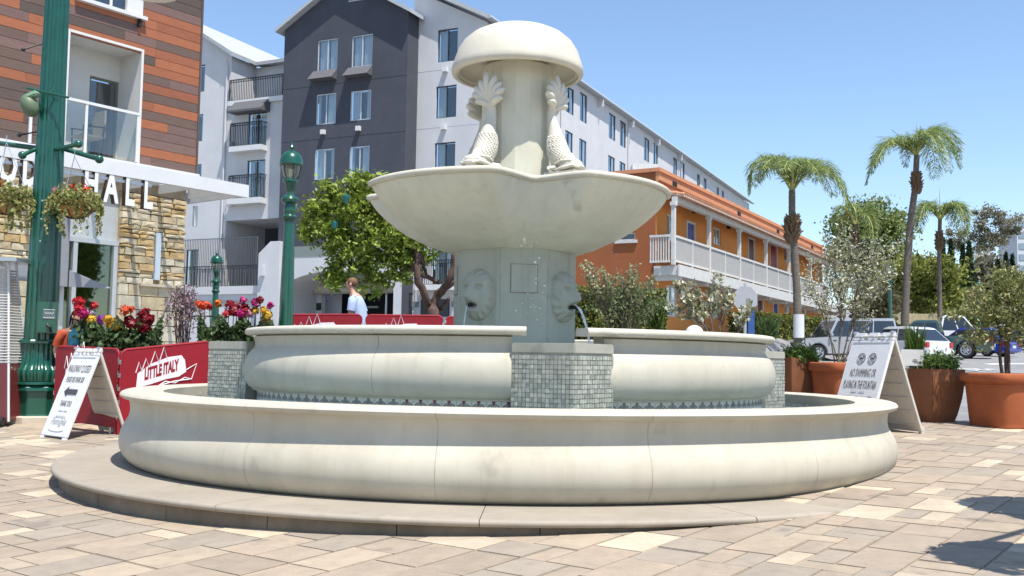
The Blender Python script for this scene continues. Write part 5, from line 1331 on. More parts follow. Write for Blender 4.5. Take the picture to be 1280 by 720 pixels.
# ---- planters with roses behind the barriers
L_rose = [leafmat('rose_leaf_a', (.085, .14, .05)), leafmat('rose_leaf_b', (.13, .20, .08)), leafmat('rose_leaf_c', (.05, .08, .035))]
M_terr = mat('terracotta', (.34, .090, .028), .75, .14, 4, .15, 40); M_terb = mat('terracotta_brown', (.21, .082, .035), .7, .14, 4, .15, 40)
M_soil = mat('soil', (.06, .045, .03), .95, .3, 20)
def rose_bed(label, x0, x1, ytop, ybase, Y, blooms, seed, pale=False):
    a, b_ = at(x0, ybase, Y), at(x1, ybase, Y); zb_ = gz((a.x + b_.x) / 2, Y); c = Vector(((a.x + b_.x) / 2, Y, zb_))
    T = thing('rose_planter', label, 'flower planter', c, 'rose planters behind the barriers')
    w = (b_.x - a.x); H_ = max(.35, a.z - zb_ - .1)
    m = MB(); m.box(c + Zv * H_ / 2, (w, .45, H_)); m.build('planter_box', M_terr, T, bevel=.02)
    rr = random.Random(seed); P = []
    n = int((x1 - x0) * 34)
    for i in range(n):
        px = rr.uniform(x0 - 4, x1 + 4); f = .55 + .45 * math.sin((px - x0) * .22 + seed) ; py = ybase + 6 - (ybase - ytop) * (rr.random() ** .8) * (.55 + .45 * abs(f))
        q = at(px, py, Y + rr.gauss(0, .13)); P.append(tuple(q))
    quads_obj('foliage', *leafset(np.array(P), .075, .6), L_rose if not pale else L_rose[:2], T, fold=.25)['kind'] = 'stuff'
    m = MB()
    for px, py, pr, cl in blooms:
        q = at(px, py, Y - .12 + rr.uniform(-.08, .05)); m.tube([q, Vector((q.x + rr.uniform(-.05, .05), Y, c.z + H_))], .006, 4)
    m.build('stem', mat('rose_stem', (.06, .09, .03), .7), T)
    for px, py, pr, cl in blooms:
        q = at(px, py, Y - .15 + rr.uniform(-.06, .05)); rd = pr * .84 * Y / FPX
        Pq = []; U = []; V = []
        for s in range(44):
            d = rdir(1, .25)[0]; k = rr.uniform(.45, 1)
            Pq.append(np.array(q) + d * rd * k); t = np.cross(d, rdir(1)[0]); t /= np.linalg.norm(t) + 1e-6; e = np.cross(d, t)
            U.append((t * .8 + d * .25) * rd * .5); V.append(e * rd * .42)
        quads_obj('rose', np.array(Pq), np.array(U), np.array(V), M_pet[cl], T, fold=.35)
    return T
rose_bed('rose planter with red, yellow and crimson roses behind the crested red barrier', 96, 198, 392, 434, 13.6,
    [(98, 378, 9, 'red'), (100, 388, 9, 'red'), (104, 392, 8, 'magenta'), (118, 382, 6, 'red'), (115, 400, 7, 'yellow'), (127, 400, 7, 'purple'), (135, 399, 7, 'yellow'), (145, 407, 9, 'yellow'), (137, 405, 6, 'orange'), (156, 388, 8, 'coral'), (163, 387, 6, 'coral'), (162, 402, 9, 'crimson'), (181, 391, 8, 'crimson'), (175, 398, 8, 'crimson'), (184, 400, 9, 'crimson'), (188, 399, 7, 'crimson'), (182, 410, 9, 'crimson'), (166, 406, 8, 'crimson'), (116, 391, 5, 'white'), (107, 390, 5, 'pink')], 3)
rose_bed('rose planter with coral, magenta and yellow roses behind the left tiled pier', 252, 338, 388, 430, 14.2,
    [(249, 380, 6, 'coral'), (256, 382, 7, 'coral'), (262, 384, 5, 'red'), (273, 379, 6, 'orange'), (287, 381, 8, 'crimson'), (292, 390, 8, 'crimson'), (304, 376, 6, 'magenta'), (306, 388, 9, 'crimson'), (301, 392, 7, 'magenta'), (311, 392, 7, 'pink'), (320, 379, 7, 'magenta'), (325, 375, 6, 'crimson'), (319, 388, 6, 'yellow'), (330, 388, 6, 'yellow'), (334, 394, 8, 'yellow'), (338, 382, 6, 'magenta'), (331, 400, 7, 'orange'), (283, 392, 6, 'red'), (296, 383, 6, 'crimson')], 9)
q = at(262, 428, 13.4); pt = thing('terracotta_trough', 'terracotta trough squeezed between the crested barrier and the left tiled pier', 'planter', (q.x, q.y, gz(q.x, q.y)))
m = MB(); hh = q.z - gz(q.x, q.y); m.box((q.x, q.y + .2, gz(q.x, q.y) + hh / 2), (.30, .40, hh)); m.build('box', M_terr, pt, bevel=.02)
m = MB(); m.box((q.x, q.y + .2, gz(q.x, q.y) + hh + .01), (.24, .34, .02)); m.build('soil', M_soil, pt)
# purple wispy shrub and bicycle
q = gb(226, 16.2); SH = thing('purple_shrub', 'wispy purple leaved shrub in front of the rough stone wall', 'shrub', q)
P = []; m = MB(); rr = random.Random(2); tp = at(224, 366, 16.2)
for k in range(30):
    a = rr.uniform(0, 6.28); top = tp + Vector((rr.gauss(0, .14), rr.gauss(0, .12), rr.uniform(-.1, .12))); end = top + Vector((math.cos(a) * .25, math.sin(a) * .2, -rr.uniform(.2, .65)))
    base = Vector((q.x + rr.gauss(0, .05), q.y, q.z)); pts = [base, base.lerp(top, .6), top, end]; m.tube(pts, .006, 4)
    for s in range(34):
        t = rr.random(); e = top.lerp(end, t) if rr.random() < .7 else base.lerp(top, .55 + .45 * t); P.append(tuple(e + Vector((rr.gauss(0, .045), rr.gauss(0, .045), rr.gauss(0, .045)))))
m.build('stem', mat('shrub_stem', (.10, .06, .05), .8), SH)
quads_obj('foliage', *leafset(np.array(P), .05, .5), [leafmat('mauve_leaf', (.33, .20, .28)), leafmat('mauve_leaf_b', (.45, .30, .36)), leafmat('mauve_leaf_c', (.17, .15, .10))], SH)['kind'] = 'stuff'
q = gb(246, 16.6); BK = thing('bicycle', 'parked bicycle with a white stem behind the crested red barrier', 'bicycle', q)
s_ = Vector((.35, .94, 0)); hz = at(249, 397, 16.6).z - q.z
for k, t in enumerate((0, 1.02)):
    m = MB(); c = q + s_ * t + Zv * .34; m.tube([c + s_ * (.33 * math.cos(a)) + Zv * (.33 * math.sin(a)) for a in [i * math.pi / 16 for i in range(32)]], .016, 6, closed=True); w_ = m.build('wheel', M_black, BK)
    m = MB()
    for i in range(12): a = i * math.pi / 6; m.tube([c, c + s_ * (.32 * math.cos(a)) + Zv * (.32 * math.sin(a))], .002, 3)
    m.build('spokes', M_steel, w_)
m = MB(); hd = q + s_ * .14 + Zv * (hz - .12); bb_ = q + s_ * .5 + Zv * .30; st = q + s_ * .72 + Zv * .78
for a, b_ in ((hd, bb_), (hd, st), (st, bb_), (bb_, q + s_ * 1.02 + Zv * .34), (st, q + s_ * 1.02 + Zv * .34), (hd, q + Zv * .34)): m.tube([a, b_], .018, 6)
m.build('frame', M_white, BK)
m = MB(); m.tube([hd, hd + Zv * .12], .02, 6); m.build('stem', M_white, BK)
m = MB(); m.tube([hd + Zv * .12 + Vector((-.27, .1, .02)), hd + Zv * .12 + Vector((-.08, 0, .03)), hd + Zv * .12 + Vector((.08, 0, .03)), hd + Zv * .12 + Vector((.27, -.1, .02))], .014, 6); m.build('handlebar', M_black, BK)
m = MB(); m.ball(st + Zv * .06, (.06, .13, .035), 10, 6); m.build('saddle', M_black, BK, smooth=1.)
# ---- terracotta pots
def lip_pot(label, px, ptop, w, Y, hgt=None, group='terracotta planters by the road'):
    p = at(px, ptop, Y); z0 = gz(p.x, p.y); H_ = hgt or (p.z - z0); T = thing('terracotta_pot', label, 'plant pot', (p.x, p.y, z0), group); b = Vector((p.x, p.y, z0)); r = w / 2
    m = MB(); pr = [(r * .76, 0), (r * .79, .02), (r * .79, .05), (r * .80, .07), (r * .875, H_ * .74), (r * .905, H_ * .75), (r * .905, H_ * .79), (r * .89, H_ * .80), (r * .90, H_ * .83), (r * .985, H_ * .845), (r * 1.01, H_ * .88), (r * 1.01, H_ * .94), (r * .99, H_ * .98), (r * .95, H_), (r * .88, H_ * .99), (r * .84, H_ * .9)]
    vs = []; n = 48; k = len(pr)
    for i in range(n):
        a = 2 * math.pi * i / n; ca, sa = math.cos(a), math.sin(a); f = 1 / (abs(ca) ** 5 + abs(sa) ** 5) ** (1 / 5.)   # rounded square
        rot = R(18)
        for q, z in pr: x, y = q * f * ca, q * f * sa; vs.append(b + Vector((x * math.cos(rot) - y * math.sin(rot), x * math.sin(rot) + y * math.cos(rot), z)))
    m.add(vs, [(i * k + j, ((i + 1) % n) * k + j, ((i + 1) % n) * k + j + 1, i * k + j + 1) for i in range(n) for j in range(k - 1)]); m.build('pot', M_terr, T, smooth=.5)
    m = MB(); m.lathe([(.001, H_ * .9), (r * .86, H_ * .9)], b, n=20); m.build('soil', M_soil, T)
    return T, b, H_
def taper_pot(label, px, ptop, w, Y, rot, group='terracotta planters by the road'):
    p = at(px, ptop, Y); z0 = gz(p.x, p.y); H_ = p.z - z0; T = thing('terracotta_pot', label, 'plant pot', (p.x, p.y, z0), group); b = Vector((p.x, p.y, z0)); r = w / 2
    pr = [(r * .66, 0), (r * .76, H_ * .15), (r * .90, H_ * .45), (r * .98, H_ * .75), (r * 1.0, H_), (r * .93, H_), (r * .92, H_ * .9)]
    m = MB(); k = len(pr); vs = []
    for i in range(4):
        a = R(rot) + math.pi / 2 * i
        for q, z in pr: vs.append(b + Vector((q * 1.414 * math.cos(a + math.pi / 4), q * 1.414 * math.sin(a + math.pi / 4), z)))
    m.add(vs, [(i * k + j, ((i + 1) % 4) * k + j, ((i + 1) % 4) * k + j + 1, i * k + j + 1) for i in range(4) for j in range(k - 1)]); m.build('pot', M_terb, T, bevel=.012)
    m = MB(); m.box(b + Zv * H_ * .92, (r * 1.8, r * 1.8, .02), 0, (Vector((math.cos(R(rot)), math.sin(R(rot)), 0)), Vector((-math.sin(R(rot)), math.cos(R(rot)), 0)), Zv)); m.build('soil', M_soil, T)
    return T, b, H_
POT1 = taper_pot('square tapered brown planter right behind the right end of the inner tier', 990, 447, .48, 13.6, 28)
POT2 = lip_pot('terracotta lipped pot with the tall pale shrub, left of the icon sign', 1050, 453, .66, 13.2)
POT3 = taper_pot('square tapered brown planter with a small white card behind the icon sign', 1164, 461, .56, 12.6, 24)
POT4 = lip_pot('terracotta lipped pot with the olive tree at the right edge', 1256, 466.5, .80, 12.0)
POT5 = lip_pot('terracotta pot with the dense grey-green shrub behind the fountain', 782, 428, .7, 14.0)
POT6 = lip_pot('terracotta pot with the white leaved shrub behind the inner tier', 905, 432, .7, 14.0)
q = at(868, 411, 13.4); bz_ = thing('white_boulder', 'rounded white stone ornament showing over the right tier coping', 'stone ornament', (q.x, q.y, gz(q.x, q.y)))
m = MB(); m.tube([Vector((q.x, q.y, gz(q.x, q.y))), Vector((q.x, q.y, q.z - .1))], [.16, .12], 14); m.build('pedestal', M_stone, bz_, smooth=.8)
m = MB(); m.ball((q.x, q.y, q.z - .07), (.125, .12, .12), 18, 12); m.build('ball_top', M_mw if 'M_mw' in globals() else M_white, bz_, smooth=1.2)
# white card in pot 3
T_, b, H_ = POT3
cd = thing('info_card', 'small white printed card on stakes in the brown planter behind the icon sign', 'sign', at(1140, 447, 12.45))
c = at(1140, 447, 12.45); Xc = Vector((.94, .33, .0)).normalized(); Nc = Xc.cross(Zv)
m = MB(); m.box(c, (.34, .01, .20), 0, (Xc, Nc, Zv)); m.build('card', mat('card_grey', (.50, .50, .50), .5, .05), cd)
m = MB()
for s in (-.08, .08): m.tube([c + Xc * s - Zv * .1, c + Xc * s - Zv * .3], .008, 5)
m.build('stake', M_steel, cd)
for k, (dx, wd) in enumerate(((.01, .08), (.0, .11), (.02, .13))):
    m = MB(); m.obox(c + Xc * dx - Zv * (.03 + k * .018) + Nc * .0055, Xc * wd * .75, Zv * .008, Nc * .002); m.build('print_line', M_ink, cd)
# ---- people
def skin_person(name, label, bonez, bones, mats_by=None, loc=(0, 0, 0)):
    pass
def capsule_body(m, segs, n=14):
    for pts, rs in segs: m.tube(pts, rs, n)
M_skin = mat('skin', (.52, .29, .20), .55, .06); M_hair1 = mat('ginger_hair', (.15, .078, .038), .7, .2, 30); M_hair2 = mat('dark_hair', (.015, .011, .010), .6, .2, 30)
def skinned(name, verts, edges, rad, m_, parent, sub=2):
    me = bpy.data.meshes.new(name); off = OFF[parent]
    me.from_pydata([tuple(Vector(v) - off) for v in verts], edges, []); o = bpy.data.objects.new(name, me); COL.objects.link(o)
    o.modifiers.new('s', 'SKIN').use_smooth_shade = True
    for i, r in enumerate(rad): me.skin_vertices[0].data[i].radius = r if hasattr(r, '__len__') else (r, r)
    me.skin_vertices[0].data[0].use_root = True
    o.modifiers.new('u', 'SUBSURF').levels = sub; o.modifiers['u'].render_levels = sub
    dg = bpy.context.evaluated_depsgraph_get(); m2 = bpy.data.meshes.new_from_object(o.evaluated_get(dg)); bpy.data.objects.remove(o)
    m2.name = name; m2.materials.clear(); m2.materials.append(m_); m2.polygons.foreach_set('use_smooth', [True] * len(m2.polygons))
    r_ = bpy.data.objects.new(name, m2); COL.objects.link(r_); r_.parent = parent; OFF[r_] = off; return r_
def person(label, foot, hgt, face, shirt, trouser, hair_m, hair_long=False, lean=.06, sunglasses=False, scale_w=1., cat='person'):
    """walking figure of height hgt facing the horizontal direction face"""
    T = thing('person', label, cat, foot); f = Vector(face).normalized(); s = f.cross(Zv); b = Vector(foot); k = hgt / 1.75
    def Q(fw, sd, z): return b + f * fw * k + s * sd * k + Zv * z * k
    V = []; Ed = []; Rd = []
    def add(p, r, par=None):
        V.append(p); Rd.append(r * k if not hasattr(r, '__len__') else (r[0] * k, r[1] * k)); i = len(V) - 1
        if par is not None: Ed.append((par, i))
        return i
    pel = add(Q(0, 0, .95), (.135, .115)); wa = add(Q(.02, 0, 1.10), (.13, .11), pel); ch = add(Q(lean * .8, 0, 1.30), (.155, .13), wa); sh = add(Q(lean, 0, 1.43), (.10, .09), ch)
    nk = add(Q(lean + .05, 0, 1.50), .055, sh); ne = add(Q(lean + .085, 0, 1.56), .055, nk)
    hd0 = add(Q(lean + .11, 0, 1.63), (.075, .085), ne); hd1 = add(Q(lean + .105, 0, 1.70), (.07, .085), hd0)
    for sg, sw in ((1, .18), (-1, -.20)):
        hp = add(Q(0, .09 * sg, .88), .095, pel); kn = add(Q(sw * .6 + .05, .095 * sg, .50), .062, hp); an = add(Q(sw * 1.3 - .05, .09 * sg, .10), .042, kn); ft = add(Q(sw * 1.3 + .10, .10 * sg, .035), (.04, .03), an)
        so_ = add(Q(lean, .185 * sg, 1.405), .062, sh); el = add(Q(lean - .05 - sw * .4, .235 * sg, 1.12), .043, so_); wr = add(Q(lean + .10 - sw * .7, .22 * sg, .92), .030, el); pm = add(Q(lean + .15 - sw * .8, .21 * sg, .86), (.026, .036), wr)
        for q, (dx, dz) in enumerate(((.03, -.085), (.045, -.085), (.055, -.078), (.065, -.065))):
            f1 = add(Q(lean + .15 - sw * .8 + dx * .5, (.21 - .012 * (q - 1.5)) * sg, .86 + dz * .55), .0095, pm); add(Q(lean + .15 - sw * .8 + dx, (.205 - .010 * (q - 1.5)) * sg, .86 + dz), .008, f1)
        t1 = add(Q(lean + .20 - sw * .8, .195 * sg, .86), .010, pm); add(Q(lean + .225 - sw * .8, .19 * sg, .825), .009, t1)
    skinned('body', V, Ed, Rd, M_skin, T)
    # clothing follows the body
    def loft(m, rings, n=18):
        vs = []
        for c_, ax, ay in rings:
            for j in range(n): t = 2 * math.pi * j / n; vs.append(c_ + s * ax * k * math.cos(t) + f * ay * k * math.sin(t))
        N = len(rings); m.add(vs, [(i * n + j, i * n + (j + 1) % n, (i + 1) * n + (j + 1) % n, (i + 1) * n + j) for i in range(N - 1) for j in range(n)] + [tuple(range(n))[::-1], tuple(range((N - 1) * n, N * n))])
    m = MB(); loft(m, [(Q(-.01, 0, .82), .185, .150), (Q(.0, 0, .92), .182, .148), (Q(.01, 0, 1.05), .172, .138), (Q(lean * .5, 0, 1.18), .182, .146), (Q(lean * .8, 0, 1.30), .198, .150), (Q(lean * .95, 0, 1.39), .190, .130), (Q(lean, 0, 1.44), .150, .105), (Q(lean + .02, 0, 1.475), .085, .078)])
    for sg, sw in ((1, .18), (-1, -.20)):
        m.tube([Q(lean * .95, .13 * sg, 1.40), Q(lean, .195 * sg, 1.385), Q(lean - .02 - sw * .12, .22 * sg, 1.30), Q(lean - .035 - sw * .26, .232 * sg, 1.19)], [.075 * k, .082 * k, .078 * k, .074 * k], 14)
    m.build('shirt', shirt, T, smooth=1.2)
    V3 = [V[0] - Zv * .02]; E3 = []; R3 = [(.15 * k, .13 * k)]
    for sg, sw in ((1, .18), (-1, -.20)):
        V3 += [Q(0, .092 * sg, .86), Q(sw * .6 + .05, .096 * sg, .50), Q(sw * 1.3 - .05, .09 * sg, .09)]; n_ = len(V3); R3 += [.108 * k, .08 * k, .062 * k]; E3 += [(0, n_ - 3), (n_ - 3, n_ - 2), (n_ - 2, n_ - 1)]
    skinned('trousers', V3, E3, R3, trouser, T)
    hc = Q(lean + .09, 0, 1.675)
    A = Matrix((f, s, Zv)).transposed()
    m = MB(); m.ball(hc + Zv * .022 * k - f * .015 * k, (.098 * k, .082 * k, .092 * k), 18, 12, 0, A)
    if hair_long: m.tube([hc - f * .05 * k, hc - f * .09 * k - Zv * .12 * k, hc - f * .07 * k - Zv * .30 * k], [.08 * k, .075 * k, .04 * k], 12)
    ob = m.build('hair', hair_m, T, smooth=1.2)
    m = MB(); m.ball(hc + f * .025 * k - Zv * .025 * k, (.078 * k, .068 * k, .098 * k), 18, 14, 0, A); m.tube([hc + f * .095 * k + Zv * .01 * k, hc + f * .122 * k - Zv * .03 * k, hc + f * .10 * k - Zv * .04 * k], [.010 * k, .017 * k, .011 * k], 8)
    for sg in (1, -1): m.ball(hc + s * .078 * k * sg - f * .005 * k - Zv * .015 * k, (.022 * k, .010 * k, .032 * k), 10, 8, 0, A)
    m.build('face', M_skin, T, smooth=1.2)
    m = MB(); m.box(hc + f * .098 * k - Zv * .073 * k, (.012 * k, .045 * k, .010 * k), 0, (f, s, Zv)); m.build('mouth', mat('lips', (.35, .12, .10), .5), T)
    for sg in (1, -1):
        m = MB()
        if sunglasses:
            m.ball(hc + f * .092 * k + s * .034 * k * sg, (.014 * k, .030 * k, .022 * k), 10, 8, 0, A); m.tube([hc + f * .085 * k + s * .06 * k * sg, hc - f * .0 * k + s * .08 * k * sg], .004 * k, 5); m.build('sunglasses', M_black, T, smooth=1.)
        else: m.ball(hc + f * .090 * k + s * .032 * k * sg, (.010 * k, .014 * k, .008 * k), 8, 6, 0, A); m.build('eye', M_black, T)
    return T
q = at(452, 349.5, 16.9); zf_ = gz(q.x, q.y)
person('man with ginger hair and sunglasses in a pale blue shirt behind the red barriers', (q.x, q.y, zf_), q.z - zf_, (-1, .12, 0), mat('pale_blue_shirt', (.36, .44, .62), .85, .06, 6, .2, 30), mat('navy_trousers', (.05, .06, .09), .9, .1), M_hair1, lean=.09, sunglasses=True)
q = at(91, 390, 13.75); zf_ = gz(q.x, q.y)
person('dark haired person in an orange top between the thick green post and roses', (q.x, q.y, zf_), min(1.7, q.z - zf_), (.75, -.5, 0), mat('orange_top', (.40, .07, .025), .8, .3, 8), mat('denim_blue', (.02, .16, .24), .8, .15), M_hair2, hair_long=True, lean=.04)
q = at(95, 419, 13.4); m = MB(); zz = gz(q.x, q.y)
bgT = thing('shoulder_bag', 'turquoise shoulder bag beside the dark haired person, behind the red barrier', 'bag', (q.x, q.y, q.z - .2))
m.box((q.x, q.y, q.z - .05), (.19, .10, .27)); m.build('bag_body', mat('turquoise_cloth', (.012, .11, .16), .8, .25, 10), bgT, bevel=.035, smooth=.8)
m = MB(); m.tube([(q.x - .08, q.y, q.z + .08), (q.x - .1, q.y + .1, q.z + .22), (q.x - .02, q.y + .1, q.z + .2), (q.x + .05, q.y, q.z + .1)], .012, 6); m.build('strap', M_black, bgT)
# ================================================================ vegetation
M_bark = mat('bark', (.10, .062, .048), .95, .45, 5, .8, 26); M_palm = mat('palm_bark', (.15, .125, .10), .95, .25, 3, .5, 30, stretch=(1, 1, 8)); M_husk = mat('palm_husk', (.17, .11, .065), .95, .3, 5, .6, 20, stretch=(1, 1, 3))
G = lambda n, c, t=.35, r=.45: leafmat(n, c, t, r)
def pxl(lobes, Y, dj=.0):
    """lobes given as (px, py, rx_px, ry_px[, depth offset]) at distance Y"""
    out = []
    for q in lobes:
        y = Y + (q[4] if len(q) > 4 else 0); c = at(q[0], q[1], y); s = y / FPX; rx, rz = q[2] * s, q[3] * s; out.append((tuple(c), (rx, (rx + rz) / 2, rz)))
    return out
def limb(m, pts, r0, r1, n=8, wig=.0, rr=random):
    P = []; k = len(pts)
    for i in range((k - 1) * 3 + 1):
        t = i / 3; a = int(min(t, k - 2)); f = t - a; g = lambda j: Vector(pts[min(max(j, 0), k - 1)])
        p = .5 * ((2 * g(a)) + (g(a + 1) - g(a - 1)) * f + (2 * g(a - 1) - 5 * g(a) + 4 * g(a + 1) - g(a + 2)) * f * f + (3 * g(a) - g(a - 1) - 3 * g(a + 1) + g(a + 2)) * f ** 3)
        P.append(p + Vector((rr.gauss(0, wig), rr.gauss(0, wig), rr.gauss(0, wig))))
    m.tube(P, [r0 + (r1 - r0) * i / (len(P) - 1) for i in range(len(P))], n)
# ---- ficus-like tree by the plaza
YF = 21.0
q = at(541, 397, YF); FTz = gz(q.x, q.y)
FT_ = thing('shade_tree', 'glossy green shade tree with a twisted forked trunk left of the fountain bowl', 'tree', (q.x, q.y, FTz))
m = MB(); P = lambda x, y, d=0: at(x, y, YF + d)
limb(m, [Vector((q.x, q.y, FTz - .1)), P(541, 396), P(539, 386)], .14, .115, 10, .012)
for pts, r0, r1 in (([(538, 388), (530, 368), (521, 345), (523, 325), (528, 305)], .095, .05), ([(540, 388), (548, 368), (560, 356), (566, 335), (568, 312), (572, 290)], .105, .05), ([(548, 370), (556, 362), (568, 352), (575, 335)], .07, .04),
                    ([(549, 353), (535, 346), (520, 338), (505, 331), (480, 318), (450, 300)], .055, .02), ([(526, 320), (530, 335), (533, 345)], .05, .03), ([(523, 325), (505, 300), (480, 280), (455, 262), (430, 250)], .07, .02), ([(523, 325), (515, 285), (500, 255)], .06, .02), ([(480, 280), (445, 310), (420, 335)], .04, .012), ([(455, 262), (440, 240), (435, 225)], .03, .01), ([(430, 250), (405, 265), (390, 285)], .03, .01), ([(540, 392), (552, 385), (562, 372)], .07, .035)):
    limb(m, [P(x, y, .25 * math.sin(x * .13)) for x, y in pts], r0, r1, 8, .012)
m.build('trunk', M_bark, FT_, smooth=.9)
lob = pxl([(400, 252, 20, 20), (392, 286, 17, 16), (432, 242, 26, 20), (418, 275, 28, 26), (455, 232, 22, 14), (450, 268, 32, 30), (470, 300, 34, 30), (430, 310, 24, 22), (500, 300, 30, 26), (520, 312, 26, 16), (480, 255, 30, 24), (412, 338, 18, 12), (440, 342, 24, 16), (480, 338, 26, 20), (505, 325, 22, 14), (421, 352, 16, 10), (530, 275, 30, 26), (560, 255, 26, 26), (462, 362, 14, 6), (415, 232, 10, 9), (384, 262, 9, 7), (380, 296, 8, 7), (405, 226, 5, 10), (470, 222, 12, 7), (384, 278, 8, 8), (500, 345, 14, 8)], YF)
Pn = clumps(lob, 430, 16500, .095)
quads_obj('crown', *leafset(Pn, .115, .5, .25), [G('ficus_a', (.20, .28, .035)), G('ficus_b', (.29, .37, .06)), G('ficus_c', (.14, .20, .026)), G('ficus_d', (.33, .40, .09))], FT_, fold=.25)
# turquoise banner box in the tree (a small lantern hung on the branches)
for x, y, w in ((433, 249, 10), (418, 281, 8)):
    c = P(x, y, -.5); t_ = thing('hanging_lantern', 'turquoise lantern hanging in the shade tree, %s' % ('the upper one' if y < 260 else 'the lower one half hidden by leaves'), 'lantern', c, 'turquoise lanterns in the tree')
    s = w * YF / FPX; m = MB(); m.lathe([(s * .36, -.5 * s), (s * .5, .25 * s), (s * .5, .42 * s), (s * .2, .55 * s)], c, n=8); m.build('shade', mat('turquoise_enamel', (.01, .12, .125), .4, .1), t_); m = MB(); m.tube([c + Zv * .5 * s, c + Zv * 1.6 * s], .01, 4); m.build('cord', M_black, t_)
# ---- shrubs in the pots
def spray_shrub(label, base, tops, n, leafs, size, seed, name='olive_shrub', r0=.012, spread=.08, per=60, lean=.5, aspect=.4, cat='shrub', start=.3, rl=.05, mainn=9):
    rr = random.Random(seed); T = thing(name, label, cat, base); m = MB(); P = []; b = Vector(base)
    mains = []
    for q in range(mainn):
        tp = Vector(tops[(q * 5) % len(tops)]); s = b + Vector((rr.gauss(0, .05), rr.gauss(0, .05), 0)); e = s.lerp(tp, .46) + Vector((rr.gauss(0, .04), rr.gauss(0, .05), .05)); mains.append((s, e)); limb(m, [s, s.lerp(e, .5) + Vector((rr.gauss(0, .02), rr.gauss(0, .02), 0)), e], r0, r0 * .6, 6, .004, rr)
    for k in range(n):
        tp = Vector(tops[k % len(tops)]) + Vector((rr.gauss(0, spread), rr.gauss(0, spread), rr.gauss(0, spread * .8)))
        s, e = min(mains, key=lambda q: ((q[1] - tp).length + rr.uniform(0, .15))); s0 = s.lerp(e, rr.uniform(.55, 1.)); mid = s0.lerp(tp, .5) + Vector((rr.gauss(0, .04), rr.gauss(0, .04), .05 * lean))
        limb(m, [s0, mid, tp], r0 * .5, .003, 4, .006, rr)
        for j in range(per):
            t = start + (1 - start) * rr.random() ** .9; t = (t - .3) / .7 if t > .3 else t * .3; c = s0.lerp(mid, t * 2) if t < .5 else mid.lerp(tp, t * 2 - 1); P.append(tuple(c + Vector((rr.gauss(0, rl), rr.gauss(0, rl), rr.gauss(0, rl)))))
    m.build('stem', mat('grey_stem', (.16, .125, .095), .9, .2), T)
    quads_obj('foliage', *leafset(np.array(P), size, aspect, .5), leafs, T, fold=.2)['kind'] = 'stuff'
    return T
ol = [G('olive_a', (.19, .24, .10), .3), G('olive_b', (.28, .32, .165), .3), G('olive_c', (.12, .155, .055), .3)]
sv = [G('silver_a', (.36, .37, .23), .3), G('silver_b', (.62, .61, .50), .3), G('silver_c', (.24, .26, .14), .3), G('straw', (.50, .44, .25), .3)]
wl = [G('white_a', (.70, .68, .54), .3), G('white_b', (.44, .43, .28), .3), G('white_c', (.27, .28, .14), .3)]
T_, b, H_ = POT5
tp = [at(x, y, 14) for x, y in ((742, 372), (755, 360), (768, 352), (785, 350), (800, 352), (812, 358), (778, 365), (748, 388), (818, 378), (792, 372), (765, 380), (805, 390))]
spray_shrub('dense grey-green shrub in the pot directly right of the fountain column', b + Zv * H_ * .9, tp, 46, ol, .046, 1, spread=.10, per=88, start=.30, rl=.042)
tp2 = [at(x, y, 13.9) for x, y in ((728, 330), (737, 332), (748, 335), (756, 340), (733, 345), (793, 330), (791, 340), (775, 342), (762, 345), (812, 345))]
spray_shrub('thin straw coloured seed stalks rising above the dense grey-green shrub', b + Zv * H_ * .9, tp2, 22, [sv[3], sv[0], ol[1]], .042, 2, name='seed_stalks', spread=.04, per=60, start=.45, rl=.016, aspect=.6)
T_, b, H_ = POT6
tp = [at(x, y, 14) for x, y in ((842, 352), (850, 372), (862, 350), (872, 378), (838, 385), (888, 345), (882, 360), (905, 358), (915, 372), (932, 385), (940, 378), (926, 396), (895, 375), (858, 392), (880, 392))]
spray_shrub('white leaved shrub in the pot left of the stop sign', b + Zv * H_ * .9, tp, 34, wl, .080, 3, spread=.05, per=26, start=.55, rl=.022, aspect=.62)
T_, b, H_ = POT2
tp = [at(x, y, 13.2) for x, y in ((1010, 345), (1022, 320), (1034, 305), (1048, 292), (1056, 285), (1068, 310), (1085, 305), (1098, 318), (1107, 300), (1112, 330), (1100, 350), (1060, 330), (1040, 340), (1075, 345), (1018, 372), (1092, 375), (1050, 370))]
spray_shrub('tall airy pale shrub in the lipped pot in front of the white boxy car', b + Zv * H_ * .9, tp, 44, sv, .044, 4, spread=.085, per=105, start=.50, rl=.05, r0=.010, aspect=.45)
T_, b, H_ = POT4
tr = thing('olive_tree', 'young olive tree in the terracotta pot at the right edge', 'tree', b + Zv * H_ * .9); m = MB(); bb = b + Zv * H_ * .88
for x0, pts in ((-.03, [(1250, 440), (1250, 415), (1240, 390), (1225, 370)]), (.02, [(1257, 440), (1258, 410), (1262, 380), (1262, 350)]), (.05, [(1260, 435), (1264, 405), (1278, 380), (1290, 360)])):
    limb(m, [bb + Vector((x0, 0, 0))] + [at(x, y, 12) for x, y in pts], .022, .008, 8, .005)
m.build('trunk', M_bark, tr, smooth=.9)
lob = pxl([(1222, 392, 26, 18), (1240, 372, 30, 26), (1262, 352, 28, 18), (1265, 388, 34, 26), (1290, 370, 30, 30), (1214, 418, 16, 12), (1240, 414, 24, 14), (1275, 415, 26, 16), (1195, 398, 14, 10), (1252, 342, 14, 8), (1290, 410, 24, 20), (1228, 428, 10, 8)], 12.0)
Pn = clumps(lob, 260, 6000, .055); quads_obj('crown', *leafset(Pn, .058, .32, .3), [G('tree_olive_a', (.25, .26, .09), .3), G('tree_olive_b', (.36, .36, .15), .3), G('tree_olive_c', (.15, .16, .05), .3)], tr, fold=.2)
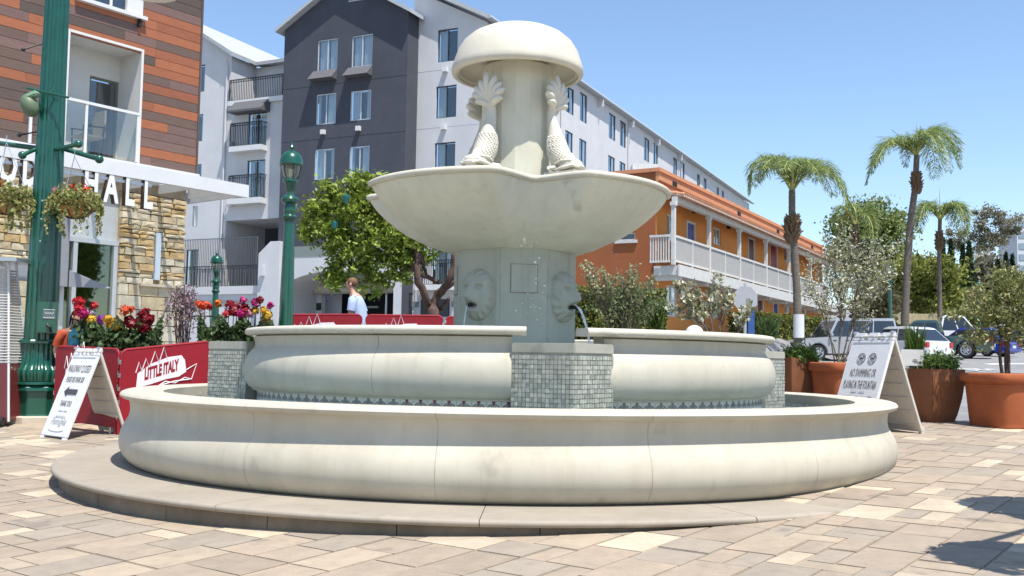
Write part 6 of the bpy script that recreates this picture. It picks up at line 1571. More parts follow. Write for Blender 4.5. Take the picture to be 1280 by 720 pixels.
def tuft(label, base, px, py, rx, ry, Y, n, cols, size, name='fern', asp=.25):
    T = thing(name, label, 'plant', base); Pn = clumps(pxl([(px, py, rx, ry), (px - rx * .5, py + ry * .3, rx * .6, ry * .7), (px + rx * .5, py + ry * .3, rx * .6, ry * .7)], Y), 60, n, .05)
    o = quads_obj('foliage', *leafset(Pn, size, asp, .3), cols, T, fold=.2); o['kind'] = 'stuff'; return T
fr = [G('fern_a', (.10, .17, .03)), G('fern_b', (.16, .24, .05)), G('fern_c', (.05, .10, .02))]
tuft('bright green fern in the square brown planter beside the right end of the tier', POT1[1] + Zv * POT1[2] * .9, 1000, 442, 20, 9, 13.5, 1500, fr, .07)
tuft('bright green ground plant spilling over the brown planter with the white card', POT3[1] + Zv * POT3[2] * .9, 1172, 453, 22, 11, 12.5, 1800, fr, .06)
def blades(label, base, x0, x1, ytop, ybot, Y, n, cols, name='tall_grass', w=.010, seed=1):
    rr = random.Random(seed); T = thing(name, label, 'plant', base); P = []; U = []; V = []
    for k in range(n):
        t = at(rr.uniform(x0, x1), ytop + abs(rr.gauss(0, (ybot - ytop) * .35)), Y + rr.gauss(0, .08)); b = at((x0 + x1) / 2 + rr.gauss(0, (x1 - x0) * .12), ybot, Y)
        P.append((t + b) / 2); u = (t - b) / 2; U.append(u); v = u.cross(Vector((rr.gauss(0, 1), rr.gauss(0, 1), .2))).normalized() * w; V.append(v)
    o = quads_obj('blades', np.array(P), np.array(U), np.array(V), cols, T, fold=.3); o['kind'] = 'stuff'; return T
blades('tall feathery green grass behind the small white card', POT3[1] + Zv * POT3[2] * .9, 1128, 1160, 400, 462, 12.8, 240, fr, seed=2)
blades('upright green blades just right of the dense grey-green shrub', at(818, 410, 15), 806, 834, 368, 412, 15.0, 200, fr, seed=3)
blades('spiky green yucca in front of the clipped hedge', at(960, 415, 24), 944, 978, 392, 425, 24.0, 130, [G('yucca_a', (.07, .12, .035)), G('yucca_b', (.11, .16, .05))], name='yucca', w=.03, seed=4)
# ---- clipped hedges
M_hg = [G('hedge_a', (.15, .175, .035)), G('hedge_b', (.09, .115, .025)), G('hedge_c', (.26, .24, .05))]
def hedge(label, p0, p1, dep, z0, z1, n):
    a, b = Vector(p0), Vector(p1); d = b - a; d.z = 0; L = d.length; d.normalize(); nn = Vector((d.y, -d.x, 0)); T = thing('hedge', label, 'hedge', (a.x, a.y, z0), 'clipped hedges')
    m = MB(); m.obox(Vector((a.x, a.y, z0 - 1.)) - nn * .12 + Zv * .0, d * L, -nn * (dep - .24), Zv * (z1 - z0 + .85)); m.build('dark_core', mat('hedge_core', (.02, .026, .008), .95, .3, 8), T)  # solid dark box stands in for the shaded inside of the hedge
    P = []
    for k in range(n):
        f = RNG.random()
        if f < .5: q = a + d * RNG.uniform(0, L) + Zv * 0; q = Vector((q.x, q.y, RNG.uniform(z0, z1))) + nn * RNG.normal(0, .05)
        elif f < .85: q = a + d * RNG.uniform(0, L) - nn * RNG.uniform(0, dep); q = Vector((q.x, q.y, z1 + RNG.normal(0, .04)))
        else: q = a + d * (L if RNG.random() < .5 else 0) - nn * RNG.uniform(0, dep); q = Vector((q.x, q.y, RNG.uniform(z0, z1)))
        P.append(tuple(q))
    quads_obj('foliage', *leafset(np.array(P), .13, .6), M_hg, T, fold=.2)['kind'] = 'stuff'
a = at(943, 391, 44); b = at(1050, 391, 50)
hedge('long clipped hedge between the orange motel and the white boxy car', (a.x, a.y, 0), (b.x, b.y, 0), 1.4, gz(a.x, a.y) - 1.2, a.z, 9000)
a = at(720, 360, 33); b = at(834, 362, 33.5)
hedge('clipped hedge with yellow tips at the foot of the motel end wall', (a.x, a.y, 0), (b.x, b.y, 0), 1.6, gz(a.x, a.y) - .3, a.z, 7000)
# ---- palms
L_pm = [G('palm_a', (.22, .29, .08), .4, .4), G('palm_b', (.34, .40, .13), .4, .4), G('palm_c', (.12, .19, .07), .4, .4)]
def palm(label, Y, trunk, head, husk, fronds, name='palm_tree', r=(.20, .16), seed=1, sign=False, leaf=1., group='palm trees by the motel'):
    rr = random.Random(seed); c = at(*head, Y); b0 = at(*trunk[0], Y); zb = gz(b0.x, Y); base = Vector((b0.x, Y, zb - .1))
    T = thing(name, label, 'palm tree', (b0.x, Y, zb), group); s = Y / FPX
    m = MB(); pts = [base] + [at(x, y, Y) for x, y in trunk[0:]] + [c]; k = len(pts); P = []; n = 70
    for i in range(n + 1):
        t = i / n * (k - 1); a = min(int(t), k - 2); f = t - a; P.append(pts[a].lerp(pts[a + 1], f))
    m.tube(P, [(r[0] + (r[1] - r[0]) * i / n) * (1 + .05 * (i % 2) + rr.uniform(-.03, .03)) for i in range(n + 1)], 12); m.build('trunk', M_palm, T, smooth=.7)
    m = MB(); hx, hy0, hy1, hr = husk
    for i in range(20):
        f = i / 19; p = at(hx[0] + (hx[1] - hx[0]) * f, hy1 + (hy0 - hy1) * f, Y); rad = hr * s * (.62 + .38 * math.sin(math.pi * (.25 + .65 * f)))
        for j in range(6):
            a = j * 1.05 + i * 2.4 + rr.uniform(-.2, .2); d = Vector((math.cos(a), math.sin(a), 0)); q = rad * rr.uniform(.8, 1.15)
            m.tube([p + d * q * .4 - Zv * hr * s * .25, p + d * q * .8 + Zv * hr * s * .08, p + d * q * (1.0 + .25 * rr.random()) + Zv * hr * s * rr.uniform(.2, .7)], [.24 * hr * s, .20 * hr * s, .06 * hr * s], 5)
    m.build('husk', M_husk, T, smooth=.8)
    PP, UU, VV = [], [], []; ms = MB()
    for q, (dy, path) in enumerate(fronds):
        kk = len(path); ctrl = [at(x, y, Y + dy * (j / (kk - 1)) ** 1.2) for j, (x, y) in enumerate(path)]
        st = []; N = 34
        for i in range(N + 1):
            t = i / N * (kk - 1); a = min(int(t), kk - 2); f = t - a; g = lambda j: ctrl[min(max(j, 0), kk - 1)]
            st.append(.5 * ((2 * g(a)) + (g(a + 1) - g(a - 1)) * f + (2 * g(a - 1) - 5 * g(a) + 4 * g(a + 1) - g(a + 2)) * f * f + (3 * g(a) - g(a - 1) - 3 * g(a + 1) + g(a + 2)) * f ** 3))
        ms.tube(st, [(.055 - .048 * i / N) * (Y / 40) ** .5 for i in range(N + 1)], 5)
        tot = sum((st[i + 1] - st[i]).length for i in range(N))
        for i in range(4, N + 1):
            t = i / N; tg = (st[i] - st[i - 1]).normalized(); sd = tg.cross(Zv); sd = sd.normalized() if sd.length > .15 else Vector((.5, .8, 0)).normalized()
            Ll = leaf * tot * .30 * (math.sin(math.pi * min(1, t * .80 + .16)) ** .7)
            for sg in (1, -1):
                for w in range(4):
                    p = st[i].lerp(st[i - 1], rr.random()); d0 = (tg * rr.uniform(.35, .9) + sd * sg * rr.uniform(.25, .9) + Zv * rr.uniform(-.15, .55)).normalized(); L1 = Ll * rr.uniform(.65, 1.1)
                    h = p + d0 * L1 * .45; d1 = (d0 * .8 - Zv * rr.uniform(.35, .9)).normalized(); wd = .016 * (Y / 40) ** .6
                    for a_, dd, ln in ((p, d0, L1 * .5), (h - d1 * L1 * .04, d1, L1 * .6)):
                        u = dd * ln * .5; PP.append(a_ + u); UU.append(u); v = u.cross(Vector((rr.gauss(0, .4), rr.gauss(0, .4), 1))); v = v.normalized() if v.length > 1e-6 else sd; VV.append(v * wd)
    ms.build('frond_stalk', mat('frond_stalk', (.34, .36, .13), .6, .15), T)
    quads_obj('frond', np.array(PP), np.array(UU), np.array(VV), L_pm, T, fold=.2)
    m = MB(); m.tube([c, c + Zv * .9 * (Y / 40), c + Zv * 1.3 * (Y / 40)], [.04, .018, .005], 6); m.build('spear_leaf', mat('spear', (.3, .3, .12), .6), T)
    if sign:
        sg = thing('paper_notice', 'white paper notice tied round the foot of the left palm trunk', 'notice', at(998, 407, Y - .3)); m = MB()
        m.lathe([(.225, -.55), (.225, .38)], at(998, 405, Y), R(-75), R(75), 12); m.build('paper', M_white, sg)
    return T
palm('left palm tree with yellow-green fronds in front of the motel balcony', 40, [(997, 415), (996, 360), (993, 310), (990, 280)], (990, 238), ((990, 991), 272, 300, 10),
     [(0, [(990, 240), (976, 209), (958, 199), (942, 210), (936, 242)]), (2, [(990, 240), (981, 212), (968, 202), (955, 208), (947, 226)]), (-2, [(990, 240), (985, 212), (976, 200), (964, 199), (952, 212)]), (0, [(990, 240), (1003, 211), (1022, 205), (1042, 216), (1059, 250)]), (2, [(990, 240), (1001, 215), (1015, 210), (1032, 222), (1042, 244)]),
      (-2, [(990, 240), (996, 212), (1004, 203), (1014, 205), (1024, 218)]), (-3, [(990, 240), (991, 214), (989, 203), (984, 203), (980, 212)]), (-1, [(990, 240), (1008, 217), (1028, 213), (1048, 226), (1060, 255)]), (3, [(990, 240), (975, 216), (960, 208), (948, 218), (941, 232)]), (3, [(990, 240), (998, 210), (1006, 206), (1016, 212), (1022, 226)])], seed=1, sign=True, r=(.17, .13), leaf=.85)
palm('tallest palm tree with a slim dark trunk and blue-green fronds', 52, [(1131, 402), (1134, 330), (1139, 270), (1144, 235)], (1146, 194), ((1146, 1145), 216, 240, 7),
     [(0, [(1146, 196), (1136, 183), (1118, 177), (1097, 192), (1083, 228)]), (2, [(1146, 196), (1132, 184), (1112, 181), (1096, 196), (1088, 216)]), (-2, [(1146, 196), (1138, 180), (1122, 175), (1106, 184), (1094, 206)]), (1, [(1146, 192), (1142, 178), (1136, 174), (1133, 188), (1132, 208)]), (0, [(1146, 192), (1154, 172), (1172, 163), (1191, 178), (1201, 208)]),
      (-2, [(1146, 192), (1156, 175), (1170, 172), (1182, 188), (1186, 214)]), (2, [(1146, 192), (1152, 169), (1168, 163), (1184, 170), (1196, 190)]), (3, [(1146, 194), (1156, 180), (1164, 184), (1168, 200), (1169, 222)]), (-3, [(1146, 192), (1149, 172), (1156, 167), (1166, 172), (1174, 190)])], seed=2, r=(.21, .14), leaf=.95)
palm('small far palm tree right of the tallest palm', 62, [(1174, 330), (1174, 310)], (1175, 274), ((1174, 1174), 290, 312, 5),
     [(0, [(1175, 276), (1168, 262), (1158, 256), (1149, 266), (1146, 282)]), (2, [(1175, 276), (1166, 264), (1157, 261), (1151, 272), (1150, 290)]), (-2, [(1175, 276), (1169, 260), (1161, 255), (1154, 260), (1150, 274)]), (0, [(1175, 276), (1184, 260), (1196, 256), (1206, 268), (1210, 292)]), (2, [(1175, 276), (1186, 262), (1196, 262), (1202, 276), (1203, 296)]), (-2, [(1175, 276), (1182, 260), (1192, 255), (1201, 260), (1207, 276)]), (1, [(1175, 276), (1177, 262), (1182, 258), (1188, 266), (1190, 282)])], seed=3, r=(.14, .11))
palm('dark green palm tree standing in front of the big rounded tree', 66, [(1072, 310), (1071, 295)], (1070, 280), ((1070, 1070), 290, 308, 5),
     [(0, [(1070, 282), (1062, 266), (1052, 260), (1045, 268), (1042, 284)]), (0, [(1070, 282), (1078, 264), (1086, 260), (1094, 268), (1098, 286)]), (2, [(1070, 282), (1064, 270), (1056, 270), (1050, 282), (1048, 298)]), (-2, [(1070, 282), (1077, 268), (1084, 270), (1090, 282), (1092, 300)]), (1, [(1070, 282), (1069, 264), (1064, 256), (1058, 258)])], seed=4, r=(.15, .12))
# ---- trees beyond the car park
def bigtree(label, lobes, Y, ncl, n, rc, size, cols, trunk=None, name='broadleaf_tree', group='trees beyond the car park', asp=.55):
    lob = pxl(lobes, Y); cx = sum(l[0][0] for l in lob) / len(lob); base = Vector((cx if not trunk else at(trunk[0][0], trunk[0][1], Y).x, Y, 0)); base.z = gz(base.x, Y)
    T = thing(name, label, 'tree', base, group); m = MB()
    if trunk: limb(m, [base - Zv * .3] + [at(x, y, Y) for x, y in trunk], .012 * Y / 2.4, .06, 8, .05)
    else: limb(m, [base - Zv * .3, base + Zv * 2, Vector(lob[0][0])], .3, .12, 8, .05)
    for l in lob[::2]:
        q = Vector(l[0]); s = base.lerp(Vector((base.x, Y, q.z)), .6) if not trunk else at(trunk[-1][0], trunk[-1][1], Y); limb(m, [s, s.lerp(q, .5) - Zv * .3, q], .12, .03, 6, .05)
    m.build('trunk', M_bark, T, smooth=.9)
    Pn = clumps(lob, ncl, n, rc); quads_obj('crown', *leafset(Pn, size, asp, .1, .3), cols, T, fold=.2); return T
g1 = [G('far_a', (.20, .26, .075)), G('far_b', (.28, .33, .11)), G('far_c', (.12, .17, .055))]
g2 = [G('lime_a', (.25, .28, .05)), G('lime_b', (.33, .34, .09)), G('lime_c', (.14, .17, .035))]
g3 = [G('euc_a', (.25, .245, .17)), G('euc_b', (.33, .30, .21)), G('euc_c', (.16, .165, .11))]
bigtree('big rounded green tree behind the end of the motel', [(1058, 285, 20, 22), (1080, 272, 26, 22), (1105, 275, 24, 24), (1070, 310, 30, 30), (1110, 305, 26, 34), (1125, 285, 16, 18), (1050, 320, 14, 20), (1095, 340, 30, 30), (1128, 320, 14, 16)], 78, 240, 15000, .42, .28, g1)
bigtree('dense bright green tree behind the parked cars', [(1135, 350, 30, 26), (1160, 345, 30, 26), (1185, 355, 24, 28), (1110, 360, 20, 22), (1150, 375, 34, 20), (1185, 380, 20, 16), (1172, 330, 16, 12)], 66, 240, 14000, .36, .26, g2)
bigtree('tall eucalyptus with loose brown clumps against the sky', [(1222, 270, 9, 8), (1240, 264, 12, 7), (1256, 276, 14, 10), (1246, 292, 17, 10), (1228, 282, 11, 8), (1264, 292, 10, 9), (1250, 306, 13, 7), (1222, 300, 10, 8), (1268, 278, 6, 8), (1232, 308, 8, 5)], 120, 46, 7000, .36, .26, g3, trunk=[(1232, 345), (1231, 325), (1238, 300)], name='eucalyptus_tree')
bigtree('smaller eucalyptus with brown clumps left of the cypresses', [(1188, 290, 6, 5), (1202, 291, 7, 5), (1213, 295, 7, 4), (1200, 306, 8, 8), (1188, 300, 5, 5), (1221, 312, 7, 7)], 120, 22, 2600, .34, .26, g3, trunk=[(1203, 345), (1203, 325), (1202, 305)], name='eucalyptus_tree')
bigtree('low dark tree behind the right cypresses', [(1232, 330, 16, 12), (1250, 345, 18, 10), (1215, 345, 14, 14), (1240, 360, 22, 14), (1268, 352, 16, 10)], 104, 90, 2400, .6, .6, g3, name='scrub_tree')
bigtree('round green bush at the foot of the far slope', [(1205, 390, 16, 14), (1225, 398, 18, 12), (1250, 400, 18, 10)], 72, 60, 1800, .4, .4, g1, name='bush')
bigtree('pale dry bush behind the tall pale shrub', [(1095, 385, 16, 14), (1110, 378, 12, 12), (1075, 388, 14, 10)], 56, 60, 1600, .35, .32, [G('dry_a', (.24, .19, .09)), G('dry_b', (.16, .14, .06))], name='bush')
cy = [G('cyp_a', (.022, .045, .018)), G('cyp_b', (.035, .065, .025))]
for k, (x, yt, yb, w) in enumerate(((1189, 300, 345, 7), (1204, 306, 345, 6), (1212, 302, 358, 9), (1248, 325, 350, 3.4), (1258, 317, 352, 4.2), (1266, 319, 352, 3.6), (1179, 298, 335, 4))):
    lab = ('cypress left of the tallest cypress pair', 'narrow cypress second from the left tallest', 'tallest dark cypress above the far lantern post', 'thin cypress leftmost of the three below the eucalyptus', 'thin cypress in the middle of the three below the eucalyptus', 'thin cypress rightmost of the three below the eucalyptus', 'dark cypress right behind the small far palm trunk')[k]
    Yc = 100; b = at(x, yb, Yc); T = thing('cypress_tree', lab, 'tree', (b.x, Yc, gz(b.x, Yc)), 'cypresses on the far slope'); s = Yc / FPX
    m = MB(); m.tube([(b.x, Yc, gz(b.x, Yc)), at(x, yt + 8, Yc)], [.25, .06], 6); m.build('trunk', M_bark, T)
    P = []; zt_ = at(x, yt, Yc).z; z0_ = b.z - 2
    for i in range(900):
        f = RNG.random() ** .8; rad = w * s * (1 - f) ** .7 * min(1, .5 + f * 4) * RNG.uniform(.5, 1.1); a = RNG.uniform(0, 6.28); P.append((b.x + rad * math.cos(a), Yc + rad * math.sin(a), z0_ + (zt_ - z0_) * f))
    quads_obj('crown', *leafset(np.array(P), .5, .4, 1.2), cy, T)
# slope, tower and small house far right
m = MB(); hill = [(1150, 372, 90), (1190, 352, 108), (1230, 348, 118), (1300, 352, 125)]
def slope():
    m = MB(); top = [at(x, y, d) for x, y, d in ((1095, 392, 95), (1150, 376, 105), (1190, 352, 115), (1215, 340, 122), (1260, 342, 126), (1320, 348, 130), (1400, 350, 132))]; bot = [Vector((p.x * .74, p.y * .74, gz(p.x * .74, p.y * .74) - .3)) for p in top]; back = [p + Vector((10, 60, -3)) for p in top]
    n = len(top); m.add(bot + top + back, [(i, i + 1, n + i + 1, n + i) for i in range(n - 1)] + [(n + i, n + i + 1, 2 * n + i + 1, 2 * n + i) for i in range(n - 1)]); return m.build('hillside', mat('dry_slope', (.20, .165, .095), .95, .3, .6, .5, 2, col2=(.14, .14, .07)), kind='structure')
slope()
tw_ = at(1290, 270, 260); TT = thing('tower_block', 'pale tower block cut by the right edge of the photo', 'tower', (tw_.x, 260, 0))
m = MB(); m.box((tw_.x + .6, 266, (tw_.z + 0) / 2), (8.2, 10, tw_.z)); m.build('wall', mat('tower_wall', (.50, .52, .54), .8, .05), TT)
for k in range(14):
    z = tw_.z - 2 - k * 2.9; m = MB(); m.box((tw_.x + .6, 260.9, z), (7.4, .12, 1.5)); m.build('window', M_gl if False else mat('tower_glass', (.22, .28, .34), .15, .1, spec=.6), TT)
hs = at(1217, 376, 84); Hs = thing('small_house', 'small tan house with a dark gabled roof under the cypresses', 'house', (hs.x, 84, gz(hs.x, 84)))
m = MB(); m.box((hs.x, 86, hs.z - 1.4), (2.6, 3, 4.)); m.build('wall', mat('tan_wall', (.30, .23, .15), .9), Hs)
m = MB(); m.prism([(hs.x - 1.6, 84.3, hs.z + .5), (hs.x + 1.6, 84.3, hs.z + .5), (hs.x, 84.3, hs.z + 1.1)], (0, 3.6, 0)); m.build('roof', mat('dark_roof', (.06, .045, .04), .9), Hs)
m = MB(); m.box((hs.x + .1, 84.45, hs.z - .4), (.9, .1, 1.4)); m.build('doorway', M_dark, Hs)
rb = at(1205, 385, 83); RB = thing('red_bougainvillea', 'red flowering bush left of the small tan house', 'bush', (rb.x, 83, gz(rb.x, 83)))
quads_obj('foliage', *leafset(np.array(rb) + RNG.normal(size=(500, 3)) * np.array([.55, .4, .5]), .28, .6), [M_pet['red'], g1[2]], RB)['kind'] = 'stuff'
m = MB(); p0, p1 = at(1136, 392, 62), at(1168, 389, 62); m.obox(Vector((p0.x, 62, gz(p0.x, 62))), Vector((p1.x - p0.x, 0, 0)), Vector((0, .15, 0)), Zv * (p0.z - gz(p0.x, 62))); o = m.build('garden_wall', mat('straw_fence', (.42, .35, .20), .9, .2, 5)); tag(o, 'straw coloured garden fence behind the white pickup truck', 'fence')
# ---- stop sign seen from behind
q = at(932, 374, 22); SSn = thing('stop_sign', 'back of a grey octagonal traffic sign on a blue post beside the hedge', 'traffic sign', (q.x, q.y, gz(q.x, q.y)))
m = MB(); rS = 16 * 22 / FPX; m.prism([q + Vector((rS / math.cos(R(22.5)) * math.cos(R(22.5 + 45 * k)), .10 * math.cos(R(22.5 + 45 * k)), rS / math.cos(R(22.5)) * math.sin(R(22.5 + 45 * k)))) for k in range(8)], (0, .02, 0)); m.build('plate', mat('sign_back_grey', (.33, .34, .35), .5, .08), SSn)
m = MB(); m.tube([Vector((q.x, q.y + .05, gz(q.x, q.y))), Vector((q.x, q.y + .05, q.z + .35))], .032, 8); m.build('post', M_steel, SSn)
q2 = at(939, 405, 22.5); m = MB(); m.box((q2.x, 22.5, q2.z - .2), (.14, .05, 1.0)); m.build('blue_panel', mat('sign_blue', (.03, .09, .28), .6), SSn)
q3 = at(831, 390, 18); 
# ---- cars
M_tyre = mat('tyre', (.018, .018, .019), .85, .1); M_rim = mat('alloy', (.42, .43, .45), .3, .05, metal=.8); M_cgl = mat('car_glass', (.018, .026, .036), .05, .1, spec=.8); M_trim = mat('black_trim', (.02, .02, .022), .6); M_tail = mat('tail_lamp', (.42, .012, .02), .2, .1, coat=.6); M_head = mat('head_lamp', (.6, .6, .58), .1, .05, spec=.8); M_amber = mat('amber_lamp', (.6, .22, .04), .2); M_chr = mat('chrome', (.7, .71, .73), .12, .03, metal=1.)
def car(label, cx, cy, yaw, L, Wd, H_, col, kind='suv', cat='car', name='parked_car'):
    """built at the origin nose to +x, then turned and set on the road"""
    paint = mat('paint_%s' % '_'.join('%02d' % int(c * 99) for c in col), col, .28, .05, 2, spec=.5, coat=.7)
    T = thing(name, label, cat, (0, 0, 0), 'cars parked beyond the planters'); hl = L / 2; hw = Wd / 2; wr = .36 if kind in ('suv', 'pickup') else .32; wb = L * .30
    gc = .30 if kind in ('suv', 'pickup') else .2; zb = H_ * .56 if kind != 'pickup' else H_ * .57
    if kind == 'suv': low = [(-hl, gc + .1), (-hl, zb - .05), (-hl + .05, zb), (hl * .42, zb), (hl * .93, zb - .10), (hl, zb - .22), (hl, gc + .05), (hl - .1, gc)]; cab = [(-hl + .06, zb), (-hl + .16, H_ - .06), (-hl + .26, H_), (hl * .10, H_), (hl * .20, H_ - .05), (hl * .40, zb)]
    elif kind == 'pickup': low = [(-hl, gc + .25), (-hl, zb), (hl * .40, zb + .02), (hl * .92, zb - .06), (hl, zb - .2), (hl, gc + .05), (hl - .1, gc)]; cab = [(-hl * .22, zb), (-hl * .16, H_ - .05), (-hl * .10, H_), (hl * .18, H_), (hl * .24, H_ - .04), (hl * .48, zb)]
    else: low = [(-hl, gc + .2), (-hl + .02, zb - .06), (-hl + .15, zb + .02), (hl * .40, zb), (hl * .9, zb - .16), (hl, zb - .3), (hl, gc + .05), (hl - .15, gc)]; cab = [(-hl + .10, zb), (-hl * .62, H_ - .06), (-hl * .45, H_), (hl * .0, H_ - .01), (hl * .12, H_ - .08), (hl * .46, zb - .01)]
    # lower body with wheel arches
    m = MB(); und = []
    for wx in (wb, -wb):
        und += [(wx + wr * 1.15, gc)] + [(wx + wr * 1.18 * math.cos(R(a)), max(gc, wr + wr * 1.18 * math.sin(R(a)))) for a in range(10, 171, 20)] + [(wx - wr * 1.15, gc)]
    poly = low + und + [(-hl + .1, gc)]
    m.prism([(x, -hw, z) for x, z in poly], (0, Wd, 0)); m.build('body', paint, T, bevel=.035, smooth=.6)
    m = MB(); tp = .14
    vs = [(x, s * (hw - .03 - tp * (z - zb) / (H_ - zb)), z) for s in (-1, 1) for x, z in cab]; n = len(cab)
    m.add(vs, [tuple(range(n))[::-1], tuple(range(n, 2 * n))] + [(i, (i + 1) % n, n + (i + 1) % n, n + i) for i in range(n)]); cb = m.build('cabin', paint, T, bevel=.03, smooth=.6)
    ys = lambda z, o=.0: hw - .03 - tp * (z - zb) / (H_ - zb) + o
    z0, z1 = zb + .04, H_ - .12; x0, x1 = cab[0][0] + .12, cab[-1][0] - .12; xa = lambda z: cab[0][0] + (cab[1][0] - cab[0][0]) * (z - zb) / (cab[1][1] - zb); xb = lambda z: cab[-1][0] + (cab[-2][0] - cab[-1][0]) * (z - zb) / (cab[-2][1] - zb)
    spl = {'suv': (.36, .70), 'pickup': (.5,), 'car': (.48,)}[kind if kind in ('suv', 'pickup') else 'car']; cuts = (0,) + spl + (1,)
    for s in (-1, 1):
        for a, b in zip(cuts[:-1], cuts[1:]):
            q = [(xa(z) + .10 + (xb(z) - xa(z) - .2) * f + (.03 if f == a and a else 0) - (.03 if f == b and b < 1 else 0), s * ys(z, .006), z) for f, z in ((a, z0), (b, z0), (b, z1), (a, z1))]
            m = MB(); m.prism(q, (0, -s * .02, 0)); m.build('side_window', M_cgl, T)
    for (xx, sg) in ((xb, 1), (xa, -1)):
        q = [(xx(z) + sg * .008, sy * (ys(z) - .07), z) for sy, z in ((-1, z0), (1, z0), (1, z1), (-1, z1))]; m = MB(); m.prism(q, (-sg * .02, 0, 0)); m.build('windscreen' if sg > 0 else 'rear_window', M_cgl, T)
    wm = MB(); wm.tube([(0, -.11, 0), (0, .11, 0)], wr, 22); WM = wm.mesh('wheel', M_tyre, smooth=.6, bevel=.02); rm = MB(); rm.lathe([(.001, .125), (.06, .13), (.16, .105), (wr * .66, .12), (wr * .68, .10)], n=20, A=Matrix.Rotation(math.pi / 2, 3, 'X'))
    for k in range(6): a = k * math.pi / 3; rm.box((wr * .36 * math.cos(a), -.122, wr * .36 * math.sin(a)), (wr * .5, .015, .05), 0, (Vector((math.cos(a), 0, math.sin(a))), Vector((0, 1, 0)), Vector((-math.sin(a), 0, math.cos(a)))))
    RM = rm.mesh('rim', M_rim, smooth=.6)
    for wx in (wb, -wb):
        for s in (-1, 1):
            M = Matrix.Translation((wx, s * (hw - .10), wr)) @ (Matrix.Identity(4) if s < 0 else Matrix.Rotation(math.pi, 4, 'Z')); w_ = inst('wheel', WM, T, M); r_ = bpy.data.objects.new('rim', RM); COL.objects.link(r_); r_.parent = w_
    for s in (-1, 1):
        m = MB(); m.box((-hl - .005, s * (hw - .13), zb - .14 - (.0 if kind != 'suv' else .05)), (.05, .20, .24)); m.box((-hl + .10, s * (hw + .004), zb - .14 - (.0 if kind != 'suv' else .05)), (.20, .03, .22)); m.build('tail_light', M_tail, T, bevel=.012)
        m = MB(); m.box((hl - .01, s * (hw - .22), zb - .34), (.06, .24, .16)); hd = m.build('headlight', M_head, T, bevel=.012)
        m = MB(); m.box((hl - .10, s * (hw + .003), zb - .34), (.2, .03, .14)); m.build('indicator', M_amber, hd)
        m = MB(); m.box((hl * .36, s * (hw + .10), zb + .10), (.14, .16, .16)); m.build('mirror', paint, T, bevel=.03)
        m = MB()
        for f in (.1, .34): m.box((hl * f - .15, s * (hw + .004), zb - .16), (.16, .02, .035))
        m.build('door_handle', M_trim, T)
    m = MB(); m.box((hl + .01, 0, gc + .16), (.12, Wd * .96, .22)); m.build('bumper', M_chr if kind == 'pickup' else paint, T, bevel=.03); m = MB(); m.box((-hl - .02, 0, gc + .18), (.14, Wd * .96, .22)); m.build('bumper', M_chr if kind == 'pickup' else paint, T, bevel=.03)
    m = MB(); m.box((hl + .005, 0, zb - .33), (.04, Wd * .5, .16)); m.build('grille', M_trim, T)
    m = MB(); m.box((-hl - .10, 0, gc + .30), (.02, .32, .14)); m.build('number_plate', M_white, T)
    m = MB(); m.box((0, 0, gc), (L * .9, Wd * .8, .1)); m.build('underbody', M_trim, T)
    if kind == 'pickup': m = MB(); m.box((-hl * .62, 0, zb + .004), (L * .36, Wd * .82, .03)); m.build('bed', M_trim, T)
    if kind == 'suv': m = MB(); m.box((-hl - .08, .0, zb - .15), (.16, .62, .62)); m.build('spare_wheel', M_tyre, T, bevel=.1)
    z = gz(cx, cy); nx = Vector((math.cos(yaw), math.sin(yaw), 0)); e = .8; sl_ = math.atan2(gz(cx + nx.x * e, cy + nx.y * e) - gz(cx - nx.x * e, cy - nx.y * e), 2 * e)
    T.location = (cx, cy, z); T.rotation_euler = Euler((0, -sl_, yaw), 'XYZ'); return T
def carpx(label, px, Y, *a, **k): p = at(px, 430, Y); return car(label, p.x, Y, *a, **k)
carpx('silver white boxy off-roader behind the tall pale shrub', 1050, 46.0, R(188), 4.9, 1.9, 1.9, (.29, .305, .335), 'suv')
carpx('white hatchback with red tail lights between the off-roader and the teal pickup', 1124, 45.5, R(118), 4.3, 1.75, 1.5, (.70, .70, .69), 'car')
carpx('dark teal pickup with a chrome rear bumper', 1163, 47.5, R(152), 5.3, 1.9, 1.75, (.035, .075, .085), 'pickup', 'pickup truck', 'pickup_truck')
carpx('bright blue car with red tail lights right of the teal pickup', 1212, 51.5, R(128), 4.3, 1.75, 1.42, (.02, .05, .36), 'car')
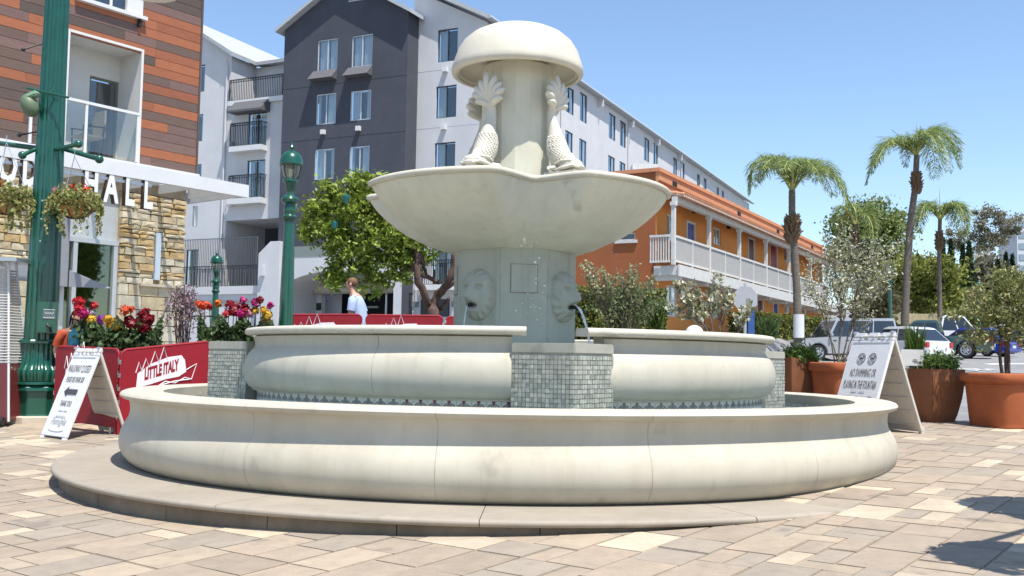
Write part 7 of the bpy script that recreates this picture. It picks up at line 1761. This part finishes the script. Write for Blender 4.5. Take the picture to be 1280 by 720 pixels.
carpx('white crew cab pickup truck parked behind the blue car', 1186, 60, R(-14), 5.8, 2.0, 2.15, (.74, .74, .73), 'pickup', 'pickup truck', 'pickup_truck')
carpx('black car roof showing behind the white hatchback', 1118, 60, R(150), 4.6, 1.85, 1.6, (.025, .03, .035), 'car')
carpx('white car half hidden by the olive tree crown', 1262, 70, R(15), 4.6, 1.8, 1.5, (.70, .71, .72), 'car')
carpx('grey car behind the olive tree trunk, nearest the road markings', 1240, 66, R(170), 4.5, 1.8, 1.45, (.22, .23, .24), 'car')
# ---- white road paint
def paint(pts, label): 
    m = MB(); P = [Vector((p.x, p.y, gz(p.x, p.y) + .012)) for p in pts]; m.add(P + [p - Zv * .006 for p in P], [(0, 1, 2, 3), (4, 7, 6, 5), (0, 4, 5, 1), (1, 5, 6, 2), (2, 6, 7, 3), (3, 7, 4, 0)]); return m
def rect_ground(cx, cy, w, l, a=0):
    c = Vector((cx, cy, 0)); X = Vector((math.cos(a), math.sin(a), 0)); Y = Vector((-math.sin(a), math.cos(a), 0)); return [c + X * sx * w / 2 + Y * sy * l / 2 for sx, sy in ((-1, -1), (1, -1), (1, 1), (-1, 1))]
M_rp = mat('road_paint', (.72, .72, .70), .8, .12, 4)
def long_strip(cx, cy, w, l):
    m = MB(); xs = [cx - w / 2 + w * i / 6 for i in range(7)]; vs = []
    for x in xs: vs += [(x, cy - l / 2, gz(x, cy - l / 2) + .01), (x, cy + l / 2, gz(x, cy + l / 2) + .01)]
    m.add(vs, [(2 * i, 2 * i + 2, 2 * i + 3, 2 * i + 1) for i in range(6)]); o = m.build('road_line', M_rp); o['kind'] = 'structure'
p = ghit(1262, 455.2); long_strip(p.x + .8, p.y, 3.4, .8)
p = ghit(1196, 467.5); long_strip(p.x, p.y, 1.0, .35)
p = ghit(1240, 463); me = text_mesh('STOP', 2.2, .004, .40, 'road_lettering', bold=.02); me.materials.clear(); me.materials.append(M_rp)
sl_ = math.atan(.0322); o = inst('road_lettering', me, None, Matrix.Translation((p.x, p.y, gz(p.x, p.y) + .012)) @ Matrix.Rotation(sl_, 4, 'X')); o['kind'] = 'structure'
